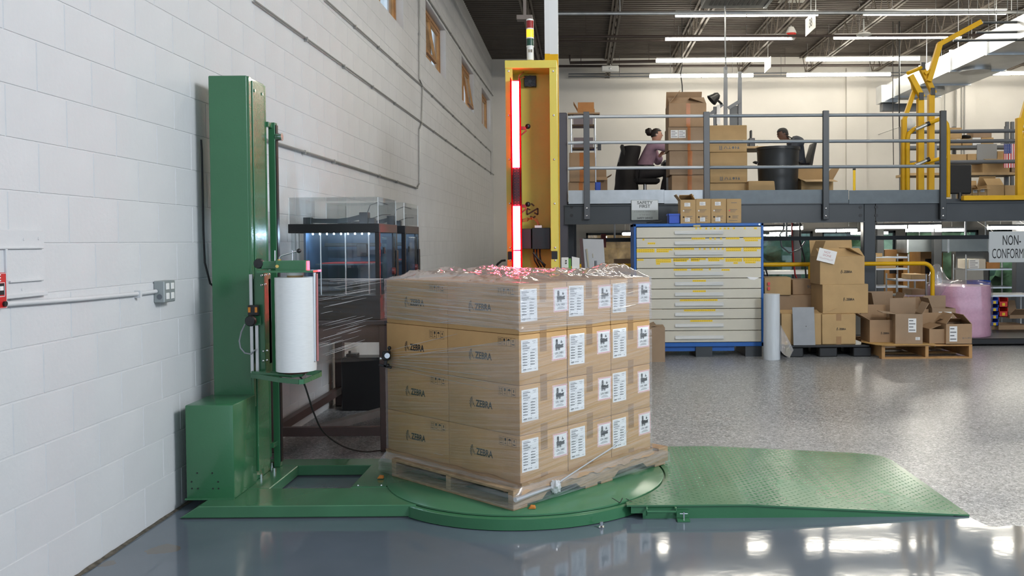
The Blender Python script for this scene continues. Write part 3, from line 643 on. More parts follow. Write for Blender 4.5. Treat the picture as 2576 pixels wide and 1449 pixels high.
def zebra_geo(b, o, xd, up, s, mi=0):
    o, xd, up = Vector(o), Vector(xd), Vector(up); q = lambda x, z: o + xd * x * s + up * z * s
    def st(a, c_, w_): 
        d = (Vector(c_) - Vector(a)); n_ = Vector((-d.y, d.x)).normalized() * w_ / 2
        b.add([q(a[0] - n_.x, a[1] - n_.y), q(a[0] + n_.x, a[1] + n_.y), q(c_[0] + n_.x * .4, c_[1] + n_.y * .4), q(c_[0] - n_.x * .4, c_[1] - n_.y * .4)], [(0, 1, 2, 3)], mi)
    for a, c_, w_ in (((-2.62, .95), (-2.50, .35), .16), ((-2.82, .85), (-2.58, .15), .17), ((-3.0, .62), (-2.62, -.15), .17), ((-3.12, .32), (-2.66, -.5), .16), ((-3.16, -.05), (-2.72, -.82), .15), ((-3.1, -.4), (-2.86, -.85), .10), ((-2.42, .30), (-2.40, -.35), .13), ((-2.28, .05), (-2.28, -.42), .12), ((-2.16, -.1), (-2.14, -.32), .10)): st(a, c_, w_)
    b.add([q(-2.02 + .11 * math.cos(k * R(45)), -.42 + .11 * math.sin(k * R(45))) for k in range(8)], [tuple(range(8))], mi)
    b.text('ZEBRA', q(.12, 0), xd, up, s * 1.42, mi, .034, .86)
def logo_mesh(s, name='printed_logo'):
    b = MB(); zebra_geo(b, (-.0005, 0, 0), (0, -1, 0), (0, 0, 1), s); return mesh_only(b, name, ink)
def icons_mesh(s=1.0):
    b = MB(); X = -.0005; y0 = .066 * s; cw = .033 * s; h = .022 * s; t_ = .0011
    def q(ya, yb_, za, zb_): b.quad((X, -ya, za), (X, -yb_, za), (X, -yb_, zb_), (X, -ya, zb_))
    for i in range(4):
        a = -y0 + i * cw; c_ = a + cw * .96
        q(a, c_, -h, -h + t_); q(a, c_, h - t_, h); q(a, a + t_, -h, h); q(c_ - t_, c_, -h, h); m_ = (a + c_) / 2; k = s
        if i == 0:
            for d in (-.006, .006): q(m_ + d * k - .0015, m_ + d * k + .0015, -.006 * k, .014 * k); b.add([(X, -(m_ + d * k - .004), .011 * k), (X, -(m_ + d * k + .004), .011 * k), (X, -(m_ + d * k), .018 * k)], [(0, 1, 2)])
            q(m_ - .010 * k, m_ + .010 * k, -.014 * k, -.011 * k)
        elif i == 1: b.add([(X, -(m_ - .007 * k), .016 * k), (X, -(m_ + .007 * k), .016 * k), (X, -(m_ + .005 * k), .002 * k), (X, -(m_ - .005 * k), .002 * k)], [(0, 1, 2, 3)]); q(m_ - .001, m_ + .001, -.012 * k, .003 * k); q(m_ - .006 * k, m_ + .006 * k, -.014 * k, -.011 * k)
        elif i == 2: b.add([(X, -(m_ - .012 * k), .006 * k), (X, -(m_ - .006 * k), .014 * k), (X, -m_, .017 * k), (X, -(m_ + .006 * k), .014 * k), (X, -(m_ + .012 * k), .006 * k)], [(0, 1, 2, 3, 4)]); q(m_ - .001, m_ + .001, -.012 * k, .006 * k)
        else: q(m_ - .003 * k, m_ + .003 * k, 0, .014 * k); q(m_ - .010 * k, m_ + .010 * k, -.014 * k, -.009 * k)
    return mesh_only(b, 'handling_symbols', ink)
SHIP, UNL, LOGO, ICON = label_ship(), label_un(), logo_mesh(.035), icons_mesh()
g_ = .0016
bb = MB(); bb.box(g_, BW - g_, g_, BD - g_, .0008, BHt - .0008); BODY = mesh_only(bb, 'body', kraft_l, bevel=.004, bseg=2, smooth=True)
bb = MB(); bb.box(BW * .42, BW * .56, -.0004 + g_, g_, .0, BHt * .16); TAPE = mesh_only(bb, 'tape', tape)
bb = MB(); bb.box(BW * .42, BW * .56, -.0004 + g_, g_, BHt * .62, BHt - .001); TAPE2 = mesh_only(bb, 'tape', tape)
bb = MB(); bb.box(BW * .42, BW * .56, .002, BD - .002, BHt - .001, BHt - .0004); TTAPE = mesh_only(bb, 'tape', tape)
lay = ['bottom', 'second', 'third', 'top']; col_r = ['near corner', 'middle of label side', 'right end of label side']
for k in range(4):
    for i in range(3):
        for j in range(2):
            jit = Vector((random.uniform(-.002, .002), random.uniform(-.002, .002), 0))
            loc = LW(i * BW + jit.x, j * BD + jit.y, Z0 + k * BHt)
            if j == 0: l = 'wrapped kraft carton, %s layer of the load, %s' % (lay[k], col_r[i])
            elif i == 0: l = 'wrapped kraft carton, %s layer of the load, left end of logo side' % lay[k]
            else: l = 'wrapped kraft carton hidden in back row of the load, %s layer, %s' % (lay[k], ['', 'middle', 'right end'][i])
            cn = thing('carton', l, 'box', loc, TH + random.uniform(-.002, .002), 'cartons of the wrapped pallet load')
            obj_of(BODY, 'body', cn); obj_of(TAPE, 'tape', cn); obj_of(TAPE2, 'tape', cn)
            if k == 3: obj_of(TTAPE, 'tape', cn)
            if j == 0:
                dx, dz = random.uniform(-.004, .004), random.uniform(-.004, .004)
                obj_of(SHIP, 'shipping_label', cn, (BW * .205 + dx, g_, BHt * .585 + dz), (0, R(random.uniform(-.8, .8)), 0))
                obj_of(UNL, 'hazard_label', cn, (BW * (.83 if k < 3 else .86) - dx, g_, BHt * .635 - dz), (0, R(random.uniform(-1, 1)), 0))
            if i == 0:
                obj_of(LOGO, 'printed_logo', cn, (g_, BD * .49, BHt * .50)); obj_of(ICON, 'handling_symbols', cn, (g_, BD * .165, BHt * .845))
ZT = Z0 + 4 * BHt
# ---- stretch film
sf = thing('stretch_film', 'clear stretch film wrapped around the carton load and pallet', 'plastic film', NC + Vector((0, 0, .08)), TH)
def sheet(name, m, z_lo, z_hi, nz, npt, amp, shear, f0=0.0, f1=1.0, seed=0):
    vs, uv = [], []
    for a in range(npt + 1):
        fr_ = f0 + (f1 - f0) * a / npt
        for c_ in range(nz + 1):
            T = 2 * (3 * BW + 2 * BD); d = (fr_ % 1.0) * T
            lo, hi = z_lo(d), z_hi(d); z = lo + (hi - lo) * c_ / nz
            k = min(1, max(0, (Z0 + .01 - z) / .05)); o_ = .007
            X0 = -o_ + (PX0 - .006 + .007) * k; X1 = 3 * BW + o_ + (PX1 - 3 * BW) * k; Yy0 = -o_ + (PY0 - .003) * k; Y1_ = 2 * BD + o_
            Ls = [2 * BD, 3 * BW, 2 * BD, 3 * BW]; s_ = 0; e = d
            while s_ < 3 and e > Ls[s_]: e -= Ls[s_]; s_ += 1
            f = e / Ls[s_]
            x, y, nx, ny = [(X0, Y1_ + (Yy0 - Y1_) * f, -1, 0), (X0 + (X1 - X0) * f, Yy0, 0, -1), (X1, Yy0 + (Y1_ - Yy0) * f, 1, 0), (X1 + (X0 - X1) * f, Y1_, 0, 1)][s_]
            w_ = amp * (noise.noise((d * 2.2, (z + shear * d) * 55, seed)) + .6 * noise.noise((d * 5, (z + shear * d) * 120, seed + 3)))
            w_ = max(w_, -.005)
            vs.append(LW(x + nx * w_, y + ny * w_, z)); uv.append((d, z + shear * d))
    b = MB(); m_ = nz + 1
    b.add(vs, [(a * m_ + c_, (a + 1) * m_ + c_, (a + 1) * m_ + c_ + 1, a * m_ + c_ + 1) for a in range(npt) for c_ in range(nz)]); b.uv = uv
    return b.build(name, m, sf, smooth=True, angle=80)
zl1 = Z0 + 3 * BHt
sheet('upper_wrap', film_top, lambda d: zl1 + .028 + .012 * noise.noise((d * 3, 0, 1)) + (.0 if d < 2 * BD else -.012), lambda d: ZT + .004 + .004 * noise.noise((d * 9, 3, 1)), 44, 150, .0035, .02, seed=1)
def lowtop(d):
    if d < 2 * BD: f = d / (2 * BD); return .735 + (.935 - .735) * f
    if d < 2 * BD + 3 * BW: return .935 - .03 * ((d - 2 * BD) / (3 * BW))
    return .90 - .165 * ((d - 2 * BD - 3 * BW) / (2 * BD + 3 * BW))
sheet('lower_wrap', film, lambda d: .086, lowtop, 90, 150, .0035, -.10, seed=5)
# crumpled film over the top
b = MB(); n = 84; vs = []; uv = []
for a in range(n + 1):
    for c_ in range(n + 1):
        fx_, fy_ = a / n, c_ / n; x = -.008 + (3 * BW + .016) * fx_; y = -.008 + (2 * BD + .016) * fy_
        e = min(fx_, 1 - fx_, fy_, 1 - fy_); ed = min(1, e / .10)
        q = Vector((x * 3.2, y * 3.2, 1.7)); rdg = 1 - abs(noise.noise(q * 1.4)) * 2.2; r2 = 1 - abs(noise.noise(q * 3.7 + Vector((5, 1, 2)))) * 2
        big = max(0, noise.noise(Vector((x * 2.1 + 3.3, y * 2.1, .4))))
        h = ed * (.010 + .030 * max(0, rdg) * (.4 + big * 1.6) + .016 * max(0, r2) + .008 * noise.noise(q * 9))
        h += .020 * math.exp(-((x - .95) ** 2 + (y - .18) ** 2) / .012) + .010 * ed
        vs.append(LW(x, y, ZT + .004 + max(0, h))); uv.append((x, y))
m_ = n + 1; b.add(vs, [(a * m_ + c_, (a + 1) * m_ + c_, (a + 1) * m_ + c_ + 1, a * m_ + c_ + 1) for a in range(n) for c_ in range(n)]); b.uv = uv
b.build('crumpled_top_film', film_crumple, sf, smooth=True, angle=80)
# twisted tail with knot on the label side
def onR(px, py, off=-.022):
    d = ray(px, py); o_ = Vector((0, 0, HC)); n_ = -V; p0_ = LW(0, off, 0); t_ = (p0_ - o_).dot(n_) / d.dot(n_); return o_ + d * t_
def onL(px, py, off=-.02):
    d = ray(px, py); o_ = Vector((0, 0, HC)); n_ = -U; p0_ = LW(off, 0, 0); t_ = (p0_ - o_).dot(n_) / d.dot(n_); return o_ + d * t_
tail = glass('twisted_film', (.95, .95, .97), .12, .12, .38, (.85, .87, .92))
b = MB(); pts = [onR(1296, 1258, -.03), onR(1340, 1243), onR(1388, 1224), onR(1430, 1198), onR(1500, 1152), onR(1545, 1122), onR(1580, 1085, -.012)]
rs = [.013, .010, .007, .0045, .004, .005, .001]; b.tube([p + Vector((0, 0, .003 * math.sin(i_ * 2.3))) for i_, p in enumerate(pts)], rs, 8)
b.build('twisted_tail', tail, sf, smooth=True)
b = MB(); kc = onR(1397, 1224, -.03); n = 22; vs = []
for i in range(n // 2 + 1):
    for j in range(n):
        tt, ph = math.pi * i / (n // 2), 2 * math.pi * j / n; d = Vector((math.sin(tt) * math.cos(ph), math.sin(tt) * math.sin(ph), math.cos(tt)))
        vs.append(kc + Vector((d.x * .028, d.y * .02, d.z * .032)) * (1 + .55 * noise.noise(d * 3.1)))
b.add(vs, [(i * n + j, i * n + (j + 1) % n, (i + 1) * n + (j + 1) % n, (i + 1) * n + j) for i in range(n // 2) for j in range(n)])
b.build('film_knot', glass('knotted_film', (.95, .95, .97), .15, .1, .75, (.92, .93, .95)), sf, smooth=True)
# taut web from the roll to the load
b = MB(); nu, nv = 24, 90; vs = []; uv = []
a0_, a1_ = Vector((RC.x + .105, RC.y + .03, 0)), LW(-.012, 2 * BD + .004, 0)
for i in range(nu + 1):
    f = i / nu
    for j in range(nv + 1):
        g = j / nv; zr_ = zb + .03 + (zt - zb - .04) * g; zl_ = .735 + (ZT - .735) * g; z = zr_ + (zl_ - zr_) * f
        p = a0_.lerp(a1_, f); w_ = .004 * math.sin(math.pi * min(1, f * 1.3 + .1)) * (noise.noise((f * 1.2, g * 26, 2)) + .7 * noise.noise((f * 2, g * 60, 7)))
        vs.append((p.x + w_ * .6, p.y - w_, z + .002 * noise.noise((f * 3, g * 9, 1)))); uv.append((f * .4, g * .5 + .03 * f))
m_ = nv + 1; b.add(vs, [(i * m_ + j, (i + 1) * m_ + j, (i + 1) * m_ + j + 1, i * m_ + j + 1) for i in range(nu) for j in range(nv)]); b.uv = uv
b.build('film_web', film_web, sf, smooth=True, angle=80)
fold_glint = glass('film_fold', (.97, .97, .97), .25, .12, .45, (.95, .96, .98))  # pale hazy tubes stand in for bright glints along film folds
b = MB(); rnd = random.Random(4)
fl_ = [(.995, .05, 1, .0020), (.965, .2, 1, .0020), (.93, .3, 1, .0016), (.90, .42, 1, .0015), (.865, .25, 1, .0013), (.83, .35, 1, .0012)]
for k in range(30):
    g = .05 + .78 * rnd.random(); f0 = rnd.random() * .45; fl_.append((g, f0, min(.95, f0 + .15 + .4 * rnd.random()), .0008 + .0009 * rnd.random()))
for g, f0, f1, r_ in fl_:
    pts = []
    for s_ in range(7):
        f = f0 + (f1 - f0) * s_ / 6; zr_ = zb + .03 + (zt - zb - .04) * g; zl_ = min(zr_ + .035 + .05 * (1 - g), ZT + .004); p = a0_.lerp(a1_, f); pts.append((p.x, p.y - .005, zr_ + (zl_ - zr_) * f))
    b.tube(pts, [r_ * (.25 + .75 * math.sin(math.pi * (s_ + .5) / 7)) for s_ in range(7)], 6)
o = b.build('film_fold_glints', fold_glint, sf, smooth=True)
# fine pale tubes standing in for glints on folds of the wrapped faces
b = MB()
def glint_on(face, s0, z0, s1, z1, r_):
    pts = []
    for k in range(6):
        f = k / 5; s_ = s0 + (s1 - s0) * f; z = z0 + (z1 - z0) * f; pts.append(LW(-.012, s_, z) if face == 'L' else LW(s_, -.012, z))
    b.tube(pts, [r_ * (.3 + .7 * math.sin(math.pi * (k + .5) / 6)) for k in range(6)], 5)
for k in range(9): glint_on('L', 2 * BD - .03, .735 + .012 * k - .04, rnd.uniform(.1, .5), .66 + .034 * k, .0010 + .0006 * rnd.random())
glint_on('L', 2 * BD - .01, .742, .0, .935, .0016)
for k in range(46):
    face = 'L' if k % 2 else 'R'; L_ = 2 * BD if face == 'L' else 3 * BW; s0 = rnd.random() * L_ * .8; ln = rnd.uniform(.06, .28); z0_ = rnd.choice([rnd.uniform(.22, .62), rnd.uniform(zl1 + .04, ZT - .01), rnd.uniform(zl1 + .04, ZT - .01)])
    glint_on(face, s0, z0_, min(L_, s0 + ln), z0_ + ln * rnd.uniform(-.04, .16) * (1 if face == 'R' else -1), rnd.uniform(.0006, .0012))
b.build('film_fold_glints', fold_glint, sf, smooth=True)
# black clamp at the left edge of the load
cl = onL(972, 893, -.03); ct = thing('clamp', 'small black clamp with knobs at left edge of wrapped load', 'clamp', cl)
b = MB(); b.box(cl.x - .022, cl.x + .022, cl.y - .02, cl.y + .02, cl.z - .03, cl.z + .025); b.build('body', black, ct, bevel=.006)
b = MB(); b.cyl(cl + Vector((.005, -.018, .0)), cl + Vector((.012, -.034, .0)), .016, 14); b.build('lens_ring', chrome, ct, smooth=True)
b = MB(); b.ball(cl + Vector((.02, -.01, .042)), .012, 10); b.cyl(cl + Vector((.02, -.01, .02)), cl + Vector((.02, -.01, .04)), .005, 8); b.build('knob', black, ct, smooth=True)
b = MB(); b.bar(cl + Vector((-.045, 0, -.055)), cl + Vector((.03, 0, -.075)), .014, .014); b.bar(cl + Vector((0, 0, -.02)), cl + Vector((-.01, 0, -.07)), .014, .018); b.ball(cl + Vector((.01, -.012, -.06)), .012, 10); b.build('jaw', black, ct, bevel=.002)
b = MB(); b.ball(cl + Vector((-.03, -.01, -.02)), .010, 10); b.build('ball_joint', chrome, ct, smooth=True)
# orange wedge chips
for (px, py, l) in ((957, 1203, 'left of the wrapped pallet'), (1338, 1279, 'under the near corner of the wrapped pallet')):
    p = G(px, py, .076); b = MB(); b.prism([(p.x - .018, .076), (p.x + .02, .076), (p.x + .016, .090), (p.x - .006, .092)], p.y - .012, p.y + .014); tag(b.build('wood_chip', mat('orange_wood', (.55, .19, .03), .7), bevel=.002), 'small orange wood wedge ' + l, 'wood chip')
# ================================================================ YELLOW TOWER
YT = 8.0
x0, x1, zt0, zt1 = pb(1271, 152, 1400, 172, YT)
tw = thing('yellow_tower', 'tall yellow steel tower with glowing red light bar behind the load', 'machine', ((x0 + x1) / 2, YT + .15, 0))
fl = 18 / F * YT
b = MB(); b.box(x0, x0 + .012, YT, YT + .30, 0, zt1); b.box(x1 - .012, x1, YT, YT + .30, 0, zt1); b.box(x0, x1, YT + .29, YT + .30, 0, zt1); b.build('cabinet_shell', yellow, tw)
zs = P(1335, 633, YT).z
for nm, xa, xb in (('left', x0, x0 + fl), ('right', x1 - fl, x1)):
    b = MB(); b.box(xa, xb, YT - .006, YT, zs + .004, zt0); f = b.build('front_flange', yellow, tw, bevel=.001)
    b = MB(); b.box(xa, xb, YT - .006, YT, 0, zs - .07); b.build('front_flange', yellow, tw, bevel=.001)
    b = MB(); b.box(xa + .006, xb - .006, YT - .004, YT, zs - .07, zs); b.build('vent_slot', black, tw)
    for py in (179, 290, 401, 512, 623, 655):
        p = P(1279 if nm == 'left' else 1391, py, YT - .008); b = MB(); b.ball((p.x + (py - 152) / 500 * .02, YT - .007, p.z), .010, 8, sc=(1, .5, 1)); b.build('bolt', chrome, f, smooth=True)
b = MB(); b.box(x0 - .004, x1 + .002, YT - .012, YT + .3, zt0, zt1); b.build('top_cap', yellow, tw, bevel=.004)
# LED bar
led = mat('lit_red_led', (1, .2, .25), .4, emis=(1.0, .045, .10), estr=75.0); ledoff = mat('unlit_led_lens', (.16, .03, .07), .25)
xl = P(1300, 450, YT).x; zl = [P(1300, q, YT).z for q in (205, 421, 519, 628, 632, 800)]
b = MB(); b.box(xl - .040, xl + .040, YT + .0, YT + .07, zl[5], zl[0] + .01); lb = b.build('light_bar', mat('led_housing', (.05, .02, .03), .5), tw)
rs = bpy.data.materials.new('added_red_shield'); rs.use_nodes = True  # red side fins added to limit the spill and give a halo glow
def shield():
    N, L = rs.node_tree.nodes, rs.node_tree.links; N.remove(N['Principled BSDF']); d = N.new('ShaderNodeBsdfDiffuse'); d.inputs[0].default_value = (.30, .01, .02, 1); t_ = N.new('ShaderNodeBsdfTranslucent'); t_.inputs[0].default_value = (.42, .02, .03, 1)
    m = N.new('ShaderNodeMixShader'); m.inputs[0].default_value = .6; L.new(d.outputs[0], m.inputs[1]); L.new(t_.outputs[0], m.inputs[2]); L.new(m.outputs[0], N['Material Output'].inputs[0])
shield()
for s_ in (-1, 1): b = MB(); b.box(min(xl + s_ * .0365, xl + s_ * .040), max(xl + s_ * .0365, xl + s_ * .040), YT - .15, YT + .0, zl[5], zl[0] + .01); b.build('added_side_shield', rs, lb)
for i0, i1 in ((1, 0), (3, 2), (5, 4)):
    b = MB(); b.box(xl - .035, xl + .035, YT - .012, YT + .0, zl[i0], zl[i1]); b.build('lit_segment', led, lb)
b = MB(); b.box(xl - .035, xl + .035, YT - .008, YT + .0, zl[2] + .002, zl[1] - .002); us = b.build('dark_segment', ledoff, lb)
b = MB(); z = zl[2] + .015
while z < zl[1] - .01:
    for s_ in (-.016, .016): b.ball((xl + s_, YT - .009, z), .007, 6)
    z += .0245
b.build('led_dots', mat('led_dot', (.5, .25, .3), .2), us, smooth=True)
# fan, knobs, boxes, wires
x0_, x1_, z0, z1 = pb(1318, 190, 1349, 218, YT + .24); b = MB(); b.box(x0_, x1_, YT + .24, YT + .29, z0, z1); fan = b.build('fan_housing', black, tw, bevel=.004)
c_ = Vector(((x0_ + x1_) / 2, YT + .238, (z0 + z1) / 2)); b = MB()
for k in range(7):
    a = k * 2 * math.pi / 7; b.bar(c_ + Vector((math.cos(a) * .015, 0, math.sin(a) * .015)), c_ + Vector((math.cos(a + .5) * .046, 0, math.sin(a + .5) * .046)), .004, .018, (0, 1, 0))
b.cyl(c_ + Vector((0, -.002, 0)), c_ + Vector((0, .004, 0)), .016, 12); b.tube([c_ + Vector((math.cos(k * .4) * .05, 0, math.sin(k * .4) * .05)) for k in range(16)], .003, 5, 0, True); b.build('fan_blades', dgrey, fan)
for py in (318, 514):
    k0 = P(1328, py, YT + .05); b = MB(); b.ball(k0, .024, 12); kb = b.build('clamp_knob', black, tw, smooth=True)
    b = MB(); b.bar(P(1310, py + 4, YT + .06), P(1324, py + 5, YT + .05), .02, .03); b.bar(P(1311, py + 22, YT + .06), P(1325, py + 10, YT + .05), .012, .012); b.build('clamp_arm', mat('clear_red_plastic', (.45, .08, .08), .3), kb, bevel=.003)
xa, xb, z0, z1 = pb(1338, 573, 1384, 627, YT + .08); b = MB(); b.box(xa, xb, YT + .08, YT + .27, z0, z1); b.build('control_box', black, tw, bevel=.004)
xa, xb, z0, z1 = pb(1313, 575, 1336, 626, YT + .08); b = MB(); b.box(xa, xb, YT + .09, YT + .26, z0, z1); b.build('power_supply', mat('dark_red_grey', (.05, .03, .035), .4), tw, bevel=.004)
xa, xb, z0, z1 = pb(1345, 567, 1363, 573, YT + .1); b = MB(); b.box(xa, xb, YT + .1, YT + .2, z0, z1); b.build('connector', pvc, tw)
b = MB(); q = lambda u, v: P(1322 + u, 510 + v, YT + .285)
for p, r_ in (((4, 14), (4, 30)), ((4, 30), (31, 14)), ((31, 14), (31, 30)), ((31, 30), (22, 25)), ((12, 34), (19, 38)), ((19, 38), (25, 34)), ((14, 2), (22, 8)), ((4, 14), (12, 18))): b.bar(q(*p), q(*r_), .014, .004, (0, 1, 0))
b.build('arrow_emblem', mat('brown_print', (.16, .07, .04), .6), tw)
wirem = mat('orange_wire', (.45, .12, .04), .5)
b = MB(); b.tube([P(1302, 204, YT + .1), P(1306, 190, YT + .1), P(1316, 182, YT + .15), P(1326, 172, YT + .2)], .005, 6); b.tube([P(1304, 203, YT + .1), P(1312, 196, YT + .15), P(1320, 194, YT + .2)], .004, 6); b.build('wire_bundle', wirem, tw, smooth=True)
for w_ in range(4):
    b = MB(); b.tube([P(1314, 552 + w_ * 2, YT + .1), P(1326, 548 + w_ * 3, YT + .14), P(1338, 552 - w_ * 2, YT + .1), P(1350, 550 + w_ * 3, YT + .16), P(1358 - w_ * 2, 568, YT + .16)], .0035, 6); b.build('wire', wirem, tw, smooth=True)
b = MB()
for px in (1343, 1350, 1358): b.tube([P(px, 627, YT + .15), P(px, 640, YT + .15), P(px + 2, 655, YT + .16), P(px + 12, 672, YT + .2)], .008, 6)
b.tube([P(1341, 636, YT + .1), P(1352, 650, YT + .1), P(1372, 668, YT + .12)], .010, 6); b.build('cable_bundle', rubber, tw, smooth=True)
b = MB(); b.tube([P(1272, 655, YT + .1), P(1262, 656, YT + .1), P(1252, 664, YT + .1), P(1245, 676, YT + .1), P(1240, 700, YT + .12)], .010, 8); b.build('power_cable', rubber, tw, smooth=True)
# stack light
sp = P(1334, 152, YT + .12); st_ = thing('stack_light', 'signal stack light with red, lit amber and green lenses on tower', 'signal light', (sp.x, sp.y, zt1))
zz = lambda py: P(1334, py, YT + .12).z; dx = lambda py: (152 - py) / 105 * -.004
def sec(name, m, pa, pb_, r_=.033): 
    b = MB(); b.cyl((sp.x, sp.y, zz(pa)), (sp.x, sp.y, zz(pb_)), r_, 20); return b.build(name, m, st_, smooth=True)
sec('base', pvc, 152, 119, .031); sec('ring', pvc, 119, 116, .034)
sec('green_lens', mat('green_lens_plastic', (.01, .06, .035), .12), 116, 98); sec('ring', pvc, 98, 95, .034)
sec('amber_lens', mat('lit_amber_lens', (.9, .4, .03), .2, emis=(1, .30, .008), estr=1.9), 95, 75); sec('ring', pvc, 75, 72, .034)
sec('red_lens', mat('red_lens_plastic', (.28, .012, .012), .12), 72, 53)
b = MB(); b.lathe([(.033, zz(53)), (.033, zz(50)), (.024, zz(48)), (0, zz(47.5))], (sp.x, sp.y, 0), 20); b.build('cap', pvc, st_, smooth=True)
b = MB()
for px in (1329, 1335): xa, xb, z0, z1 = pb(px, 124, px + 4, 131, YT + .085); b.box(xa, xb, YT + .085, YT + .093, z0, z1)
b.build('sound_vents', mat('tan_mesh', (.25, .22, .17), .6), st_)
# building column behind the tower
YC = 8.55; xa, xb, _, zs_ = pb(1371, 135, 1405, 300, YC); co = thing('steel_column', 'white steel column with yellow lower part behind yellow tower', 'column', ((xa + xb) / 2, YC, 0))
for nm, z0, z1, m in (('white_part', zs_, ZC, mat('column_white', (.62, .63, .64), .5)), ('yellow_part', 0, zs_, gyellow)):
    b = MB(); b.box(xa, xb, YC, YC + .012, z0, z1) if False else None
    b.box(xa, xa + .05, YC, YC + .12, z0, z1); b.box(xa + .05, xb, YC + .02, YC + .12, z0, z1); b.build(nm, m, co)
# small things right of the tower
xa, xb, z0, z1 = pb(1412, 648, 1430, 690, 8.9); t = thing('control_box', 'small white control box with green side right of yellow tower', 'control box', ((xa + xb) / 2, 8.95, 0))
b = MB(); b.box(xa, xb, 8.9, 9.0, z0, z1); cb = b.build('body', pvc, t, bevel=.003); b = MB(); b.box(xb, xb + .025, 8.905, 8.995, z0, z1 - .01); b.build('side_cover', mat('leaf_green', (.12, .35, .06), .5), t)
b = MB(); b.cyl(((xa + xb) / 2, 8.95, 0), ((xa + xb) / 2, 8.95, z0), .02, 10); b.cyl(((xa + xb) / 2, 8.95, 0), ((xa + xb) / 2, 8.95, .02), .12, 16); b.build('stand', mgrey, t, smooth=True)
b = MB()
for py in (656, 662): p = P(1424, py, 8.898); b.cyl(p, p + Vector((0, -.004, 0)), .008, 8)
b.build('buttons', dgrey, cb)
# leaning grey panel on trestle
a = [P(1466, 601, 9.9), P(1518, 602, 9.9), P(1528, 760, 9.7), P(1478, 760, 9.7)]
t = thing('grey_panel', 'light grey panel with dark edge leaning left of blue cabinet', 'panel', ((a[0].x + a[1].x) / 2, 9.6, 0))
zf = [Vector((p.x, p.y, p.z)) for p in a]; dn = lambda p, q: p + (q - p) * ((p.z) / (p.z - q.z))
bl, br = dn(a[0], a[3]), dn(a[1], a[2]); b = MB(); off = Vector((-.03, .05, 0))
b.add([bl, br, a[1], a[0], bl + off, br + off, a[1] + off, a[0] + off], [(0, 1, 2, 3), (7, 6, 5, 4), (0, 4, 5, 1), (1, 5, 6, 2), (2, 6, 7, 3), (3, 7, 4, 0)]); b.build('board', mat('light_grey_laminate', (.36, .37, .39), .45, var=.04), t)
b = MB(); b.bar(a[0] + Vector((-.02, .02, 0)), bl + Vector((-.02, .02, 0)), .035, .06, (0, 1, 0)); b.build('dark_edge', mat('maroon_edge', (.06, .03, .03), .5), t)
b = MB(); b.bar(P(1476, 626, 9.85), P(1481, 672, 9.8), .016, .006, (0, 1, 0)); b.build('tape_strip', mat('tan_strip', (.33, .30, .22), .6), t)
b = MB(); b.bar(P(1491, 638, 9.85), P(1492, 648, 9.84), .008, .006, (0, 1, 0)); b.build('tape_strip', mat('tan_strip', (.33, .30, .22), .6), t)
# chair back
xa, xb, z0, z1 = pb(1439, 645, 1458, 690, 9.3); t = thing('plastic_chair', 'white plastic chair back between control box and grey panel', 'chair', ((xa + xb) / 2, 9.3, 0))
b = MB(); b.add([(xa, 9.25, z0), (xb, 9.45, z0), (xb, 9.42, z1 - .02), (xa, 9.22, z1)], [(0, 1, 2, 3)]); b.add([(xa, 9.29, z0), (xb, 9.49, z0), (xb, 9.46, z1 - .02), (xa, 9.26, z1)], [(3, 2, 1, 0)]); b.box(xa, xb, 9.22, 9.48, z0, z0 + .04); b.build('backrest', pvc, t)
b = MB(); b.box(xa - .1, xb + .2, 9.05, 9.5, .43, .47); b.build('seat', pvc, t, bevel=.01)
for sx, sy in ((xa - .07, 9.09), (xb + .17, 9.09), (xa - .07, 9.46), (xb + .17, 9.46)): b = MB(); b.cyl((sx, sy, 0), (sx, sy, .44 if sy < 9.3 else z1 - .05), .014, 8); b.build('leg', mgrey, t, smooth=True)

# ================================================================ PRINTER TABLE AND ENCLOSURES
tm = mat('brown_table_steel', (.10, .065, .06), .4, var=.1)
TX0, TX1, TY0, TY1, TZ = -2.15, -1.30, 6.05, 7.85, .90
t = thing('steel_table', 'brown steel table carrying two enclosed printers by the block wall', 'table', ((TX0 + TX1) / 2, 7, 0))
b = MB(); b.box(TX0, TX1 + .02, TY0 - .02, TY1, TZ - .03, TZ); b.build('table_top', mat('dark_table_top', (.05, .04, .045), .35), t, bevel=.003)
b = MB(); b.box(TX0 + .06, TX1 - .06, TY0 + .01, TY0 + .05, TZ - .15, TZ - .03); b.box(TX0 + .06, TX1 - .06, TY1 - .05, TY1 - .01, TZ - .15, TZ - .03); b.build('apron', tm, t)
for x in (TX0, TX1 - .07):
    for y in (TY0, TY1 - .07): b = MB(); b.box(x, x + .07, y, y + .07, 0, TZ - .03); b.build('leg', tm, t, bevel=.004)
zr0 = .11
b = MB(); b.box(TX0 + .07, TX1 - .07, TY0 + .01, TY0 + .06, zr0, zr0 + .06); b.build('rail', tm, t)
b = MB(); b.box(TX0 + .07, TX1 - .07, TY1 - .06, TY1 - .01, .17, .23); b.build('rail', tm, t)
for x in (TX0 + .01, TX1 - .06): b = MB(); b.box(x, x + .05, TY0 + .07, TY1 - .07, zr0, zr0 + .06); b.build('rail', tm, t)
b = MB(); b.bar((TX0 + .30, TY0 + .06, zr0 + .03), (TX1 - .06, TY1 - .75, zr0 + .03), .07, .05); b.build('brace', mat('blue_grey_timber', (.22, .22, .22), .6, var=.1), t)
b = MB(); bx = pb(862, 898, 945, 1000, 7.6); b.box(bx[0], -1.36, 7.55, 7.75, 0.0, bx[3]); tag(b.build('black_case', black, bevel=.01), 'black case standing under the rear of printer table', 'case')
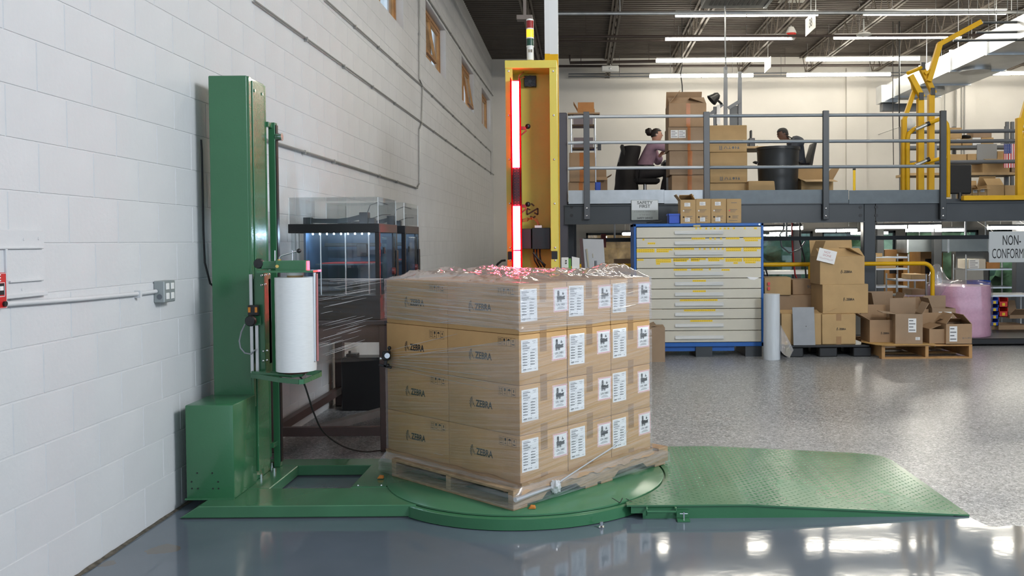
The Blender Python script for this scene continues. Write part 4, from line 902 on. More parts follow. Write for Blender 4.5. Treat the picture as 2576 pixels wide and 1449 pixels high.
b = MB(); p = P(885, 892, 7.62); b.box(p.x - .04, p.x + .05, 7.58, 7.68, bx[3], bx[3] + .028); b.cyl((p.x - .02, 7.63, bx[3] + .028), (p.x - .02, 7.63, bx[3] + .05), .012, 8); tag(b.build('small_adapter', black, bevel=.004), 'tiny black adapter on the black case under the table', 'adapter')
navy = mat('dark_blue_chamber', (.032, .062, .11), .4)
def printer(y0, y1, which):
    X0, X1 = -1.985, -1.365
    t = thing('printer_enclosure', 'black framed clear printer enclosure on table, ' + which, '3d printer', ((X0 + X1) / 2, (y0 + y1) / 2, TZ), 0, 'enclosed printers on steel table')
    ztop = 1.557
    def bx(n, m, *a, bevel=.003, parent=t): b = MB(); b.box(*a); return b.build(n, m, parent, bevel=bevel)
    bx('base', black, X0 + .10, X1, y0, y1, TZ, 1.07)
    bx('top_frame', black, X0, X1, y0, y0 + .03, 1.495, ztop); bx('top_frame', black, X0, X1, y1 - .03, y1, 1.495, ztop); bx('top_frame', black, X0, X0 + .03, y0 + .03, y1 - .03, 1.495, ztop); bx('top_frame', mat('grey_brown_frame', (.045, .038, .035), .4), X1 - .03, X1 + .001, y0 + .03, y1 - .03, 1.495, ztop)
    bx('back_panel', navy, X0 + .115, X1 - .03, y1 - .05, y1 - .03, 1.07, 1.495, bevel=0); bx('side_panel', navy, X0 + .10, X0 + .115, y0 + .02, y1 - .03, 1.07, 1.495, bevel=0)
    for x, w_ in ((X0 + .02, .02), (X1 - .03, .03)):
        for y in (y0 + .003, y1 - .033): bx('corner_post', black if w_ > .025 else acrylic, x, x + w_, y, y + .03, 1.05 if w_ > .025 else TZ, 1.495, bevel=0)
    bx('front_pane', acrylic, X0 + .02, X1 - .03, y0 + .004, y0 + .009, 1.07, 1.495, bevel=0)
    for x in (X0 + .04, X0 + .065): bx('tube_post', alum, x, x + .006, y0 + .02, y0 + .026, TZ, 1.495, bevel=0)
    # side door facing the aisle
    d = bx('door_pane', acrylic, X1 - .004, X1 + .001, y0 + .09, y1 - .12, .95, 1.47, bevel=0)
    bx('door_frame', black, X1 - .003, X1 + .004, y1 - .145, y1 - .12, .95, 1.47, bevel=0); bx('door_hinge', black, X1, X1 + .012, y0 + .10, y0 + .13, 1.35, 1.395)
    b = MB(); b.cyl((X1 + .002, y1 - .19, 1.22), (X1 + .02, y1 - .19, 1.22), .026, 14); b.build('door_handle', mat('dark_red_knob', (.10, .02, .02), .35), t, smooth=True)
    bx('handle_plate', black, X1 + .001, X1 + .012, y1 - .08, y1 - .02, 1.16, 1.37)
    # bed, rods, lamps
    b = MB(); b.box(X0 + .16, X1 - .08, y0 + .08, y1 - .1, 1.275, 1.283); bed = b.build('print_bed', mat('smoked_glass_bed', (.10, .12, .14), .1), t)
    b = MB(); b.box(X0 + .2, X1 - .12, y0 + .1, y1 - .14, 1.2835, 1.29); b.build('bed_sheet', mat('red_tape', (.35, .04, .04), .4), bed)
    for x in (X0 + .205, X0 + .375, X0 + .535): b = MB(); b.cyl((x, y0 + .055, 1.0), (x, y0 + .055, 1.495), .0055, 8); b.build('guide_rod', chrome, t, smooth=True)
    bx('gantry', black, X0 + .16, X1 - .06, y0 + .30, y0 + .33, 1.40, 1.425); bx('print_head', black, X0 + .40, X0 + .47, y0 + .26, y0 + .35, 1.33, 1.42); bx('spool_shelf', black, X0 + .32, X1 - .12, y1 - .15, y1 - .06, 1.07, 1.14)
    for k in range(9):
        x = X0 + .155 + k * .048; b = MB(); b.ball((x, y0 + .05, 1.488), .0055, 8); b.build('led_lamp', mat('cold_led', (1, 1, 1), .3, emis=(.55, .78, 1.0), estr=480.0), t, smooth=True)
    # cover
    b = MB(); h = 1.735; e = .004
    b.box(X0 + .005, X1 - .005, y0 + .005, y0 + .009, ztop, h); b.box(X0 + .005, X1 - .005, y1 - .009, y1 - .005, ztop, h); b.box(X0 + .005, X0 + .009, y0 + .009, y1 - .009, ztop, h); b.box(X1 - .009, X1 - .005, y0 + .009, y1 - .009, ztop, h); b.box(X0 + .005, X1 - .005, y0 + .005, y1 - .005, h, h + .004)
    cv = b.build('clear_cover', acrylic, t)
    edge = mat('bright_acrylic_edge', (.75, .78, .78), .2)
    for x, y in ((X0 + .005, y0 + .005), (X1 - .009, y0 + .005), (X1 - .009, y1 - .009)): b = MB(); b.box(x, x + .004, y - .001, y + .003, ztop, h); b.build('cover_edge', edge, cv)
    # drag chain and carriage above the frame
    b = MB(); y = y0 + .22; pts = [(X0 + .06, 1.585), (X0 + .16, 1.582), (X0 + .28, 1.580), (X0 + .36, 1.588), (X0 + .45, 1.61)]
    for (xa, za), (xb, zb_) in zip(pts, pts[1:]): b.bar((xa, y, za), (xb, y, zb_), .03, .032)
    b.build('drag_chain', black, t); bx('chain_anchor', black, X0 + .045, X0 + .10, y - .03, y + .03, ztop, 1.607); bx('carriage', black, X0 + .44, X0 + .50, y - .04, y + .04, ztop, 1.64); bx('extruder_motor', black, X0 + .50, X0 + .545, y - .03, y + .03, ztop, 1.60)
    b = MB(); b.tube([(X0 + .49, y, 1.64), (X0 + .51, y, 1.69), (X0 + .56, y + .05, 1.715), (X0 + .60, y + .15, 1.70)], .003, 6); b.tube([(X0 + .53, y, 1.60), (X0 + .57, y + .1, 1.625), (X0 + .6, y + .25, 1.63)], .003, 6); b.build('filament_tube', dgrey, t, smooth=True)
printer(6.08, 6.68, 'the nearer one with blue lit chamber'); printer(6.98, 7.58, 'the farther one beyond the blue lit one')

# ================================================================ THINGS ON THE LEFT WALL
p0 = W(0, 578); p1 = W(108, 740)
t = thing('wall_board', 'white painted wooden board with mouldings on block wall, left edge', 'wall panel', (WX, 3.4, W(60, 745).z))
za, zb_ = W(60, 578).z, W(60, 742).z; ya, yb_ = 3.05, W(106, 660).y
b = MB(); b.box(WX, WX + .012, ya, yb_, zb_ - .005, za); b.build('board', wallpaint, t, bevel=.003)
for (y0_, y1_, z0, z1) in ((ya, yb_ - .02, za - .075, za - .068), (W(10, 660).y - .02, W(10, 660).y - .008, zb_ + .06, za - .07), (W(12, 660).y, yb_ - .025, zb_ + .052, zb_ + .060), (ya, yb_, zb_ - .008, zb_ + .006)):
    b = MB(); b.box(WX + .01, WX + .022, y0_, y1_, z0, z1); b.build('moulding', wallpaint, t, bevel=.002)
b = MB()
for px, py in ((97, 600), (56, 728), (60, 602)): p = W(px, py, WX + .012); b.cyl((WX + .010, p.y, p.z), (WX + .014, p.y, p.z), .006, 10)
b.build('screw_heads', wallpaint, t)
# red fire sign
z1 = W(6, 686, WX + .03).z; z0 = W(6, 777, WX + .03).z; y1_ = W(17, 730, WX + .03).y; y0_ = y1_ - .12
t = thing('fire_sign', 'red fire plate with white lettering on white wall, cut by picture edge', 'sign', (WX, (y0_ + y1_) / 2, z0))
b = MB(); b.box(WX, WX + .03, y0_, y1_, z0, z1); b.build('plate', mat('fire_red', (.55, .012, .015), .35), t, bevel=.003)
X = WX + .0305; b = MB(); b.text('FIRE', (X, (y0_ + y1_) / 2 - .005, z1 - .02), (0, 1, 0), (0, 0, 1), .036, 0, .02); b.build('lettering', white, t)
def frame_yz(b, ya, yb_, za, zb_, w_, x): 
    for q in ((ya, yb_, zb_ - w_, zb_), (ya, yb_, za, za + w_), (ya, ya + w_, za, zb_), (yb_ - w_, yb_, za, zb_)): b.box(x, x + .001, q[0], q[1], q[2], q[3])
b = MB(); frame_yz(b, y0_ + .012, y1_ - .012, z0 + .045, z1 - .036, .002, X); frame_yz(b, y0_ + .002, y1_ - .002, z0 + .002, z1 - .002, .0015, X); b.build('white_border', white, t)
b = MB(); b.box(X, X + .0006, y0_ + .015, y1_ - .015, z0 + .052, z1 - .040); b.build('dark_window', ink, t)
b = MB(); b.text('CLASS', (X + .001, (y0_ + y1_) / 2 + .01, z1 - .062), (0, 1, 0), (0, 0, 1), .022, 0, .01) if False else b.box(X + .0006, X + .001, y1_ - .04, y1_ - .02, z1 - .066, z1 - .050); b.build('pale_mark', white, t)
b = MB(); b.cyl((X, y1_ - .018, z0 + .018), (X + .008, y1_ - .018, z0 + .018), .010, 12); b.build('black_button', black, t, smooth=True)
# white conduit and outlet box
b = MB(); xo = WX + .014; pts = [Vector((xo, 3.0, W(-20, 768, xo).z)), W(0, 766, xo), W(200, 752, xo), W(345, 739, xo), W(392, 733, xo)]
b.tube(pts, .0105, 10); cdt = thing('wall_conduit', 'white conduit along block wall ending at grey outlet box', 'conduit', (xo, 4, 1.15)); b.build('pipe', wallpaint, cdt, smooth=True)
b = MB(); p = W(347, 739, xo); b.box(WX, WX + .03, p.y - .008, p.y + .008, p.z - .02, p.z + .016); b.build('strap', wallpaint, cdt)
oy0, oy1 = W(386, 730).y, W(386, 730).y + .125; oz0, oz1 = W(386, 762).z, W(386, 707).z
t = thing('outlet_box', 'grey metal box with four white outlets on block wall', 'outlet', (WX, (oy0 + oy1) / 2, oz0))
b = MB(); b.box(WX, WX + .055, oy0, oy1, oz0, oz1); ob = b.build('box', mat('grey_box_steel', (.30, .33, .33), .45, .3), t, bevel=.004)
for yy in (oy0 + .035, oy0 + .09):
    for zz_ in (oz0 + .032, oz0 + .082): b = MB(); b.box(WX + .054, WX + .059, yy - .017, yy + .017, zz_ - .017, zz_ + .017); b.build('socket', pvc, t, bevel=.004)
b = MB(); b.cyl((WX + .03, oy0 + .001, oz0 + .03), (WX + .03, oy0 - .001, oz0 + .03), .014, 12); b.build('knockout', mgrey, ob)
# grey conduits farther along
emt = mat('grey_conduit', (.30, .295, .28), .45, .3)
def conduit(pts, label, r_=.013, x=WX + .02):
    b = MB(); q = [W(px, py, x) for px, py in pts]; b.tube(q, r_, 8); t = thing('wall_conduit', label, 'conduit', q[0], 0, 'grey conduits on the block wall'); b.build('pipe', emt, t, smooth=True)
    for i in range(len(q) - 1):
        L_ = (q[i + 1] - q[i]).length; n = int(L_ / 1.2)
        for k in range(1, n + 1): p = q[i].lerp(q[i + 1], k / (n + 1)); b = MB(); b.box(WX, x + r_ + .002, p.y - .008, p.y + .008, p.z - .022, p.z + .012); b.build('strap', emt, t)
conduit([(820, 0), (1040, 196), (1056, 210), (1235, 381), (1235, 440)], 'upper grey conduit sloping across block wall under the windows', .008)
conduit([(640, 2), (1040, 292), (1056, 304), (1246, 442)], 'middle grey conduit running along block wall', .008)
conduit([(670, 352), (900, 424), (1036, 468), (1050, 473), (1055, 462), (1055, 325), (1061, 308), (1063, 218), (1055, 200), (1055, -30)], 'thick grey conduit running behind the mast then turning up the wall', .011)
conduit([(1075, -8), (1178, 152), (1247, 250)], 'thin conduit along the tops of the high windows', .010)
conduit([(1246, 150), (1249, 445), (1247, 640)], 'vertical conduit at the far corner of block wall', .014)
# ================================================================ MEZZANINE
YM = 11.8
ZD = P(1900, 478, YM).z - .13; ZBb, ZBt = P(1900, 561, YM).z, P(1900, 512, YM).z
XL = P(1420, 500, YM).x
b = MB(); b.box(XL, 13.98, YM + .13, YB - .11, ZD - .1, ZD); ds = tag(b.build('mezzanine_deck', dgrey), 'dark mezzanine floor slab above the lower work area', 'floor slab')
bm_ = thing('mezzanine_beam', 'dark grey steel beam along front edge of mezzanine', 'beam', (6, YM, ZBb))
xc = P(2190, 540, YM).x
for xa, xb in ((XL, xc - .08), (xc + .08, 13.98)):
    b = MB(); b.box(xa, xb, YM + .03, YM + .045, ZBb, ZBt); b.box(xa, xb, YM, YM + .12, ZBb, ZBb + .014); b.box(xa, xb, YM, YM + .12, ZBt - .014, ZBt); b.build('channel', dgrey, bm_)
for px in (1438, 2165, 2205):
    for py in (521, 542): p = P(px, py, YM + .025); b = MB(); b.cyl(p, p + Vector((0, .01, 0)), .022, 10); b.build('bolt', black, bm_)
for px, w_, yy, top, lab in ((1417, 23, 11.86, 283, 'grey steel column at left end of mezzanine beside yellow tower'), (2188, 31, 11.84, 506, 'grey steel column carrying the mezzanine behind stacked cartons')):
    a = P(px - w_ / 2, 540, yy).x; c_ = P(px + w_ / 2, 540, yy).x; t = thing('steel_column', lab, 'column', ((a + c_) / 2, yy + .07, 0 if px < 2000 else 0))
    b = MB(); zt_ = P(px, top, yy).z if px < 2000 else ZBt; b.box(a, c_, yy, yy + .14, 0, zt_); b.build('shaft', mat('purple_grey_enamel', (.07, .065, .08), .4) if px < 2000 else dgrey, t, bevel=.012)
    b = MB(); b.box(a - .05, c_ + .05, yy - .04, yy + .18, 0, .015); b.build('base_plate', dgrey, t)
for px in (1436, 1442):
    p = P(px, 600, 12.6); b = MB(); b.box(p.x - .04, p.x + .04, 12.6 + (px - 1436) * .15, 12.7 + (px - 1436) * .15, -1.0, ZBt - .02); tag(b.build('steel_post', dgrey), 'thin dark post just right of the mezzanine end column, %s' % ('nearer' if px == 1436 else 'farther'), 'post')
# railing
rl = thing('railing', 'grey tube railing with galvanised toe boards along mezzanine edge', 'railing', (2.5, YM, ZBb))
posts = [1476, 1778, 2078, 2373]
for px in posts:
    a, c_, z0, z1 = pb(px - 7.5, 281 if px < 2000 else 278, px + 7.5, 552, YM - .04); b = MB(); b.box(a, c_, YM - .05, YM + .0, z0, z1); po = b.build('post', mat('post_grey', (.085, .09, .10), .4) if px < 2000 else dgrey, rl, bevel=.004)
    b = MB()
    for py in (524, 543): p = P(px, py, YM - .055); b.ball((p.x, YM - .052, p.z), .014, 8, sc=(1, .5, 1))
    b.build('bolt', chrome, po, smooth=True)
ends = [1429] + posts
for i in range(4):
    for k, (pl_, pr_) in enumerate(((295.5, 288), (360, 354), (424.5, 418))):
        y0_ = pl_ + (pr_ - pl_) * i / 4; y1_ = pl_ + (pr_ - pl_) * (i + 1) / 4; b = MB(); b.cyl(P(ends[i] + (6 if i else 0), y0_, YM), P(ends[i + 1] - 6, y1_, YM), .022, 12); b.build('rail', mat('sheen_tinted_rail', (.52, .55, .58), .35, .3) if i < 2 else mat('plain_rail', (.20, .23, .26), .35, .3), rl, smooth=True)  # first two bays paler, reflected brightness put into the colour
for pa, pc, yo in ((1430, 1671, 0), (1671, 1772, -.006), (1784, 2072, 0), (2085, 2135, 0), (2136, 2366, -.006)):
    a, c_, z0, z1 = pb(pa, 478, pc, 512, YM); b = MB(); b.box(a, c_, YM + .005 + yo, YM + .010 + yo, z0, z1); b.build('toe_board', mat('sheen_tinted_galvanised', (.40, .43, .46), .42, .5, var=.08, scale=9) if pa < 1700 else mat('blue_grey_galvanised', (.105, .125, .14), .45, .4, var=.1, scale=9), rl)  # left boards get a lighter colour that paints in reflected light
# safety sign
a, c_, z0, z1 = pb(1588, 503, 1656, 554, YM - .01); t = thing('safety_sign', 'grey safety first sign hung on the mezzanine beam', 'sign', ((a + c_) / 2, YM - .01, z0)); m_ = (a + c_) / 2; H = z1 - z0
b = MB(); b.box(a, c_, YM - .014, YM - .006, z0, z1); b.build('plate', mat('sign_grey', (.33, .36, .34), .4), t, bevel=.004)
b = MB(); y = YM - .0146; b.box(a + .006, c_ - .006, y, YM - .0138, z0 + H * .5, z1 - .006); b.build('header_panel', mat('sign_header', (.62, .63, .62), .3, .2), t)
b = MB(); y = YM - .0152
for s_, f, sz, bo in (('SAFETY', .86, .056, .02), ('FIRST', .68, .056, .02)): b.text(s_, (m_, y, z0 + H * f), (1, 0, 0), (0, 0, 1), sz, 0, bo, 1.1)
b.build('header_lettering', mat('sign_dark', (.10, .11, .10), .6), t)
b = MB()
for s_, f in (('A CAREFUL OPERATOR', .42), ('IS THE BEST', .26)): b.text(s_, (m_, y, z0 + H * f), (1, 0, 0), (0, 0, 1), .030, 0, .0, .9)
b.build('faded_lettering', mat('sign_faded', (.2, .215, .2), .6), t)
b = MB(); b.text('SAFETY DEVICE', (m_, y, z0 + H * .10), (1, 0, 0), (0, 0, 1), .033, 0, .015, .9); b.build('lettering', ink, t)

# ================================================================ CARTON HELPER
def small_label(w_, h_, bars=4):
    b = MB(); b.box(-w_ / 2, w_ / 2, -.0012, 0, -h_ / 2, h_ / 2, 0)
    for i in range(bars): z = h_ / 2 - h_ * (i + .7) / (bars + .4); wd = w_ * (.8 if i % 2 else .55); b.quad((-w_ * .42, -.0016, z - h_ * .035), (-w_ * .42 + wd, -.0016, z - h_ * .035), (-w_ * .42 + wd, -.0016, z + h_ * .035), (-w_ * .42, -.0016, z + h_ * .035), 1)
    return b
def mark_row(x, y, z, s):
    vs, fs = [], []
    def q(pts):
        o = len(vs); vs.extend([(x + p[0] * s, y, z + p[1] * s) for p in pts]); fs.append(tuple(range(o, o + len(pts))))
    q([(-2, 0), (-1.8, 0), (-1.8, .7), (-2, .7)]); q([(-1.6, 0), (-1.4, 0), (-1.4, .7), (-1.6, .7)]); q([(-2.05, -.2), (-1.35, -.2), (-1.35, -.05), (-2.05, -.05)])
    q([(-1.0, 0), (-.8, 0), (-.55, .6), (-.7, .6)]); q([(-.5, .6), (-.4, .6), (-.1, 0), (-.3, 0)])
    q([(.05, 0), (.65, 0), (.65, .12), (.05, .12)]); q([(.28, .1), (.42, .1), (.42, .6), (.28, .6)])
    q([(1.15 + .3 * math.cos(k * R(45)), .3 + .3 * math.sin(k * R(45))) for k in range(8)])
    q([(1.65, 0), (1.8, 0), (1.95, .3), (1.8, .6), (1.65, .6)]); q([(2.1, 0), (2.6, 0), (2.5, .35), (2.35, .65), (2.2, .35)])
    return vs, fs
def carton(label, px0, py0, px1, py1, Y, d, m=kraft, z0=None, flaps=None, tp=None, logo=None, labels=(), rz=0, group=None, side=None, words=()):
    a, c_, za, zb_ = pb(px0, py0, px1, py1, Y); z = za if z0 is None else z0; w_, h = c_ - a, zb_ - z
    t = thing('carton', label, 'box', ((a + c_) / 2, Y + d / 2, z), rz, group); x0, x1, y0, y1 = -w_ / 2, w_ / 2, -d / 2, d / 2
    b = MB()
    if flaps is None: b.box(x0, x1, y0, y1, 0, h); b.build('body', m, t, local=True, bevel=.006, smooth=True)
    else:
        e = .006
        b.box(x0, x1, y0, y1, 0, e); b.box(x0, x1, y0, y0 + e, e, h); b.box(x0, x1, y1 - e, y1, e, h); b.box(x0, x0 + e, y0 + e, y1 - e, e, h); b.box(x1 - e, x1, y0 + e, y1 - e, e, h); b.build('body', m, t, local=True)
        for k, ang in flaps.items():
            L_ = {'f': d, 'b': d, 'l': min(w_, d), 'r': min(w_, d)}[k] * .48
            an = R(ang); b = MB()
            if k in 'fb':
                sg = -1 if k == 'f' else 1; yy = y0 + .003 if k == 'f' else y1 - .003; Mx = Matrix.Translation((0, yy, h)) @ Matrix.Rotation(-an * sg, 4, 'X'); b.box(x0 + .004, x1 - .004, -.003, .003, 0, L_, 0, Mx)
            else:
                sg = -1 if k == 'l' else 1; xx = x0 + .003 if k == 'l' else x1 - .003; Mx = Matrix.Translation((xx, 0, h)) @ Matrix.Rotation(an * sg, 4, 'Y'); b.box(-.003, .003, y0 + .004, y1 - .004, 0, L_, 0, Mx)
            b.build('flap', m, t, local=True)
    if tp:
        for e_ in tp:
            f0, f1, tm_ = e_[:3]; q0, q1 = e_[3:] if len(e_) > 3 else (0, 1); b = MB(); b.box(x0 + w_ * f0, x0 + w_ * f1, y0 - .0012, y0, h * q0, h * q1); b.build('tape', tm_, t, local=True)
    if logo:
        for (fx_, fz_, s_) in logo: b = MB(); zebra_geo(b, (x0 + w_ * fx_, y0 - .001, h * fz_), (1, 0, 0), (0, 0, 1), s_); b.build('printed_logo', ink, t, local=True)
    for (fx_, fz_, lw, lh) in labels:
        o = small_label(lw, lh).build('paper_label', [white, greyink], t, local=True); o.location = (x0 + w_ * fx_, y0 - .0005, h * fz_)
    for (s_, fx_, fz_, sz) in words:
        if s_ is None:
            b = MB(); b.add(*mark_row(x0 + w_ * fx_, y0 - .001, h * fz_, sz)); b.build('print', greyink, t, local=True); continue
        b = MB(); b.text(s_, (x0 + w_ * fx_, y0 - .001, h * fz_), (1, 0, 0), (0, 0, 1), sz, 0, .01); b.build('print', greyink, t, local=True)
    t['_top'] = z + h; return t
top = lambda t: t['_top']
# ---- stacks on the deck
gA = 'cartons stacked on the mezzanine'
cA = carton('bottom carton of left tall stack on mezzanine, white marks on tape', 1690, 440, 1780, 495, 12.45, .5, kraft3, ZD, tp=[(.44, .56, otape)], group=gA)
cB = carton('second carton up in left tall mezzanine stack with orange tape', 1684, 379, 1780, 440, 12.43, .5, kraft2, top(cA), tp=[(.48, .60, otape)], group=gA)
cC = carton('third carton up in left tall mezzanine stack with white label', 1681, 319, 1778, 379, 12.42, .5, kraft2, top(cB), tp=[(.50, .58, otape)], labels=[(.16, .70, .10, .11), (.36, .70, .10, .11)], group=gA)
cD = carton('open topmost carton of left tall mezzanine stack', 1683, 260, 1777, 319, 12.41, .5, kraft3, top(cC), flaps={'f': -62, 'b': -20, 'l': -40, 'r': -70}, tp=[(.46, .57, otape)], group=gA)
marks = None
cE = carton('lowest carton of right mezzanine stack behind the railing post', 1786, 460, 1882, 495, 12.45, .5, kraft, ZD, group=gA)
cF = carton('middle carton of right mezzanine stack', 1786, 383, 1880, 460, 12.43, .5, kraft, top(cE), group=gA, words=[(marks, .5, .10, .06)])
cG = carton('topmost carton of right mezzanine stack', 1784, 315, 1879, 383, 12.42, .5, kraft, top(cF), group=gA, words=[(marks, .5, .12, .06)])
cH = carton('low flat carton beside round black bin on mezzanine', 1883, 455, 1978, 495, 12.3, .45, kraft, ZD, group=gA)
carton('open carton right of round black bin on mezzanine', 2016, 452, 2096, 495, 12.5, .5, kraft, ZD, flaps={'r': 30, 'b': 8, 'f': 100, 'l': 60}, group=gA)
carton('carton low at left end of mezzanine with orange tape', 1432, 384, 1497, 458, 12.5, .45, kraft3, None, tp=[(.40, .55, otape)], group=gA)
cJ = carton('lowest carton at left end of mezzanine', 1430, 458, 1496, 495, 12.52, .45, kraft3, ZD, tp=[(.40, .55, otape)], group=gA)
bpy.data.objects[[o.name for o in bpy.data.objects if o.get('label') == 'carton low at left end of mezzanine with orange tape'][0]].location.z = top(cJ)
# ---- wire shelf at left end
SY = 13.3; ax, bx_ = P(1438, 400, SY).x, P(1497, 400, SY).x
t = thing('wire_shelf', 'chrome wire shelf with cartons at left end of mezzanine', 'shelf', ((ax + bx_) / 2, SY, ZD))
zs_ = [ZD + .25, P(1467, 375, SY).z, P(1467, 318, SY).z]
for x in (ax, bx_):
    for y in (SY - .2, SY + .2): b = MB(); b.cyl((x, y, ZD), (x, y, P(1467, 295, SY).z), .013, 8); b.build('leg', chrome, t, smooth=True)
for z in zs_:
    b = MB()
    for k in range(9): y = SY - .2 + .4 * k / 8; b.cyl((ax, y, z), (bx_, y, z), .004, 5)
    for x in (ax, bx_): b.cyl((x, SY - .2, z), (x, SY + .2, z), .006, 5)
    b.build('wire_tray', chrome, t)
for z, l in ((zs_[2], 'upper'), (zs_[1], 'lower')):
    b = MB(); b.box(ax + .03, bx_ - .03, SY - .18, SY + .18, z + .006, z + .15); tag(b.build('plastic_tray', mat('brown_grey_plastic', (.16, .12, .12), .4)), 'brown plastic tray on %s tier of wire shelf' % l, 'tray')
zt_ = zs_[2] + .156
b = MB(); b.box(ax - .05, bx_ + .07, SY - .2, SY + .2, zt_, zt_ + .02); tag(b.build('cardboard_sheet', kraft3), 'flat cardboard on top of wire shelf under the orange brown carton', 'cardboard')
carton('orange brown open carton on top of wire shelf', 1453, 274, 1496, 300, SY - .15, .3, mat('orange_kraft', (.42, .19, .06), .75, var=.08), zt_ + .021, flaps={'b': 5, 'l': 30})
carton('small open carton on deck right of wire shelf', 1500, 445, 1528, 495, 13.6, .35, kraft3, ZD, flaps={'f': 110, 'r': 60, 'b': 10})
b = MB(); a, c_, z0, z1 = pb(1497, 458, 1511, 480, 13.0); b.box(a, c_, 13.0, 13.3, ZD, z1); tag(b.build('blue_bin', bluebin, bevel=.01), 'small blue bin on deck beside wire shelf', 'bin')
b = MB(); b.box(P(1503, 370, SY).x, P(1512, 370, SY).x, SY - .02, SY + .02, P(1507, 378, SY).z, P(1507, 362, SY).z); b.bar((bx_, SY, P(1507, 372, SY).z), P(1505, 372, SY), .012, .012); tag(b.build('scanner_holder', black), 'small black holder fixed to right side of wire shelf', 'holder')
# ---- round bin
BC = P(1957, 420, 12.55); zr_ = P(1957, 367, 12.3).z; r_ = (P(2012, 400, 12.55).x - P(1902, 400, 12.55).x) / 2
t = thing('round_bin', 'large round black bin behind mezzanine railing', 'bin', (BC.x, BC.y, ZD))
b = MB(); h = zr_ - ZD; b.lathe([(r_ * .78, 0), (r_ * .90, h * .82), (r_ * .93, h * .82), (r_ * .95, h * .95), (r_, h * .95), (r_, h), (r_ * .95, h), (r_ * .86, .03), (0, .03)], (BC.x, BC.y, ZD), 40); b.build('barrel', mat('black_bin_plastic', (.016, .018, .020), .4), t, smooth=True)
for s_ in (-1, 1): b = MB(); x = BC.x + s_ * r_ * .92; b.tube([(x, BC.y - .08, ZD + h * .72), (x + s_ * .05, BC.y - .06, ZD + h * .74), (x + s_ * .05, BC.y + .06, ZD + h * .74), (x, BC.y + .08, ZD + h * .72)], .012, 8); b.build('handle', mat('black_bin_plastic', (.016, .018, .020), .4), t, smooth=True)
# ---- yellow pallet gate at right
YG = 12.3; gt = thing('pallet_gate', 'yellow swing up pallet safety gate on mezzanine', 'gate', (P(2330, 480, YG).x, YG, ZD))
def gb(n, *pts, r_=.033, y=YG, sq=True):
    b = MB(); q = [P(px, py, y + dy) for px, py, dy in pts]
    for u, v in zip(q, q[1:]): b.bar(u, v, r_ * 2, r_ * 2, (0, 1, 0))
    return b.build(n, gyellow, gt, bevel=.004)
def gtb(n, pts, r_=.026): b = MB(); b.tube([P(px, py, YG + dy) for px, py, dy in pts], r_, 10); return b.build(n, gyellow, gt, smooth=True)
gb('post', (2315, 496, 0), (2315, 248, 0), r_=.041); gb('post', (2341, 496, .25), (2342, 238, .25), r_=.040)
gb('upright', (2273, 496, .1), (2274, 300, .1)); 
gb('swing_arm', (2320, 246, 0), (2290, 190, 0), r_=.036); gb('swing_arm', (2349, 236, .25), (2318, 170, .25), r_=.036)
gb('link_arm', (2274, 302, .1), (2300, 228, .1), (2296, 200, .1), r_=.028)
gb('lift_arm', (2336, 205, .2), (2364, 110, .2), r_=.036); gb('lift_arm', (2362, 112, .2), (2468, 55, .2), r_=.034); gb('stay', (2326, 186, .2), (2350, 172, .2), r_=.022)
b = MB(); b.cyl(P(2284, 184, YG), P(2322, 168, YG + .25), .026, 10); b.build('pivot_shaft', gyellow, gt, smooth=True)
for px, py, dy in ((2318, 242, 0), (2347, 230, .25), (2322, 166, .25)): b = MB(); p = P(px, py, YG + dy - .045); b.box(p.x - .03, p.x + .03, p.y - .01, p.y + .02, p.z - .05, p.z + .05); b.build('hinge_plate', black, gt)
gtb('hoop', [(2283, 496, .05), (2283, 350, .05), (2286, 336, .05), (2298, 326, .05), (2330, 312, .1), (2362, 300, .15), (2374, 301, .15), (2382, 312, .15), (2385, 330, .15), (2385, 496, .15)], .030)
gtb('hoop_rail', [(2280, 416, .05), (2330, 408, .1), (2380, 395, .15)], .026)
for py in (318, 408): b = MB(); b.cyl(P(2303, py + 8, YG - .10), P(2334, py - 6, YG - .08), .024, 10); g1 = b.build('damper', steel, gt, smooth=True); b = MB(); b.cyl(P(2331, py - 5, YG - .08), P(2338, py - 8, YG - .08), .033, 10); b.build('damper_cap', black, g1, smooth=True)
# second half of the gate at picture edge
g2 = thing('gate_frame', 'yellow gate frame at right picture edge on mezzanine', 'gate', (P(2570, 480, YG).x, YG, ZD)); gt = g2
gb('post', (2563, 505, 0), (2563, 297, 0), r_=.036); gb('swing_arm', (2565, 320, 0), (2600, 200, 0), r_=.034); gtb('hoop', [(2572, 505, .05), (2572, 350, .05), (2580, 330, .05), (2620, 310, .05)], .03); gtb('cross_bar', [(2560, 326, .05), (2600, 322, .05)], .024); gtb('cross_bar', [(2572, 416, .05), (2620, 410, .05)], .024)
b = MB(); a, c_, z0, z1 = pb(2424, 491, 2700, 503, YM + .02); b.box(a, c_, YM + .01, YM + .10, z0, z1); tag(b.build('kick_plate', gyellow, bevel=.004), 'yellow kick plate along the mezzanine gate opening', 'kick plate')
t = thing('railing', 'grey three bar railing behind the yellow pallet gate', 'railing', (P(2420, 480, 13.8).x, 13.8, ZD))
for py in (332, 357, 409):
    b = MB(); b.cyl(P(2280, py, 13.8), P(2562, py - 3, 13.8), .03, 10); b.build('rail', mgrey, t, smooth=True)
for px in (2284, 2559): x = P(px, 400, 13.8).x; b = MB(); b.cyl((x, 13.8, ZD), (x, 13.8, P(px, 331, 13.8).z), .03, 10); b.build('post', mgrey, t, smooth=True)
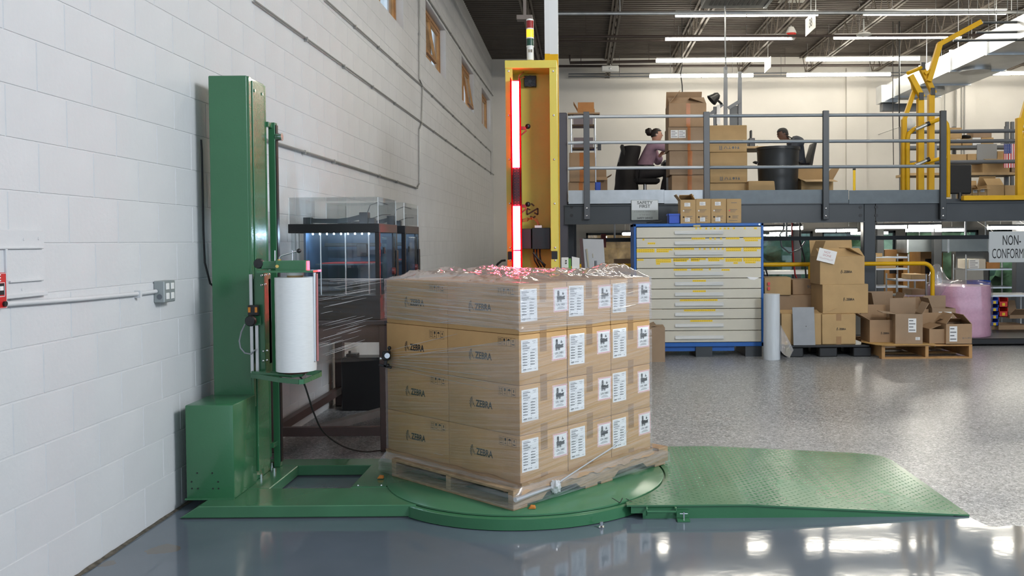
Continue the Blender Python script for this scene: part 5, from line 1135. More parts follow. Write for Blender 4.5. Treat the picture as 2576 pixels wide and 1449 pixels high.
# ---- black office chair back / panel by gate
b = MB(); a, c_, z0, z1 = pb(2388, 413, 2445, 488, 13.0); b.box(a, c_, 13.0, 13.05, z0, z1); t = thing('screen_board', 'black screen board on foot behind mezzanine gate', 'board', ((a + c_) / 2, 13, ZD)); b.build('panel', mat('charcoal_fabric', (.025, .026, .028), .8), t, bevel=.02, smooth=True)
b = MB(); b.cyl(((a + c_) / 2, 13.02, ZD), ((a + c_) / 2, 13.02, z0 + .02), .03, 10); b.box((a + c_) / 2 - .2, (a + c_) / 2 + .2, 12.95, 13.1, ZD, ZD + .03); b.build('foot', black, t)
# ---- workbench and shelving at the right rear of the deck
YW = 17.5; a = P(2285, 430, YW).x; c_ = P(2570, 430, YW).x
wb = thing('workbench', 'long workbench with shelf and grey back panel at rear of mezzanine', 'workbench', ((a + c_) / 2, YW, ZD))
for py, th, nm, mm, dd in ((434, .05, 'bench_top', mat('maple_top', (.50, .34, .17), .5, var=.1), .7), (408, .03, 'riser_shelf', mgrey, .3), (366, .05, 'upper_shelf', mgrey, .4)):
    z = P(2430, py, YW).z; b = MB(); b.box(a, c_, YW, YW + dd, z - th, z); b.build(nm, mm, wb)
for x in (a + .05, (a + c_) / 2, c_ - .05): b = MB(); b.box(x - .03, x + .03, YW + .5, YW + .56, ZD, P(2430, 310, YW).z); b.build('upright', mgrey, wb)
for pa, pc, pt, pbm in ((2458, 2508, 362, 405), (2322, 2357, 362, 400)): x0_, x1_, z0, z1 = pb(pa, pt, pc, pbm, YW - .02); b = MB(); b.box(x0_, x1_, YW - .02, YW - .005, z0, z1); b.build('end_panel', mat('pegboard_grey', (.26, .27, .28), .5), wb)
zU = P(2430, 366, YW).z; zBn = P(2430, 434, YW).z; zR = P(2430, 408, YW).z
gW = 'cartons at the rear workbench'
q = carton('tan carton on upper bench shelf nearest the gate post', 2388, 348, 2419, 366, YW, .35, kraft, zU, group=gW, labels=[(.75, .8, .07, .03)]); carton('carton on top of another at left of upper bench shelf', 2388, 321, 2420, 348, YW, .35, kraft, top(q), group=gW)
carton('tan carton under a black bag on upper bench shelf', 2421, 349, 2446, 366, YW, .35, kraft, zU, group=gW)
q = carton('carton right of white box on upper bench shelf', 2469, 346, 2500, 366, YW, .3, kraft, zU, group=gW); carton('carton stacked above the white box on upper bench shelf', 2448, 331, 2495, 346, YW, .3, kraft2, top(q), group=gW)
b = MB(); x0_, x1_, z0, z1 = pb(2447, 346, 2468, 366, YW); b.box(x0_, x1_, YW, YW + .3, zU, z1); tag(b.build('white_box', white, bevel=.005), 'white box between tan cartons on upper bench shelf', 'box')
b = MB(); p = P(2432, 344, YW + .1); b.ball((p.x, YW + .15, p.z), .11, 12, sc=(1, .8, .4)); tag(b.build('black_bag', black, smooth=True), 'black bag lying on a carton on the upper bench shelf', 'bag')
carton('long carton on riser shelf left of grey panel', 2388, 388, 2432, 408, YW, .25, kraft, zR, group=gW); carton('short carton on riser shelf touching grey panel', 2434, 387, 2457, 408, YW, .25, kraft, zR, group=gW); carton('carton partly behind the flag on riser shelf', 2509, 380, 2530, 408, YW, .25, kraft, zR, group=gW)
carton('wide open carton on bench top below the flag', 2472, 400, 2540, 434, YW, .5, kraft, zBn, flaps={'l': 80, 'r': 80, 'f': 100}, group=gW)
carton('carton at far right end of bench top', 2545, 412, 2575, 434, YW, .4, kraft2, zBn, group=gW)
for i, (pa, pc, pt, lab) in enumerate(((2428, 2445, 470, 'first small open carton on deck beside the black board'), (2446, 2460, 476, 'second small open carton in row on deck'), (2461, 2482, 474, 'third small open carton in row on deck'))): carton(lab, pa, pt, pc, 515, 13.2, .3, kraft, ZD, flaps={'b': 20, 'l': 35, 'f': 95}, labels=[(.5, .86, .06, .05)], group=gW)
carton('larger carton at right end of deck row behind kick plate', 2483, 466, 2526, 515, 13.2, .35, kraft, ZD, flaps={'b': -30, 'f': -50}, group=gW); carton('carton against the gate frame at right edge of deck', 2528, 466, 2560, 515, 13.2, .35, kraft, ZD, group=gW)
b = MB() if False else None
if False: x0_, x1_, z0, z1 = pb(2445, 445, 2463, 462, 17.6); b.box(x0_, x1_, 17.6, 18, ZD + .5, z1); b.box(x0_ - .5, x1_ + .8, 17.6, 18.0, ZD + .45, ZD + .5); b.box(x0_ - .5, x0_ - .45, 17.6, 18, ZD, ZD + .45); b.box(x1_ + .75, x1_ + .8, 17.6, 18, ZD, ZD + .45); tag(b.build('low_rack', mgrey), 'low rack with pale box under the workbench', 'rack')
# flag
YFg = 16.9; x0_, x1_, z0, z1 = pb(2525, 362, 2560, 422, YFg); t = thing('flag', 'american flag hanging vertically beside the yellow gate frame', 'flag', ((x0_ + x1_) / 2, YFg, z0))
n = 12
def wav(x): return YFg + .02 * math.sin((x - x0_) * 30)
def strip(b, xa, xb, za, zb_, mi, off=0):
    k = 6; vs = [];
    for i in range(k + 1): x = xa + (xb - xa) * i / k; vs += [(x, wav(x) + off, za), (x, wav(x) + off, zb_)]
    b.add(vs, [(i * 2, i * 2 + 2, i * 2 + 3, i * 2 + 1) for i in range(k)], mi)
b = MB(); wd = x1_ - x0_
for i in range(13): strip(b, x0_ + wd * i / 13, x0_ + wd * (i + 1) / 13, z0, z1, i % 2)
b.build('stripes', [mat('flag_red', (.6, .05, .06), .7), mat('flag_white', (.75, .75, .75), .7)], t)
b = MB(); strip(b, x0_, x0_ + wd * .52, z1 - (z1 - z0) * .40, z1, 0, -.004); cn = b.build('canton', mat('flag_blue', (.03, .06, .25), .7), t)
b = MB()
for i in range(5):
    for j in range(6): x = x0_ + wd * (.05 + .10 * i); z = z1 - (z1 - z0) * (.03 + .064 * j); b.quad((x - .005, wav(x) - .006, z - .005), (x + .005, wav(x) - .006, z - .005), (x + .005, wav(x) - .006, z + .005), (x - .005, wav(x) - .006, z + .005))
b.build('stars', white, cn)
b = MB(); b.cyl((x0_ - .05, YFg + .02, z1 + .01), (x1_ + .35, YFg + .02, z1 + .01), .008, 6); b.cyl((x1_ + .35, YFg + .02, ZD), (x1_ + .35, YFg + .02, z1 + .01), .012, 6); b.build('pole', mgrey, t, smooth=True)
for px, l in ((2535, 'left'), (2548, 'right')): b = MB(); p = P(px, 340, 18.6); b.box(p.x - .03, p.x + .03, 18.6, 18.66, ZD, P(px, 306, 18.6).z); tag(b.build('rack_upright', mgrey), 'grey rack upright rising behind the flag, %s one' % l, 'upright')

# ================================================================ BLUE DRAWER CABINET
YK = 10.85; x0_, x1_, zk0, zk1 = pb(1595, 562, 1921, 872, YK)
kb = thing('drawer_cabinet', 'wide cream drawer cabinet with blue frame and yellow labels', 'cabinet', ((x0_ + x1_) / 2, YK + .35, 0)); zc0 = .16
b = MB(); b.box(x0_, x0_ + .03, YK, YK + .7, zk0, zk1); b.box(x1_ - .03, x1_, YK, YK + .7, zk0, zk1); b.box(x0_, x1_, YK, YK + .7, zk1 - .035, zk1); b.box(x0_, x1_, YK, YK + .7, zk0, zk0 + .05); b.box(x0_ + .03, x1_ - .03, YK + .66, YK + .7, zk0 + .05, zk1 - .035); b.build('frame', blue, kb, bevel=.004)
b = MB(); b.box(x0_ + .3, x1_ - .35, YK + .05, YK + .65, zk0 - .06, zk0); b.build('plinth', blue, kb)
for fx_ in (x0_ + .02, x1_ - .22, x0_ + .75): b = MB(); b.box(fx_, fx_ + .2, YK + .02, YK + .68, .0, zk0 - .06 if False else zk0); b.build('wooden_block', dgrey, kb)
S4 = 560 / 1844; cr = lambda x, y: (1400 + x * S4, 480 + y * S4)
bd = [298, 390, 470, 555, 640, 725, 812, 893, 977, 1062, 1158, 1255]; hd = [345, 432, 517, 602, 687, 770, 857, 940, 1023, 1115, 1215]
lab = {0: [(1150, 1165, 310), (1185, 1200, 310), (1232, 1248, 312), (1272, 1285, 312), (1300, 1318, 312), (1350, 1365, 312), (1385, 1402, 312), (1415, 1432, 312), (1462, 1478, 310), (1552, 1566, 310), (1635, 1660, 310)],
       1: [(712, 728, 404), (1118, 1232, 396), (1265, 1285, 396), (1305, 1320, 397), (1355, 1370, 396), (1402, 1515, 395), (1548, 1695, 394), (1560, 1668, 411), (755, 818, 436)],
       2: [(664, 812, 489), (664, 812, 504), (828, 962, 487), (828, 930, 503), (972, 1140, 482), (1180, 1195, 481), (1218, 1236, 481), (1268, 1282, 480), (1305, 1320, 480), (1335, 1350, 480), (1370, 1385, 480), (1402, 1532, 479), (1404, 1528, 494), (1548, 1692, 478), (1550, 1660, 494)],
       3: [(668, 722, 572), (823, 950, 572), (823, 950, 588), (825, 858, 604), (967, 1096, 568), (967, 1080, 580), (1113, 1236, 566), (1113, 1185, 578), (1255, 1386, 563), (1258, 1350, 577), (1398, 1536, 566), (1400, 1536, 580), (1465, 1503, 598), (1546, 1690, 563), (1548, 1690, 578), (1562, 1650, 594)],
       4: [(970, 1082, 654), (1115, 1213, 653), (1262, 1278, 650), (1367, 1435, 655)], 5: [(1127, 1238, 746)], 6: [(1128, 1237, 832)], 7: [(1022, 1334, 907)], 8: [(1056, 1316, 991)], 9: [(1108, 1292, 1078)]}
hx0, hx1 = P(cr(980, 600)[0], 660, YK - .03).x, P(cr(1383, 600)[0], 660, YK - .03).x
for i in range(11):
    zt_ = P(1758, cr(0, bd[i])[1], YK).z; zb2 = P(1758, cr(0, bd[i + 1])[1], YK).z
    b = MB(); b.box(x0_ + .033, x1_ - .033, YK - .012, YK + .6, zb2 + .0035, zt_ - .0035); dr = b.build('drawer', cream, kb, bevel=.003)
    zh = P(1758, cr(0, hd[i])[1], YK - .03).z
    b = MB(); b.box(hx0, hx1, YK - .034, YK - .012, zh - .018, zh - .013); b.add([(hx0, YK - .034, zh - .016), (hx1, YK - .034, zh - .016), (hx1, YK - .014, zh + .018), (hx0, YK - .014, zh + .018)], [(0, 1, 2, 3)]); b.box(hx0, hx1, YK - .016, YK - .012, zh + .014, zh + .020); b.build('handle', mat('pale_handle', (.55, .57, .58), .35, .2), dr)
    for (xa, xb, yy) in lab.get(i, []):
        pa = P(*cr(xa, yy), YK - .013); pc = P(*cr(xb, yy), YK - .013); b = MB(); b.box(pa.x, pc.x, YK - .0135, YK - .012, pa.z - .011, pa.z + .011, 0)
        x = pa.x + .008
        while x < pc.x - .014: b.quad((x, YK - .0138, pa.z - .003), (x + .012, YK - .0138, pa.z - .003), (x + .012, YK - .0138, pa.z + .003), (x, YK - .0138, pa.z + .003), 1); x += .022
        b.build('label_strip', [ylabel, mat('label_print', (.35, .24, .02), .6)], dr)
b = MB(); pa = P(*cr(1133, 290), YK - .001); b.box(pa.x, pa.x + .085, YK - .003, YK, pa.z - .010, pa.z + .010); b.build('tan_label', mat('tan_label', (.5, .42, .2), .6), kb)
b = MB(); p = P(1910, 564, YK - .002); b.cyl((p.x, YK + .001, zk1 - .018), (p.x, YK - .006, zk1 - .018), .012, 10); b.build('lock', chrome, kb, smooth=True)
b = MB(); pa, pc = P(*cr(1575, 712), YK - .014), P(*cr(1680, 738), YK - .014); b.add([(pa.x, YK - .0135, pa.z), (pc.x, YK - .0135, pa.z - .01), (pc.x - .06, YK - .0145, pc.z), (pa.x + .04, YK - .015, pc.z + .006)], [(0, 1, 2, 3)]); b.build('paper_scrap', white, kb)
# cartons and bin on cabinet
names = ['open small printed carton, leftmost on the blue cabinet', 'second small printed carton on the blue cabinet', 'third small printed carton on the blue cabinet', 'rightmost small printed carton on blue cabinet with red dot']
for i, (pa, pc) in enumerate(((1712, 1750), (1750.5, 1788), (1788.5, 1827), (1828, 1865))):
    c0 = carton(names[i], pa, 500 if i else 503, pc, 560, YK + .08, .28, kraft, zk1 + .001, flaps={'l': 38, 'r': -38 + 8, 'b': -60, 'f': -88} if i == 0 else None, labels=[(.45, .80, .07, .045), (.45, .16, .06, .05)] if i < 3 else [], group='small cartons on the blue cabinet')
    ls = MB(); w_ = P(pc, 530, YK).x - P(pa, 530, YK).x
    for (xx, zz_, ww, hh) in ((-.035, .245, .07, .006), (-.05, .165, .09, .005), (-.05, .15, .075, .004), (-.045, .135, .06, .004), (-.02, .085, .075, .005), (-.02, .073, .06, .004), (-.02, .06, .07, .004), (-.06, .03, .10, .005)): ls.box(xx, xx + ww, -.1413, -.1406, zz_, zz_ + hh)
    ls.build('print', greyink, c0, local=True)
    ls = MB(); ls.cyl((-.055, -.1406, .155), (-.055, -.1415, .155), .009, 10); ls.build('dot', redink if i == 3 else white, c0, local=True)
    ls = MB(); ls.cyl((-.055, -.1406, .078), (-.055, -.1415, .078), .011, 8); ls.build('round_print', ink, c0, local=True)
a, c_, z0, z1 = pb(1682, 538, 1711, 560, YK + .12); t = thing('blue_bin', 'small blue bin on the drawer cabinet left of cartons', 'bin', ((a + c_) / 2, YK + .2, zk1))
b = MB(); zq = zk1 + .001; b.box(a, c_, YK + .12, YK + .30, zq, zq + .006); b.box(a, c_, YK + .12, YK + .126, zq, z1); b.box(a, c_, YK + .294, YK + .30, zq, z1); b.box(a, a + .006, YK + .12, YK + .30, zq, z1); b.box(c_ - .006, c_, YK + .12, YK + .30, zq, z1); b.build('tub', bluebin, t); b = MB(); b.box(a - .008, c_ + .008, YK + .112, YK + .122, z1 - .02, z1 + .002); b.box(a - .012, a, YK + .112, YK + .308, z1 - .02, z1 + .002); b.build('lip', bluebin, t)
b = MB(); b.tube([P(1626, 560, YK + .1), P(1640, 557, YK + .1), P(1655, 559, YK + .1), P(1665, 557, YK + .1)], .012, 6); o = tag(b.build('cable', rubber, smooth=True), 'black cable bit lying on top of blue cabinet', 'cable')
carton('brown carton on floor between wrapped load and blue cabinet', 1632, 824, 1673, 911, 10.45, .4, kraft2, 0, flaps={'b': 3, 'f': -86, 'l': -70}, group='floor cartons')
# ---- film roll standing on floor
p = G(1940, 903); t = thing('plastic_sheet_roll', 'standing roll of clear plastic sheeting beside blue cabinet', 'plastic roll', (p.x, 10.6, 0)); zt_ = P(1938, 739, 10.6).z; r_ = .098; fm_ = mat('frosted_sheeting', (.56, .60, .64), .3, var=.08, scale=6, stretch=(4, 4, .5), coat=.2)
b = MB(); b.lathe([(.03, 0.001), (r_, 0.001), (r_ * 1.02, .1), (r_ * .98, zt_ * .5), (r_ * .97, zt_), (.035, zt_)], (p.x, 10.6, 0), 28); b.build('wound_sheet', fm_, t, smooth=True)
b = MB(); vs = []; pts2 = [(p.x + .09, 10.53, .42), (p.x + .12, 10.50, .30), (p.x + .15, 10.48, .22), (p.x + .20, 10.44, .10)]; ends2 = [(p.x + .095, 10.56, .40), (p.x + .16, 10.58, .30), (p.x + .21, 10.56, .2), (p.x + .235, 10.5, .12)]; bot = [(p.x + .08, 10.52, .12), (p.x + .10, 10.5, .09), (p.x + .13, 10.47, .06), (p.x + .17, 10.42, .04)]
for u in zip(pts2, ends2, bot): vs += list(u)
b.add(vs, [(i * 3 + k, i * 3 + k + 1, i * 3 + k + 4, i * 3 + k + 3) for i in range(3) for k in (0, 1)] + [(i * 3, i * 3 + 3, i * 3 + 5, i * 3 + 2) for i in range(3)]); b.build('loose_end', bag, t, smooth=True)
# ---- black plastic pallet with cartons
YP = 10.75; x0_, x1_, _, _ = pb(1975, 868, 2188, 903, YP); zp_ = P(2080, 868, YP).z; t = thing('plastic_pallet', 'black plastic pallet on floor beside plastic roll', 'pallet', ((x0_ + x1_) / 2, YP + .5, 0))
b = MB(); b.box(x0_, x1_, YP, YP + 1, zp_ - .03, zp_); b.build('deck', black, t, bevel=.006)
for k in range(3):
    for j in range(3): x = x0_ + .06 + (x1_ - x0_ - .20) * k / 2; y = YP + .03 + .38 * j; b = MB(); b.box(x - .05, x + .17, y, y + .14, 0, zp_ - .03); b.build('foot', black, t, bevel=.01)
gP = 'cartons on the black pallet'
l1 = carton('kraft carton behind leaning aluminium plate on black pallet', 1966, 790, 2066, 868, YP + .08, .42, kraft, zp_, flaps={'r': 70, 'f': -80}, group=gP)
l2 = carton('lower logo carton with tape at front of black pallet', 2068, 790, 2153, 868, YP + .06, .42, kraft, zp_, tp=[(.42, .57, tape, 0, .26), (.42, .57, tape, .78, 1)], logo=[(.60, .50, .022)], group=gP)
l3 = carton('middle logo carton stacked on black pallet', 2066, 715, 2183, 790, YP + .10, .45, kraft, top(l2), logo=[(.60, .48, .027)], rz=R(3), group=gP)
l4 = carton('open topmost logo carton with paper note on black pallet', 2061, 645, 2174, 714, YP + .10, .42, kraft, top(l3), flaps={'b': 12, 'f': -62, 'l': -20, 'r': -60}, logo=[(.62, .44, .027)], rz=R(2), group=gP)
b = MB(); c0 = P(2078, 644, YP + .06); Mx = Matrix.Translation(P(2080, 644, YP + .07)) @ Matrix.Rotation(R(14), 4, 'Y'); b.box(-.11, .11, -.001, 0, -.078, .078, 0, Mx); t = thing('paper_note', 'white handwritten paper note stuck on the open top carton', 'note', P(2080, 650, YP + .07)); b.build('sheet', white, t)
b = MB()
for s_, zz_, xo in (('NOT', .042, -.005), ('DONE', .004, .002)): b.text(s_, Mx @ Vector((xo, -.0015, zz_)), Mx.to_3x3() @ Vector((1, 0, 0)), Mx.to_3x3() @ Vector((0, 0, 1)), .036, 0)
b.tube([Mx @ Vector((-.085 + .0085 * k, -.002, -.036 + (.010 if k % 2 else -.008) * (1 if k % 5 else .3))) for k in range(21)], .0012, 4)
b.build('handwriting', mat('pale_red_ink', (.5, .2, .2), .7), t)
l5 = carton('wide dark carton at back of black pallet, under smaller boxes', 1958, 742, 2062, 868, YP + .55, .4, kraft3, zp_, group=gP)
carton('small carton with red marks atop stack right of blue cabinet', 1926, 698, 1992, 741, YP + .52, .35, kraft, top(l5), group=gP, rz=R(-4))
carton('brown carton with black print behind the stacked logo cartons', 1994, 703, 2062, 741, YP + .60, .35, kraft3, top(l5), group=gP, words=[('9CRX', .75, .5, .06)])
b = MB(); pa = P(1934, 720, YP + .5)
for zz_ in (.03, -.03): b.box(pa.x - .012, pa.x + .018, YP + .505, YP + .508, pa.z + zz_ - .02, pa.z + zz_ + .02)
tag(b.build('red_mark_label', redink), 'red printed label on the small carton right of cabinet', 'label')
a, c_, z0, z1 = pb(1997, 774, 2052, 870, YP - .02); t = thing('aluminium_plate', 'grey aluminium plate leaning against carton on black pallet', 'plate', ((a + c_) / 2, YP, zp_))
b = MB(); b.add([(a, YP - .005, zp_ + .001), (c_, YP - .005, zp_ + .001), (c_, YP + .055, z1), (a, YP + .055, z1), (a, YP + .005, zp_ + .001), (c_, YP + .005, zp_ + .001), (c_, YP + .065, z1), (a, YP + .065, z1)], [(0, 1, 2, 3), (7, 6, 5, 4), (0, 4, 5, 1), (1, 5, 6, 2), (2, 6, 7, 3), (3, 7, 4, 0)]); b.build('sheet', mat('matt_aluminium', (.24, .25, .265), .5, .2, var=.06), t); b = MB(); p = P(2028, 821, YP + .02); b.ball((p.x, YP + .025, p.z), .008, 8); b.build('stud', chrome, t, smooth=True)
# ---- wooden pallet with open cartons
YQ = 10.55; x0_, x1_, _, _ = pb(2218, 868, 2446, 907, YQ); zq_ = P(2330, 867, YQ).z; t = thing('wooden_pallet', 'low wooden pallet full of open cartons at right', 'pallet', ((x0_ + x1_) / 2, YQ + .5, 0))
for x in (x0_, (x0_ + x1_) / 2 - .02, x1_ - .04): b = MB(); b.box(x, x + .04, YQ, YQ + 1.0, .018, zq_ - .02); b.build('stringer', wood_o, t, bevel=.002)
for k in range(6): b = MB(); b.box(x0_, x1_, YQ + k * .18, YQ + k * .18 + .10, zq_ - .02, zq_ - .002); b.build('deck_board', wood_o, t, bevel=.002)
for k in range(3): b = MB(); b.box(x0_, x1_, YQ + k * .45, YQ + k * .45 + .10, 0, .018); b.build('bottom_board', wood_o, t, bevel=.002)
b = MB(); xa = P(2186, 868, YQ).x; xb = P(2352, 870, YQ).x; b.prism([(xa, YQ + .3), (xa + .08, YQ + .02), (x0_ + .02, YQ - .06), (xb, YQ - .02), (xb + .05, YQ + .5), (xa + .1, YQ + .6)], zq_ - .001, zq_ + .006, 'z'); tag(b.build('cardboard_sheet', mat('yellow_kraft', (.50, .31, .11), .7, var=.1)), 'flat yellow brown cardboard sheet lying on the low wooden pallet', 'cardboard')
gQ = 'open cartons on the low wooden pallet'; zq2 = zq_ + .007
carton('logo carton at left front of low wooden pallet', 2188, 805, 2256, 866, YQ + .22, .35, kraft3, zq2, flaps={'b': 20, 'l': 60, 'r': 70}, logo=[(.6, .40, .020)], group=gQ)
carton('tall open carton with two labels at front of low wooden pallet', 2259, 790, 2325, 873, YQ + .03, .35, kraft2, zq2, flaps={'b': 0, 'l': 85, 'r': 30}, labels=[(.62, .62, .09, .165), (.82, .18, .05, .035)], rz=R(-8), group=gQ)
carton('plain open carton in middle front of low wooden pallet', 2338, 828, 2402, 871, YQ + .05, .35, kraft3, zq2, flaps={'b': 8, 'l': -70, 'r': 70}, group=gQ)
carton('open carton with white label at right end of low wooden pallet', 2380, 815, 2445, 872, YQ + .0, .32, kraft3, zq2, flaps={'l': -35, 'r': -42, 'b': -70}, labels=[(.28, .50, .09, .18)], group=gQ, words=[(None, .78, .26, .022)])
q1 = carton('hidden base carton at back left of low wooden pallet', 2195, 800, 2280, 868, YQ + .62, .3, kraft3, zq2, group=gQ)
carton('tall open carton at back left of low wooden pallet', 2198, 765, 2268, 800, YQ + .62, .3, kraft2, top(q1), flaps={'b': 4, 'r': 20, 'l': 10}, group=gQ)
q2 = carton('lower carton at back right of low wooden pallet', 2335, 806, 2402, 868, YQ + .60, .3, kraft3, zq2, group=gQ)
carton('carton with wide white label at back right of low wooden pallet', 2345, 776, 2404, 808, YQ + .60, .3, kraft2, top(q2), flaps={'b': 2, 'l': 20}, labels=[(.55, .40, .16, .095)], group=gQ)
carton('brown carton between other cartons at back of wooden pallet', 2276, 778, 2336, 868, YQ + .65, .28, kraft3, zq2, flaps={'b': 0}, group=gQ)
# ---- yellow guard rail
YR = 11.55; t = thing('guard_rail', 'yellow tube guard rail at floor edge behind cartons', 'railing', (1.9, YR, 0)); xs = P(1440, 668, YR).x; xe = P(2346, 700, YR).x; zt_ = P(2150, 664, YR).z; zl_ = P(2150, 772, YR).z; r_ = .027
b = MB(); b.tube([(xs, YR, zt_)] + [(xs + (xe - .12 - xs) * k / 8, YR, zt_) for k in range(1, 9)] + [(xe - .12 + .12 * math.sin(a), YR, zt_ - .12 + .12 * math.cos(a)) for a in [R(15 * k) for k in range(1, 7)]] + [(xe, YR, zt_ - .3), (xe, YR, 0)], r_, 12); b.build('top_rail', gyellow, t, smooth=True)
b = MB(); b.cyl((xs, YR, zl_), (xe, YR, zl_), r_, 12); b.build('mid_rail', gyellow, t, smooth=True)
for f in (0, .33, .66): x = xs + (xe - xs) * f; b = MB(); b.cyl((x, YR, 0), (x, YR, zt_), r_, 12); b.build('post', gyellow, t, smooth=True)
# ---- pink bubble wrap roll in bag
b = MB(); xk = 4.45; b.box(xk, 14, YE, 14.2, -.15, 0); struct(b.build('floor', fm))
YBb = 12.25; RCc = P(2412, 760, YBb); r_ = (P(2489, 760, YBb).x - P(2336, 760, YBb).x) / 2; zk_ = P(2440, 857, 11.75).z
t = thing('black_platform', 'low black platform under pink bubble wrap roll', 'platform', (RCc.x + .8, YBb, 0)); b = MB(); b.box(RCc.x - .3, RCc.x + 2.6, YBb - .52, YBb + .6, .02, .10); b.build('deck', black, t, bevel=.01)
for k in range(3): b = MB(); x = RCc.x - .2 + k * 1.2; b.box(x, x + .14, YBb - .5, YBb + .58, 0, .02); b.build('foot', black, t)
zb2 = .101; zt2 = P(2412, 716, YBb - r_).z; pink = mat('pink_bubble_wrap', (.68, .37, .52), .35, var=.06, scale=30, bump=.35, bscale=45)
t = thing('bubble_wrap_roll', 'large pink bubble wrap roll in clear bag', 'bubble wrap', (RCc.x, YBb, zb2))
b = MB(); b.lathe([(.05, zb2)] + [(r_ * .96 + .006 * math.sin(k * 1.7), zb2 + (zt2 - .03 - zb2) * k / 14) for k in range(15)] + [(.06, zt2 - .03)], (RCc.x, YBb, 0), 40); b.build('wound_wrap', pink, t, smooth=True)
b = MB(); n = 40; prof = [(r_ * 1.0, zb2 + .003), (r_ * 1.02, zb2 + .3), (r_ * 1.01, zt2 - .05), (r_ * .98, zt2), (r_ * .6, zt2 + .03), (.12, zt2 + .04)]; vs = []
for (rr_, z) in prof:
    for j in range(n): a = 2 * math.pi * j / n; k = 1 + .02 * noise.noise((math.cos(a) * 4, math.sin(a) * 4, z * 5)); vs.append((RCc.x + rr_ * k * math.cos(a), YBb + rr_ * k * math.sin(a), z + (.02 * noise.noise((a * 3, z, 1)) if z > zt2 - .1 else 0)))
b.add(vs, [(i * n + j, i * n + (j + 1) % n, (i + 1) * n + (j + 1) % n, (i + 1) * n + j) for i in range(5) for j in range(n)]); b.build('clear_bag', glass('thin_bag', (.97, .96, .97), .08, .1, .08, (.95, .9, .93)), t, smooth=True)
b = MB(); n = 20; vs = []; kc = P(2392, 712, YBb - .25); k2 = P(2336, 702, YBb - .2); steps = 9
for i in range(steps):
    f = i / (steps - 1); c0 = kc.lerp(k2, f); rr_ = [.03, .05, .10, .16, .19, .20, .19, .15, .05][i]
    for j in range(n): a = 2 * math.pi * j / n; kk = 1 + .35 * noise.noise((f * 4, math.cos(a) * 2.4, math.sin(a) * 2.4)); vs.append((c0.x + rr_ * .3 * math.cos(a), c0.y + rr_ * .8 * kk * math.cos(a), c0.z + rr_ * kk * math.sin(a) * 1.0))
b.add(vs, [(i * n + j, i * n + (j + 1) % n, (i + 1) * n + (j + 1) % n, (i + 1) * n + j) for i in range(steps - 1) for j in range(n)]); b.build('bag_neck', bag, t, smooth=True)
# ---- hanging sign NON-CONFORMING
YS = 11.4; a, c_, z0, z1 = pb(2488, 582, 2618, 660, YS); t = thing('hanging_sign', 'grey non conforming sign hanging at right picture edge', 'sign', ((a + c_) / 2, YS, z0)); m_ = P(2545, 620, YS).x
b = MB(); b.box(a, c_, YS, YS + .006, z0, z1); b.build('plate', mat('sign_pale_grey', (.45, .48, .50), .5), t, bevel=.003)
b = MB(); H = z1 - z0; b.text('NON-', (m_, YS - .001, z0 + H * .70), (1, 0, 0), (0, 0, 1), .178, 0, .006, .50); b.text('CONFORMING', (P(2495, 640, YS).x, YS - .001, z0 + H * .27), (1, 0, 0), (0, 0, 1), .178, 0, .0, .46, 'LEFT'); b.build('lettering', ink, t)
for x in (a + .05, c_ - .05): b = MB(); b.cyl((x, YS + .003, z1), (x, YM + .05, ZBb), .004, 5); b.build('hanging_wire', steel, t)
# ================================================================ PEOPLE ON THE MEZZANINE
def skin(name, joints, edges, m, parent, sub=2, root=0):
    me = bpy.data.meshes.new(name); me.from_pydata([j[0] for j in joints], edges, []); o = bpy.data.objects.new(name, me); C.objects.link(o)
    md = o.modifiers.new('s', 'SKIN'); md.use_smooth_shade = True; sv = me.skin_vertices[0].data
    for i, j in enumerate(joints):
        r_ = j[1] if isinstance(j[1], (tuple, list)) else (j[1], j[1]); sv[i].radius = r_; sv[i].use_root = (i == root)
    s2 = o.modifiers.new('u', 'SUBSURF'); s2.levels = sub; s2.render_levels = sub
    dg = bpy.context.evaluated_depsgraph_get(); dg.update(); me2 = bpy.data.meshes.new_from_object(o.evaluated_get(dg)); bpy.data.objects.remove(o)
    me2.materials.clear(); me2.materials.append(m); me2.name = name
    im = WM[parent.name].inverted() if parent else Matrix()
    for v in me2.vertices: v.co = im @ v.co
    me2.polygons.foreach_set('use_smooth', [True] * len(me2.polygons))
    o = bpy.data.objects.new(name, me2); C.objects.link(o); o.parent = parent; WM[o.name] = WM[parent.name]; return o
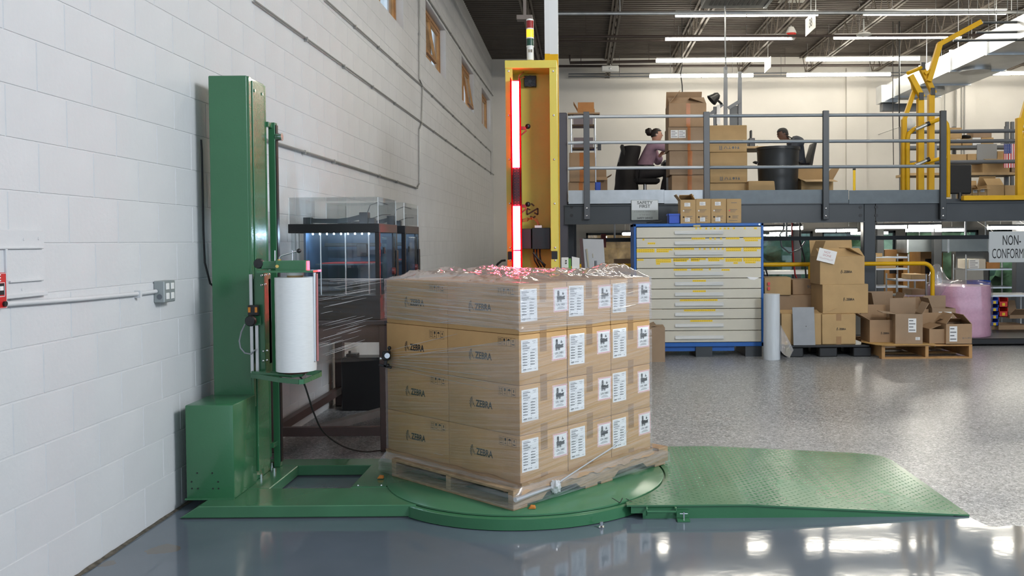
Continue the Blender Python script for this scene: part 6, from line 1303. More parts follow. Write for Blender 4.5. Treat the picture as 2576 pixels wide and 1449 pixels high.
def person(label, hip, sc, skinm, hairm, topm, pantm, pose, hair):
    # local frame: forward +x, left +y, up z, metres; hip is the seat point
    t = thing('person', label, 'person', hip, pose['rz']); M = WM[t.name]
    J = pose['j']; w = lambda k: M @ (Vector(J[k]) * sc)
    hand = []; e_h = []
    names = ['pelvis', 'belly', 'chest', 'neck0', 'neck', 'headb', 'headc', 'headt', 'shl', 'ell', 'wrl', 'pal', 'shr', 'elr', 'wrr', 'par', 'hil', 'knl', 'anl', 'tol', 'hir', 'knr', 'anr', 'tor']
    rad = dict(pelvis=(.15, .13), belly=(.13, .11), chest=(.14, .12), neck0=.06, neck=.052, headb=(.076, .082), headc=(.098, .112), headt=(.066, .076), shl=.058, ell=.040, wrl=.027, pal=(.036, .018), shr=.058, elr=.040, wrr=.027, par=(.036, .018), hil=.10, knl=.066, anl=.038, tol=.034, hir=.10, knr=.066, anr=.036, tor=.034)
    E = [('pelvis', 'belly'), ('belly', 'chest'), ('chest', 'neck0'), ('neck0', 'neck'), ('neck', 'headb'), ('headb', 'headc'), ('headc', 'headt'), ('chest', 'shl'), ('shl', 'ell'), ('ell', 'wrl'), ('wrl', 'pal'), ('chest', 'shr'), ('shr', 'elr'), ('elr', 'wrr'), ('wrr', 'par'), ('pelvis', 'hil'), ('hil', 'knl'), ('knl', 'anl'), ('anl', 'tol'), ('pelvis', 'hir'), ('hir', 'knr'), ('knr', 'anr'), ('anr', 'tor')]
    js = [(w(k), tuple(x * sc * (.72 if k in ('pelvis', 'belly', 'chest') else 1) for x in rad[k]) if isinstance(rad[k], tuple) else rad[k] * sc) for k in names]; idx = {k: i for i, k in enumerate(names)}; es = [(idx[a], idx[b_]) for a, b_ in E]
    # fingers: five separate chains per hand
    for s_, wr, pa in ((1, 'wrl', 'pal'), (-1, 'wrr', 'par')):
        d = (Vector(J[pa]) - Vector(J[wr])).normalized(); side = d.cross(Vector((0, 0, 1))).normalized(); dn = side.cross(d)
        for k in range(5):
            off = side * (k - 1.5) * .019 if k < 4 else side * (-s_) * .04 - d * .03; L_ = [.07, .08, .075, .06, .055][k]; b0 = Vector(J[pa]) + off
            dd = d if k < 4 else (d - side * s_ * .7).normalized()
            for q, f in enumerate((.0, .55, 1.0)):
                js.append((M @ ((b0 + dd * L_ * f + dn * (-.012 * f * f)) * sc), .0095 * sc)); n_ = len(js) - 1
                es.append((idx[pa] if q == 0 else n_ - 1, n_))
    bo = skin('body', js, es, skinm, t)
    # face
    H = Vector(J['headc']); up = (Vector(J['headt']) - Vector(J['headb'])).normalized(); fw = Vector(pose['face']).normalized(); fw = (fw - up * fw.dot(up)).normalized(); sd = up.cross(fw)
    from mathutils.bvhtree import BVHTree
    bv = BVHTree.FromPolygons([v.co for v in bo.data.vertices], [tuple(p.vertices) for p in bo.data.polygons]); H0 = H * sc
    def sd_(d): 
        d = d.normalized(); h = bv.ray_cast(H0 + d * .3, -d); return (h[0] - H0).length if h[0] else .09
    q = lambda a, b_, c_: M @ ((H + fw * a + sd * b_ + up * c_) * sc)
    def sf_(a, b_, c_, o_=0.0):
        d = (fw * a + sd * b_ + up * c_).normalized(); return M @ (H0 + d * (sd_(d) + o_))
    b = MB(); b.add([sf_(1, 0, .12, .002), sf_(1, .17, -.36, .001), sf_(1, -.17, -.36, .001), sf_(1, 0, -.28, .026), sf_(1, 0, -.42, .002)], [(0, 1, 3), (0, 3, 2), (1, 4, 3), (3, 4, 2)]); b.build('nose', skinm, t, smooth=True)
    b = MB(); b.tube([sf_(1, -.26, -.62, .002), sf_(1, 0, -.60, .004), sf_(1, .26, -.62, .002)], .006 * sc, 6); b.build('mouth', mat('lip', (.30, .10, .09), .5), t, smooth=True)
    for s_ in (-1, 1):
        b = MB(); b.ball(sf_(1, s_ * .38, .08, -.004), .010 * sc, 8); b.build('eye', mat('dark_eye', (.02, .015, .015), .2), t, smooth=True)
        b = MB(); b.ball(sf_(-.05, s_, -.12, .0), .020 * sc, 10, sc=(.9, .45, 1.15)); b.build('ear', skinm, t, smooth=True)
        b = MB(); b.tube([sf_(1, s_ * .2, .30, .001), sf_(1, s_ * .40, .33, .001), sf_(1, s_ * .58, .24, .001)], .0045 * sc, 5); b.build('eyebrow', hairm, t, smooth=True)
    # hair follows the skull
    b = MB(); n = 28; vs = []; k_ = 18
    for i in range(k_ + 1):
        th = math.pi * .70 * i / k_
        for j in range(n):
            ph = 2 * math.pi * j / n; d = Vector((math.sin(th) * math.cos(ph), math.sin(th) * math.sin(ph), math.cos(th)))
            face = (d.x > .30 and d.z < .50) or (d.x > -.12 and d.z < .05) or d.z < -.45; dd = fw * d.x + sd * d.y + up * d.z
            vs.append(M @ (H0 + dd * (sd_(dd) * (.90 if face else 1.09 + .05 * noise.noise(d * 6)))))
    b.add(vs, [(i * n + j, i * n + (j + 1) % n, (i + 1) * n + (j + 1) % n, (i + 1) * n + j) for i in range(k_) for j in range(n)]); hr = b.build('hair', hairm, t, smooth=True, angle=180)
    if hair == 'bun':
        b = MB(); n = 18; vs = []; c0 = H + fw * -.125 + up * .055
        for i in range(10):
            for j in range(n):
                tt, ph = math.pi * i / 9, 2 * math.pi * j / n; d = Vector((math.sin(tt) * math.cos(ph), math.sin(tt) * math.sin(ph), math.cos(tt))); vs.append(M @ ((c0 + d * .066 * (1 + .30 * noise.noise(d * 5))) * sc))
        b.add(vs, [(i * n + j, i * n + (j + 1) % n, (i + 1) * n + (j + 1) % n, (i + 1) * n + j) for i in range(9) for j in range(n)]); b.build('hair_bun', hairm, t, smooth=True, angle=180)
        b = MB(); b.ball(sf_(.02, 1, -.16, .012), .011 * sc, 8); b.ball(sf_(.02, -1, -.16, .012), .011 * sc, 8); b.build('earbuds', white, t, smooth=True)
    g = lambda ks, ex: [(w(k), tuple(x * sc + ex for x in rad[k]) if isinstance(rad[k], tuple) else rad[k] * sc + ex) for k in ks]
    ks = ['pelvis', 'belly', 'chest', 'neck0', 'shl', 'ell', 'wrl', 'shr', 'elr', 'wrr']; skin('shirt', g(ks, .034), [(0, 1), (1, 2), (2, 3), (2, 4), (4, 5), (5, 6), (2, 7), (7, 8), (8, 9)], topm, t)
    ks = ['pelvis', 'hil', 'knl', 'anl', 'hir', 'knr', 'anr']; skin('trousers', g(ks, .015), [(0, 1), (1, 2), (2, 3), (0, 4), (4, 5), (5, 6)], pantm, t)
    for k0, k1 in (('anl', 'tol'), ('anr', 'tor')):
        a, c_ = w(k0), w(k1); d = (c_ - a); d.z = 0; d.normalize(); b = MB(); b.tube([a - d * .05 + Vector((0, 0, -.03)), a + d * .02 + Vector((0, 0, -.025)), a + d * .12 + Vector((0, 0, -.045)), a + d * .19 + Vector((0, 0, -.055))], [.035, .045, .04, .03], 10); b.build('shoe', black, t, smooth=True)
    return t
YPn = 15.4
hipA = P(1615, 436, YPn); hipA.z = max(hipA.z, ZD + .45); hA = hipA.z - ZD
poseA = dict(rz=0, face=(1, -.1, -.15), j=dict(pelvis=(0, 0, .02), belly=(.06, 0, .16), chest=(.14, 0, .37), neck0=(.19, 0, .47), neck=(.215, 0, .51), headb=(.245, 0, .555), headc=(.252, 0, .648), headt=(.235, 0, .755),
    shl=(.17, .17, .46), ell=(.30, .24, .18), wrl=(.31, .10, .30), pal=(.34, .06, .34), shr=(.18, -.16, .46), elr=(.42, -.20, .40), wrr=(.63, -.12, .36), par=(.70, -.10, .35),
    hil=(.02, .09, .0), knl=(.44, .13, .02), anl=(.40, .12, -hA + .11), tol=(.50, .12, -hA + .06), hir=(.02, -.09, .0), knr=(.42, -.12, .0), anr=(.30, -.14, -hA + .11), tor=(.40, -.14, -hA + .06)))
person('seated woman with hair bun and mauve sweater leaning over a desk', hipA, 1.02, mat('fair_skin', (.50, .27, .19), .5), mat('dark_brown_hair', (.018, .010, .008), .5, bump=.4, bscale=60), mat('mauve_sweater', (.33, .21, .28), .85, var=.1, scale=12), mat('dark_trousers', (.02, .018, .022), .8), poseA, 'bun')
hipB = P(2010, 432, YPn); hipB.z = max(hipB.z, ZD + .45); hB = hipB.z - ZD
poseB = dict(rz=R(180), face=(.85, .25, -.65), j=dict(pelvis=(0, 0, .02), belly=(.03, 0, .18), chest=(.07, 0, .40), neck0=(.14, 0, .50), neck=(.19, 0, .525), headb=(.235, 0, .550), headc=(.285, 0, .635), headt=(.285, 0, .74),
    shl=(.07, .19, .49), ell=(.22, .25, .22), wrl=(.48, .14, .20), pal=(.55, .12, .21), shr=(.07, -.19, .49), elr=(.20, -.26, .22), wrr=(.46, -.16, .20), par=(.53, -.14, .21),
    hil=(.02, .09, .0), knl=(.44, .13, .02), anl=(.42, .12, -hB + .11), tol=(.52, .12, -hB + .06), hir=(.02, -.09, .0), knr=(.44, -.12, .0), anr=(.36, -.14, -hB + .11), tor=(.46, -.14, -hB + .06)))
person('seated person in dark navy jacket bending head down behind round bin', hipB, 1.02, mat('brown_skin', (.10, .045, .028), .5), mat('black_hair', (.006, .005, .005), .6, bump=.5, bscale=90), mat('navy_jacket', (.022, .028, .042), .7), mat('dark_trousers', (.02, .018, .022), .8), poseB, 'short')
hb = [o for o in bpy.data.objects if o.name.startswith('person') and not o.parent][-1]; b = MB(); b.lathe([(.0, -.05), (.07, -.05), (.12, -.01), (.115, .04), (.07, .075), (.04, .06), (0, .05)], (0, 0, 0), 16, M=WM[hb.name] @ Matrix.Translation((.02, 0, .52)) @ Matrix.Rotation(R(-25), 4, 'Y')); b.build('hood', mat('navy_jacket', (.022, .028, .042), .7), hb, smooth=True)
def office_chair(loc, rz, sh, label, arms=True):
    t = thing('office_chair', label, 'chair', loc, rz); M = WM[t.name]; z = sh
    b = MB(); b.box(-.24, .24, -.24, .24, z - .08, z, 0, M); b.build('seat', mat('black_fabric', (.012, .012, .014), .9), t, bevel=.03, bseg=2, smooth=True)
    b = MB(); b.add([M @ Vector(v) for v in ((-.30, -.22, z + .02), (-.30, .22, z + .02), (-.36, .20, z + .35), (-.42, .16, z + .58), (-.42, -.16, z + .58), (-.36, -.20, z + .35), (-.25, -.22, z + .02), (-.25, .22, z + .02), (-.31, .20, z + .35), (-.37, .16, z + .58), (-.37, -.16, z + .58), (-.31, -.20, z + .35))], [(0, 1, 2, 5), (5, 2, 3, 4), (6, 11, 8, 7), (11, 10, 9, 8), (0, 5, 11, 6), (5, 4, 10, 11), (4, 3, 9, 10), (3, 2, 8, 9), (2, 1, 7, 8), (1, 0, 6, 7)]); b.build('backrest', mat('black_mesh', (.02, .02, .02), .7), t, bevel=.008, smooth=True)
    b = MB(); b.bar(M @ Vector((-.20, 0, z - .06)), M @ Vector((-.30, 0, z + .10)), .05, .02); b.build('back_stay', black, t)
    b = MB(); b.cyl(M @ Vector((0, 0, .08)), M @ Vector((0, 0, z - .08)), .03, 10); b.build('gas_column', chrome, t, smooth=True)
    for k in range(5):
        a = k * 2 * math.pi / 5 + .3; e = Vector((.30 * math.cos(a), .30 * math.sin(a), .07)); b = MB(); b.bar(M @ Vector((0, 0, .10)), M @ e, .04, .025); b.build('base_arm', black, t); b = MB(); b.ball(M @ (e - Vector((0, 0, .035))), .032, 8); b.build('caster', black, t, smooth=True)
    if arms:
        for s_ in (-1, 1): b = MB(); b.tube([M @ Vector((-.15, s_ * .26, z - .04)), M @ Vector((-.12, s_ * .30, z + .18)), M @ Vector((.12, s_ * .30, z + .20))], .016, 8); b.build('armrest', black, t, smooth=True)
    return t
office_chair((hipA.x + .05, YPn, ZD), 0, hA - .10, 'black office chair under the seated woman'); office_chair((hipB.x - .15, YPn, ZD), R(180), hB - .10, 'black office chair under the person in navy')
# jacket draped on the first chair
t = thing('draped_jacket', 'black jacket draped over back of the woman\'s office chair', 'jacket', (hipA.x - .42, YPn, ZD)); b = MB(); n = 14; vs = []
for i in range(n):
    f = i / (n - 1); z = ZD + .06 + (P(1588, 369, YPn).z - ZD - .06) * f; cx = P(1566, 440, YPn).x + .15 * f + .02 * math.sin(f * 7); hw = .32 - .10 * f * f; dp = .22 - .06 * f
    for j in range(16): a = 2 * math.pi * j / 16; k = 1 + .12 * noise.noise((f * 5, math.cos(a) * 2, math.sin(a) * 2)); vs.append((cx + dp * k * math.cos(a), YPn + hw * k * math.sin(a), z))
b.add(vs, [(i * 16 + j, i * 16 + (j + 1) % 16, (i + 1) * 16 + (j + 1) % 16, (i + 1) * 16 + j) for i in range(n - 1) for j in range(16)] + [tuple(range(16)), tuple(range((n - 1) * 16, n * 16))]); b.build('cloth', mat('black_jacket', (.012, .010, .011), .75), t, smooth=True)
b = MB(); b.tube([P(1556, 408, YPn - .26), P(1558, 396, YPn - .26), P(1562, 380, YPn - .24)], .007, 6); b.build('zip_edge', mat('grey_zip', (.25, .25, .28), .5), t, smooth=True)
# desks
def desk(x0, x1, y, zt_, label, m):
    t = thing('desk', label, 'desk', ((x0 + x1) / 2, y + .35, ZD)); b = MB(); b.box(x0, x1, y, y + .7, zt_ - .04, zt_); b.build('top', m, t, bevel=.004)
    for x in (x0 + .03, x1 - .08):
        for yy in (y + .03, y + .62): b = MB(); b.box(x, x + .05, yy, yy + .05, ZD, zt_ - .04); b.build('leg', mgrey, t)
    return t
zda = hipA.z + .20; desk(hipA.x + .36, hipA.x + 1.5, YPn - .3, zda, 'grey desk in front of seated woman behind tall carton stack', mgrey)
zdb = P(1895, 366, YPn - .4).z; desk(P(1878, 366, YPn).x - .3, hipB.x - .34, YPn - .3, zdb, 'wooden desk in front of person in navy jacket', mat('maple_top', (.50, .34, .17), .5))
b = MB(); p = P(1882, 358, YPn); b.box(p.x, p.x + .10, YPn - .1, YPn + .1, zdb + .001, zdb + .16); b.box(p.x + .03, p.x + .06, YPn - .05, YPn + .05, zdb + .16, zdb + .30); tag(b.build('desk_device', black, bevel=.01), 'black desk device beside the topmost open carton', 'device')
b = MB(); p = P(1900, 362, YPn); b.box(p.x, p.x + .5, YPn - .2, YPn, zdb + .001, zdb + .025); tag(b.build('paper_tray', pvc, bevel=.005), 'white paper tray on desk before the person in navy', 'tray')
# steel frame work station with lamp behind the stacks
YF = 16.2; t = thing('frame_station', 'grey slotted steel frame rising behind the tall carton stacks', 'frame', (P(1840, 400, YF).x, YF, ZD))
for px, tp_ in ((1826, 168), (1862, 180), (1800, 268)): a, c_, z0, z1 = pb(px - 4.5, tp_, px + 4.5, 400, YF); b = MB(); b.box(a, c_, YF, YF + .06, ZD, z1); b.build('upright', mgrey, t)
for p, q in (((1786, 288), (1818, 262)), ((1832, 272), (1862, 254))): b = MB(); b.bar(P(*p, YF - .01), P(*q, YF - .01), .06, .03, (0, 1, 0)); b.build('brace', mgrey, t)
a, c_, z0, z1 = pb(1836, 266, 1856, 330, YF + .05); b = MB(); b.box(a, c_, YF + .05, YF + .08, z0, z1); b.build('back_plate', dgrey, t)
a, c_, z0, z1 = pb(1803, 264, 1812, 312, YF - .05); b = MB(); b.box(a, c_, YF - .05, YF - .04, z0, z1); b.build('notice', white, t)
b = MB(); pa = P(1816, 262, YF); pc = P(1797, 246, YF - .2); b.tube([pa, P(1808, 255, YF - .1), pc], .02, 8); b.build('lamp_arm', black, t, smooth=True)
b = MB(); b.lathe([(.04, .10), (.07, .06), (.11, -.07), (.10, -.08), (.03, .04), (0, .05)], (0, 0, 0), 16, M=Matrix.Translation(pc) @ Matrix.Rotation(R(50), 4, 'Y')); b.build('lamp_head', black, t, smooth=True)
b = MB(); p = P(2149, 460, 20); b.cyl((p.x, 20, ZD), (p.x, 20, P(2149, 428, 20).z), .03, 8); b.cyl((p.x, 20, P(2149, 428, 20).z), (p.x, 20, P(2149, 424, 20).z), .035, 8, 1); tag(b.build('yellow_post', [ylabel, black]), 'thin yellow post by far wall on mezzanine', 'post')
b = MB(); b.tube([(P(2262, 270, 19).x, 19, ZC), P(2262, 270, 19), P(2264, 400, 19), P(2266, 500, 19)], .015, 6); b.tube([(P(2246, 205, 19).x, 19, ZC), P(2246, 205, 19), P(2246, 300, 19), P(2248, 420, 19)], .008, 6); tag(b.build('hanging_cable', rubber, smooth=True), 'black cables hanging in front of far wall left of yellow gate', 'cable')
b = MB(); p = P(2287, 313, 20.5); b.ball(p, .14, 14); b.cyl(p, (p.x, 21.2, p.z + .02), .012, 8); b.cyl((p.x, 21.2, p.z + .02), (p.x, YB, p.z + .02), .012, 8); tag(b.build('globe_lamp', pvc, smooth=True), 'white globe fixed on far wall behind yellow gate', 'lamp')
for px, l in ((2376, 'first'), (2405, 'second'), (2419, 'third'), (2426, 'fourth')): b = MB(); p = P(px, 300, YB - .12); b.cyl((p.x, YB - .12, 2.3), (p.x, YB - .12, 5.3), .015, 6); tag(b.build('wall_pipe', emt, smooth=True), 'thin vertical conduit on far wall, %s from the yellow gate' % l, 'conduit', 'far wall conduits')

# ================================================================ UNDER THE ROOF
# air duct
YD0, YD1 = 14.2, 20.2; pA = P(2230, 252, YD1); dx0, dx1 = pA.x, pA.x + 1.0; dz0, dz1 = pA.z, pA.z + .36
duct = thing('air_duct', 'large galvanised rectangular air duct under the roof at right', 'duct', ((dx0 + dx1) / 2, 17, dz0)); gal = mat('duct_sheet_metal', (.60, .62, .63), .30, .85, var=.08, scale=2.5)
yy = YD0 - 5
while yy < YD1 - .1:
    b = MB(); b.box(dx0, dx1, yy, min(yy + 1.5, YD1), dz0, dz1); b.build('duct_section', gal, duct)
    b = MB(); b.box(dx0 - .025, dx1 + .025, yy - .02, yy + .03, dz0 - .025, dz1 + .025); b.build('flange', steel, duct); yy += 1.5
b = MB(); b.box(dx0 - .12, dx0 + .25, YD1 - .02, YD1 + .35, dz0 - .05, dz1 - .02); b.build('end_box', gal, duct)
b = MB(); b.box(dx0 - .05, dx0 + .85, YD1 + .1, YD1 + .3, dz0 - .22, dz0 - .06); b.build('grille', mgrey, duct)
for y in (16.6, 18.7): b = MB(); b.cyl(((dx0 + dx1) / 2 - .1, y, dz0 - .05), ((dx0 + dx1) / 2 - .1, y, dz0), .28, 20); b.build('outlet_ring', steel, duct, smooth=True)
for y in (10.5, 12, 13.5, 15, 16.5, 18, 19.5):
    for x in (dx0 + .05, dx1 - .05): b = MB(); b.cyl((x, y, dz1), (x, y, ZC + .01), .008, 5); b.build('hanger_rod', steel, duct)
# unit heater
a, c_, z0, z1 = pb(1776, -40, 1938, 20, 14.0); z0 = P(1856, 21, 14.6).z; t = thing('unit_heater', 'grey louvred unit heater hanging at top of picture', 'heater', ((a + c_) / 2, 14.2, z0))
hm = mat('heater_grey', (.25, .26, .25), .45); b = MB(); b.box(a, c_, 13.9, 14.6, z0, 5.95); b.build('casing', hm, t, bevel=.01)
for k in range(11): x = a + .1 + (c_ - a - .25) * k / 10; b = MB(); b.box(x, x + .05, 13.93, 14.4, z0 - .004, z0 + .002); b.build('louvre', black, t)
b = MB(); b.box(c_, c_ + .05, 13.95, 14.55, z0 - .02, z0 + .3); b.build('side_bracket', steel, t)
# hanging aisle signs
for px, py0, py1, Y, xoff, lab_, tx in ((2040, 36, 80, 14.9, 0, 'white hanging aisle sign with number in nearest lamp row', '38'), (1932, 148, 176, 18.8, 0, 'blank white hanging sign at end of third lamp row', None)):
    p0_, p1_ = P(px, py0, Y), P(px, py1, Y); t = thing('hanging_sign', lab_, 'sign', p1_); b = MB(); b.box(p0_.x - .004, p0_.x + .004, Y - .28, Y + .35, p1_.z, p0_.z); b.build('plate', pvc, t)
    b = MB(); b.cyl((p0_.x, Y, p0_.z), (p0_.x, Y, 5.55), .005, 5); b.build('wire', steel, t)
    if tx: b = MB(); b.text(tx, (p0_.x - .006, Y, (p0_.z + p1_.z) / 2), (0, -1, 0), (0, 0, 1), .2, 0, .02); b.build('lettering', ink, t)
# strobe, emergency lights, sensors
p = P(1990, 84, 17.2); t = thing('alarm_strobe', 'red and white alarm strobe hanging under the roof', 'alarm', p); b = MB(); b.lathe([(.0, .12), (.05, .12), (.10, .02), (.10, 0)], p, 16); b.build('dome', pvc, t, smooth=True); b = MB(); b.cyl(p, p - Vector((0, 0, .09)), .095, 16); b.build('red_body', redbin, t, smooth=True); b = MB(); b.ball(p - Vector((-.03, .05, .10)), .04, 10); b.build('lens', white, t, smooth=True); b = MB(); b.cyl(p + Vector((0, 0, .1)), (p.x, p.y, 5.5), .012, 6); b.build('stem', steel, t)
p = P(1535, 173, 20.8); t = thing('emergency_light', 'white emergency light box on joist left of the lamps', 'emergency light', p); b = MB(); b.box(p.x - .2, p.x + .2, p.y - .05, p.y + .05, p.z - .07, p.z + .07); b.build('box', pvc, t, bevel=.02, smooth=True); b = MB(); b.ball(p + Vector((0, -.05, 0)), .03, 8); b.build('lens', white, t, smooth=True); b = MB(); b.cyl(p + Vector((0, 0, .06)), (p.x, p.y, 5.52), .012, 6); b.build('stem', steel, t)
p = P(2173, 88, 16.8); t = thing('ceiling_sensor', 'round white sensor disc between middle lamps', 'sensor', p); b = MB(); b.lathe([(0, .03), (.12, .03), (.14, 0), (.05, -.03), (0, -.03)], p, 20); b.build('disc', pvc, t, smooth=True); b = MB(); b.cyl(p + Vector((0, 0, .02)), (p.x, p.y, 5.52), .012, 6); b.build('stem', steel, t)
p = P(1320, 45, 12.6); b = MB(); b.box(p.x - .11, p.x + .11, 12.55, 12.7, p.z - .03, p.z + .03); b.box(p.x - .02, p.x + .02, 12.6, 12.64, p.z, ZC); tag(b.build('ceiling_box', mat('dusty_grey', (.2, .17, .16), .6)), 'dull grey box under dark roof left of stack light', 'box')
b = MB(); p = P(1824, 25, 14.4); b.tube([(p.x, 14.4, ZC), p, P(1824, 100, 14.4), P(1826, 175, 14.6)], .012, 6); tag(b.build('hanging_rod', steel, smooth=True), 'thin rod hanging down in front of the lamps', 'rod')
b = MB(); b.tube([P(1716, 165, 18.5), P(1712, 185, 18.5), P(1716, 215, 18.5), P(1718, 270, 18.5)], .012, 6); b.tube([P(1716, 165, 18.5), (P(1716, 165, 18.5).x, 18.5, ZC)], .008, 5); tag(b.build('hanging_cable', rubber, smooth=True), 'black cable hanging down behind the tall open carton', 'cable')
# ceiling light panel (daylight strip)
b = MB(); a, c_ = P(2000, 15, 16).x, P(2090, 15, 16).x; b.box(a, c_, 16.3, 17.4, ZC - .015, ZC - .003); tag(b.build('roof_panel', mat('pale_roof_panel', (.6, .6, .55), .6)), 'pale roof panel between joists near top right', 'panel')

# ================================================================ LOWER WORK AREA
ZL = -1.0
b = MB(); z0, z1 = P(2000, 605, 13.0).z, P(2000, 595, 13.0).z; b.box(MEZX + .3, 8.6, 13.0, 13.02, z0, z1); b.box(MEZX + .3, 8.6, 12.95, 13.07, z0, z0 + .01); b.box(MEZX + .3, 8.6, 12.95, 13.07, z1 - .01, z1); ht = thing('crane_rail', 'long black rail beam under the mezzanine', 'beam', (4, 13, z0)); b.build('beam', black, ht)
for x in (.5, 3.0, 5.6, 8.2): b = MB(); b.cyl((x, 13.0, z1), (x, 13.0, ZD - .1), .015, 6); b.build('hanger', steel, ht)
b = MB(); p = P(1521, 606, 12.9); b.box(p.x - .05, p.x + .02, 12.88, 13.09, z0 - .08, z1 + .06); b.build('trolley', mat('dark_red_paint', (.18, .02, .015), .5), ht)
for px0, px1, Y, l in ((2206, 2224, 16.4, 'left'), (2350, 2370, 16.2, 'middle'), (2556, 2590, 13.9, 'right'), (1996, 2016, 15.8, 'far left')):
    a = P(px0, 650, Y).x; c_ = P(px1, 650, Y).x; b = MB(); b.box(a, c_, Y, Y + .14, ZL if Y > 14.2 or a < 4.4 else 0, ZD - .1); tag(b.build('steel_column', mat('lower_column_grey', (.07, .074, .08), .45), bevel=.01), 'dark grey column in lower work area, %s one' % l, 'column')
def rack(px0, px1, Y, pys, label, d=.5, zbase=ZL, top_py=None):
    a, c_ = P(px0, 700, Y).x, P(px1, 700, Y).x; t = thing('wire_rack', label, 'rack', ((a + c_) / 2, Y, zbase), 0, 'wire racks in the lower work area'); m_ = (px0 + px1) / 2; ztop = P(m_, top_py or pys[0] - 4, Y).z
    for x in (a, c_):
        for y in (Y, Y + d): b = MB(); b.cyl((x, y, zbase), (x, y, ztop), .014, 8); b.build('leg', steel, t, smooth=True)
    zs = []
    for py in pys:
        z = P(m_, py, Y).z; zs.append(z); b = MB(); b.box(a, c_, Y, Y + d, z - .025, z); b.build('tier', alum, t)
    return a, c_, zs, t
gL = 'cartons in the lower work area'
a, c_, zs, _ = rack(2202, 2285, 14.6, [646, 675, 720], 'steel rack with brown cartons right of mezzanine column', top_py=640)
carton('pale tan carton on top of rack right of mezzanine column', 2186, 648, 2254, 675, 14.6, .45, kraft, zs[1], group=gL); carton('small soft parcel on pale tan carton', 2190, 637, 2220, 646, 14.6, .3, kraft, zs[0], group=gL)
a, c_, zs, _ = rack(2256, 2330, 13.2, [703, 742, 790], 'grey rack with flattened cartons behind guard rail', top_py=690, d=.45)
carton('flattened carton on middle tier behind guard rail', 2294, 728, 2328, 742, 13.2, .4, kraft3, zs[1], group=gL); carton('tan carton on upper tier behind guard rail', 2292, 712, 2330, 703 + 0, 13.2, .4, kraft, zs[0], group=gL) if False else carton('tan carton on upper tier behind guard rail', 2292, 690, 2330, 703, 13.2, .4, kraft, zs[0], group=gL)
carton('kraft carton on lower tier behind guard rail', 2270, 755, 2325, 790, 13.2, .4, kraft, zs[2], group=gL)
a, c_, zs, _ = rack(2430, 2556, 15.0, [676, 722], 'chrome rack with pale boxes below the non conforming sign', top_py=640, d=.5)
zsC = zs
carton('pale carton with white sheet on chrome rack below sign', 2434, 652, 2480, 676, 15.0, .4, mat('pale_carton', (.55, .50, .42), .7), zs[0], labels=[(.35, .5, .17, .15)], group=gL)
carton('yellow brown carton with round rolls on chrome rack', 2482, 660, 2516, 676, 15.0, .4, mat('orange_kraft', (.42, .19, .06), .75), zs[0], group=gL)
# white cart with bins
a, c_, zs, t = rack(2492, 2620, 12.9, [742, 836], 'white topped cart with red and blue bins at right edge', d=.6, zbase=0, top_py=742)
def bin_(px0, py0, px1, py1, Y, m, label, grp, z0=None):
    x0_, x1_, z0_, z1_ = pb(px0, py0, px1, py1, Y); t = thing('stacking_bin', label, 'bin', ((x0_ + x1_) / 2, Y + .12, z0_), 0, grp); e = .008; b = MB(); y0_, y1_ = Y, Y + .24
    b.box(x0_, x1_, y0_, y1_, z0_, z0_ + e); b.box(x0_, x1_, y0_, y0_ + e, z0_, z0_ + (z1_ - z0_) * .6); b.box(x0_, x1_, y1_ - e, y1_, z0_, z1_); b.box(x0_, x0_ + e, y0_, y1_, z0_, z1_); b.box(x1_ - e, x1_, y0_, y1_, z0_, z1_); b.build('tub', m, t); b = MB(); p = ((x0_ + x1_) / 2, y0_ - .003, z0_ + (z1_ - z0_) * .3); b.box(p[0] - .02, p[0] + .02, y0_ - .004, y0_, p[2] - .02, p[2] + .02); b.build('paper_tag', ylabel, t)
gB = 'stacking bins on cart at right edge'
for i, (py0, py1) in enumerate(((748, 766), (767, 784), (785, 803), (804, 820))): bin_(2492, py0, 2512, py1, 12.85, bluebin, 'blue stacking bin beside pink roll, %s from top' % ['first', 'second', 'third', 'fourth'][i], gB)
for i, (py0, py1) in enumerate(((749, 773), (774, 797))): bin_(2513, py0, 2536, py1, 12.85, redbin, '%s red stacking bin on white topped cart' % ['upper', 'lower'][i], gB)
_r = zsC; bin_(2446, 706, 2492, 722, 15.05, bluebin, 'blue bin on lower tier of chrome rack above the pink roll', gB)
carton('flat brown carton on lower tier of cart at right edge', 2512, 818, 2590, 836, 12.95, .45, kraft3, zs[1], group=gL); carton('tilted brown carton on cart at right edge', 2540, 792, 2592, 818, 13.0, .4, kraft3, zs[1] + .19, flaps={'f': 60, 'b': 20}, group=gL)
# orange brown machine hoods
for px0, px1, py0, py1, Y, l in ((2226, 2284, 628, 690, 17.0, 'left'), (2316, 2372, 628, 690, 17.6, 'right')):
    x0_, x1_, z0, z1 = pb(px0, py0, px1, py1, Y); t = thing('wooden_hood', 'orange brown hood with dark opening in lower area, %s one' % l, 'hood', ((x0_ + x1_) / 2, Y + .3, ZL)); hw = mat('orange_ply', (.42, .20, .05), .5, var=.1); b = MB(); w_ = (x1_ - x0_) * .2; b.box(x0_, x0_ + w_, Y, Y + .6, ZL, z1); b.box(x1_ - w_, x1_, Y, Y + .6, ZL, z1 - .06); b.box(x0_ + w_, x1_ - w_, Y, Y + .6, z1 - .18, z1); b.box(x0_ + w_, x1_ - w_, Y + .4, Y + .6, ZL, z1 - .18); b.build('shell', hw, t); b = MB(); b.box(x0_ + w_, x1_ - w_, Y + .38, Y + .40, z0, z1 - .18); b.build('dark_interior', black, t)
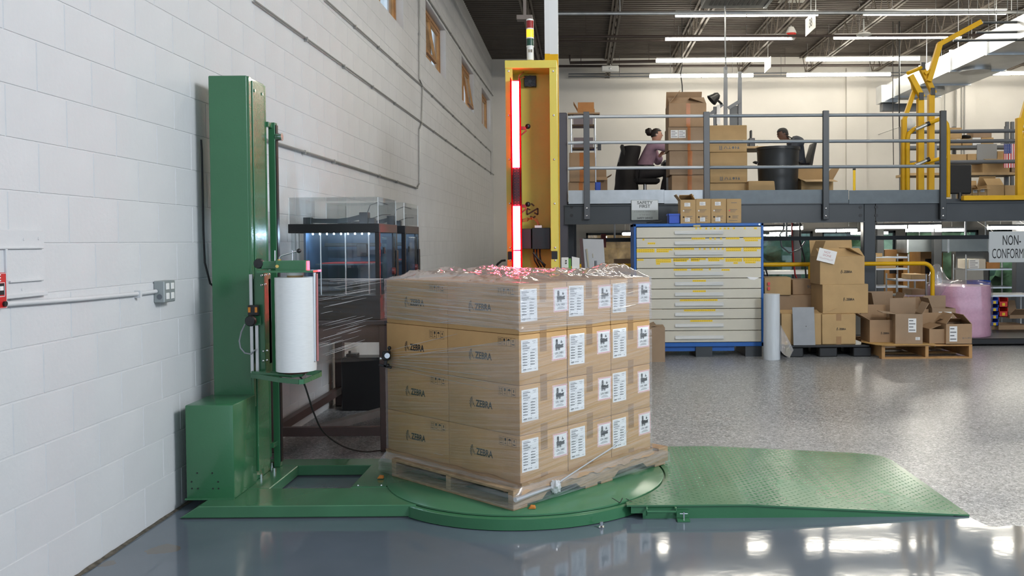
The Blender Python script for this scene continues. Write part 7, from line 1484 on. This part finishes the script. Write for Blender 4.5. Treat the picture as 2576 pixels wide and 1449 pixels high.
# low duct
x0_, x1_, z0, z1 = pb(2282, 598, 2700, 632, 16.5); t = thing('air_duct', 'galvanised duct running low under the mezzanine', 'duct', ((x0_ + x1_) / 2, 16.5, z0)); k = 0; x = x0_
while x < x1_: b = MB(); b.box(x, min(x + .75, x1_), 16.5, 17.0, z0, z1); b.build('duct_section', mat('dull_duct_metal', (.26, .29, .30), .4, .6, var=.1, scale=3), t); b = MB(); b.box(x - .01, x + .02, 16.48, 17.02, z0 - .02, z1 + .02); b.build('flange', steel, t); x += .75
for x in (x0_ + .3, (x0_ + x1_) / 2, x1_ - .3): b = MB(); b.cyl((x, 16.7, z1), (x, 16.7, ZD - .1), .01, 5); b.build('hanger_rod', steel, t)
x0_, x1_, z0, z1 = pb(2404, 632, 2474, 720, 17.3); b = MB(); b.box(x0_, x1_, 17.3, 17.5, ZL, z1); tag(b.build('white_partition', backpaint), 'white partition panel standing in lower work area', 'panel')
# cables from the rail near the cabinet
for i, (pts, m_, l) in enumerate((([(1912, 606), (1914, 640), (1922, 662), (1930, 690), (1934, 720)], rubber, 'black cable hanging right of blue cabinet'), ([(1972, 575), (1962, 590), (1966, 620), (1985, 636), (2012, 628), (2026, 606)], steel, 'pale looped cable hanging from the rail'), ([(1992, 600), (1996, 650), (2000, 690), (2004, 700)], mat('red_hose', (.5, .03, .03), .4), 'red hose hanging beside dark column'), ([(2012, 606), (2024, 650), (2028, 700)], rubber, 'thin dark cable near the red hose'))):
    b = MB(); q = [P(px, py, 13.02) for px, py in pts]; b.tube([Vector((q[0].x, 13.0, ZD - .1))] + q, .012, 6); tag(b.build('hanging_cable', m_, smooth=True), l, 'cable')
# bench below windows at left, cartons
b = MB(); x0_, x1_, z0, z1 = pb(1546, 652, 1640, 700, 12.6); t = thing('carton', 'large brown carton left behind blue cabinet in lower area', 'box', ((x0_ + x1_) / 2, 12.9, ZL)); b.box(x0_, x1_, 12.6, 13.1 - .2, ZL, z1); b.build('body', kraft3, t, bevel=.006)
x0_, x1_, z0, z1 = pb(1924, 682, 2060, 690, 14.2); t = thing('workbench', 'white edged bench in lower area right of blue cabinet', 'workbench', ((x0_ + x1_) / 2, 14.4, ZL)); b = MB(); b.box(x0_, x1_, 14.2, 14.8, z0, z1); b.build('top', pvc, t)
for x in (x0_ + .03, x1_ - .08): b = MB(); b.box(x, x + .05, 14.25, 14.75, ZL, z0); b.build('leg', mgrey, t)
# ================================================================ OUTSIDE: trees seen through the lower windows
b = MB(); b.box(-30, 60, YB + .25, 75, -1.6, -1.2); struct(b.build('outside_ground', mat('lawn', (.10, .13, .06), .9, var=.3, scale=.5)))
def tree(x, y, h, r_, m, label):
    t = thing('tree', label, 'tree', (x, y, -1.2), 0, 'trees outside the lower windows'); b = MB(); b.tube([(x, y, -1.2), (x + .1, y, h * .3), (x, y, h * .6)], [.18, .14, .08], 8); b.build('trunk', mat('bark', (.08, .06, .045), .9), t, smooth=True)
    b = MB(); n = 36; vs = []; k_ = 22
    for i in range(k_ + 1):
        for j in range(n):
            tt, ph = math.pi * i / k_, 2 * math.pi * j / n; d = Vector((math.sin(tt) * math.cos(ph), math.sin(tt) * math.sin(ph), math.cos(tt))); k = 1 + .35 * noise.noise(d * 2.5 + Vector((x, y, 0))) + .22 * noise.noise(d * 7 + Vector((x, 0, y))) + .12 * noise.noise(d * 17)
            vs.append((x + d.x * r_ * k, y + d.y * r_ * k, h * .5 - .6 + d.z * h * .52 * k))
    b.add(vs, [(i * n + j, i * n + (j + 1) % n, (i + 1) * n + (j + 1) % n, (i + 1) * n + j) for i in range(k_) for j in range(n)]); b.build('crown', m, t, smooth=True, angle=180)
lf = [mat('green_leaves', (.26, .40, .20), .8, var=.75, scale=2.2, detail=12), mat('orange_leaves', (.62, .33, .14), .8, var=.7, scale=2.2, detail=12), mat('dark_leaves', (.17, .30, .22), .8, var=.75, scale=2.2, detail=12), mat('bluish_leaves', (.28, .42, .40), .8, var=.6, scale=2.2, detail=12)]
for x, y, h, r_, k, l in ((-.6, 33, 5.5, 2.4, 3, 'bluish green tree outside left of grey panel'), (1.4, 30, 4.6, 1.6, 1, 'orange autumn tree outside between grey panel and cabinet'), (3.2, 33, 5.4, 2.2, 3, 'bluish tree outside just left of blue cabinet'), (5.6, 36, 5.6, 2.4, 2, 'dark tree outside hidden behind cabinet'), (7.6, 30, 4.6, 2.0, 2, 'dark green tree outside right of blue cabinet'), (9.6, 38, 6.2, 2.8, 3, 'bluish tall tree outside behind hanging cables'), (10.2, 28, 3.4, 1.9, 0, 'green tree outside beside open top carton'), (13.0, 34, 6, 2.9, 2, 'dark tree outside behind mezzanine column'), (16.5, 36, 6.2, 3.2, 0, 'green tree outside behind orange hoods'), (20, 36, 6, 3.0, 0, 'green tree outside near white partition'), (24, 38, 6, 3.2, 2, 'dark tree outside at the right edge')): tree(x, y, h, r_, lf[k], l)

for o in bpy.data.objects:
    if o.name.split('.')[0] in ('film_fold_glints', 'led_dots', 'vent_holes', 'web_rods', 'stars', 'screw_heads', 'sound_vents', 'buttons', 'cable_bundle', 'hanging_wires', 'earbuds') and o.parent: o['kind'] = 'stuff'
for o in bpy.data.objects:
    if '_top' in o: del o['_top']
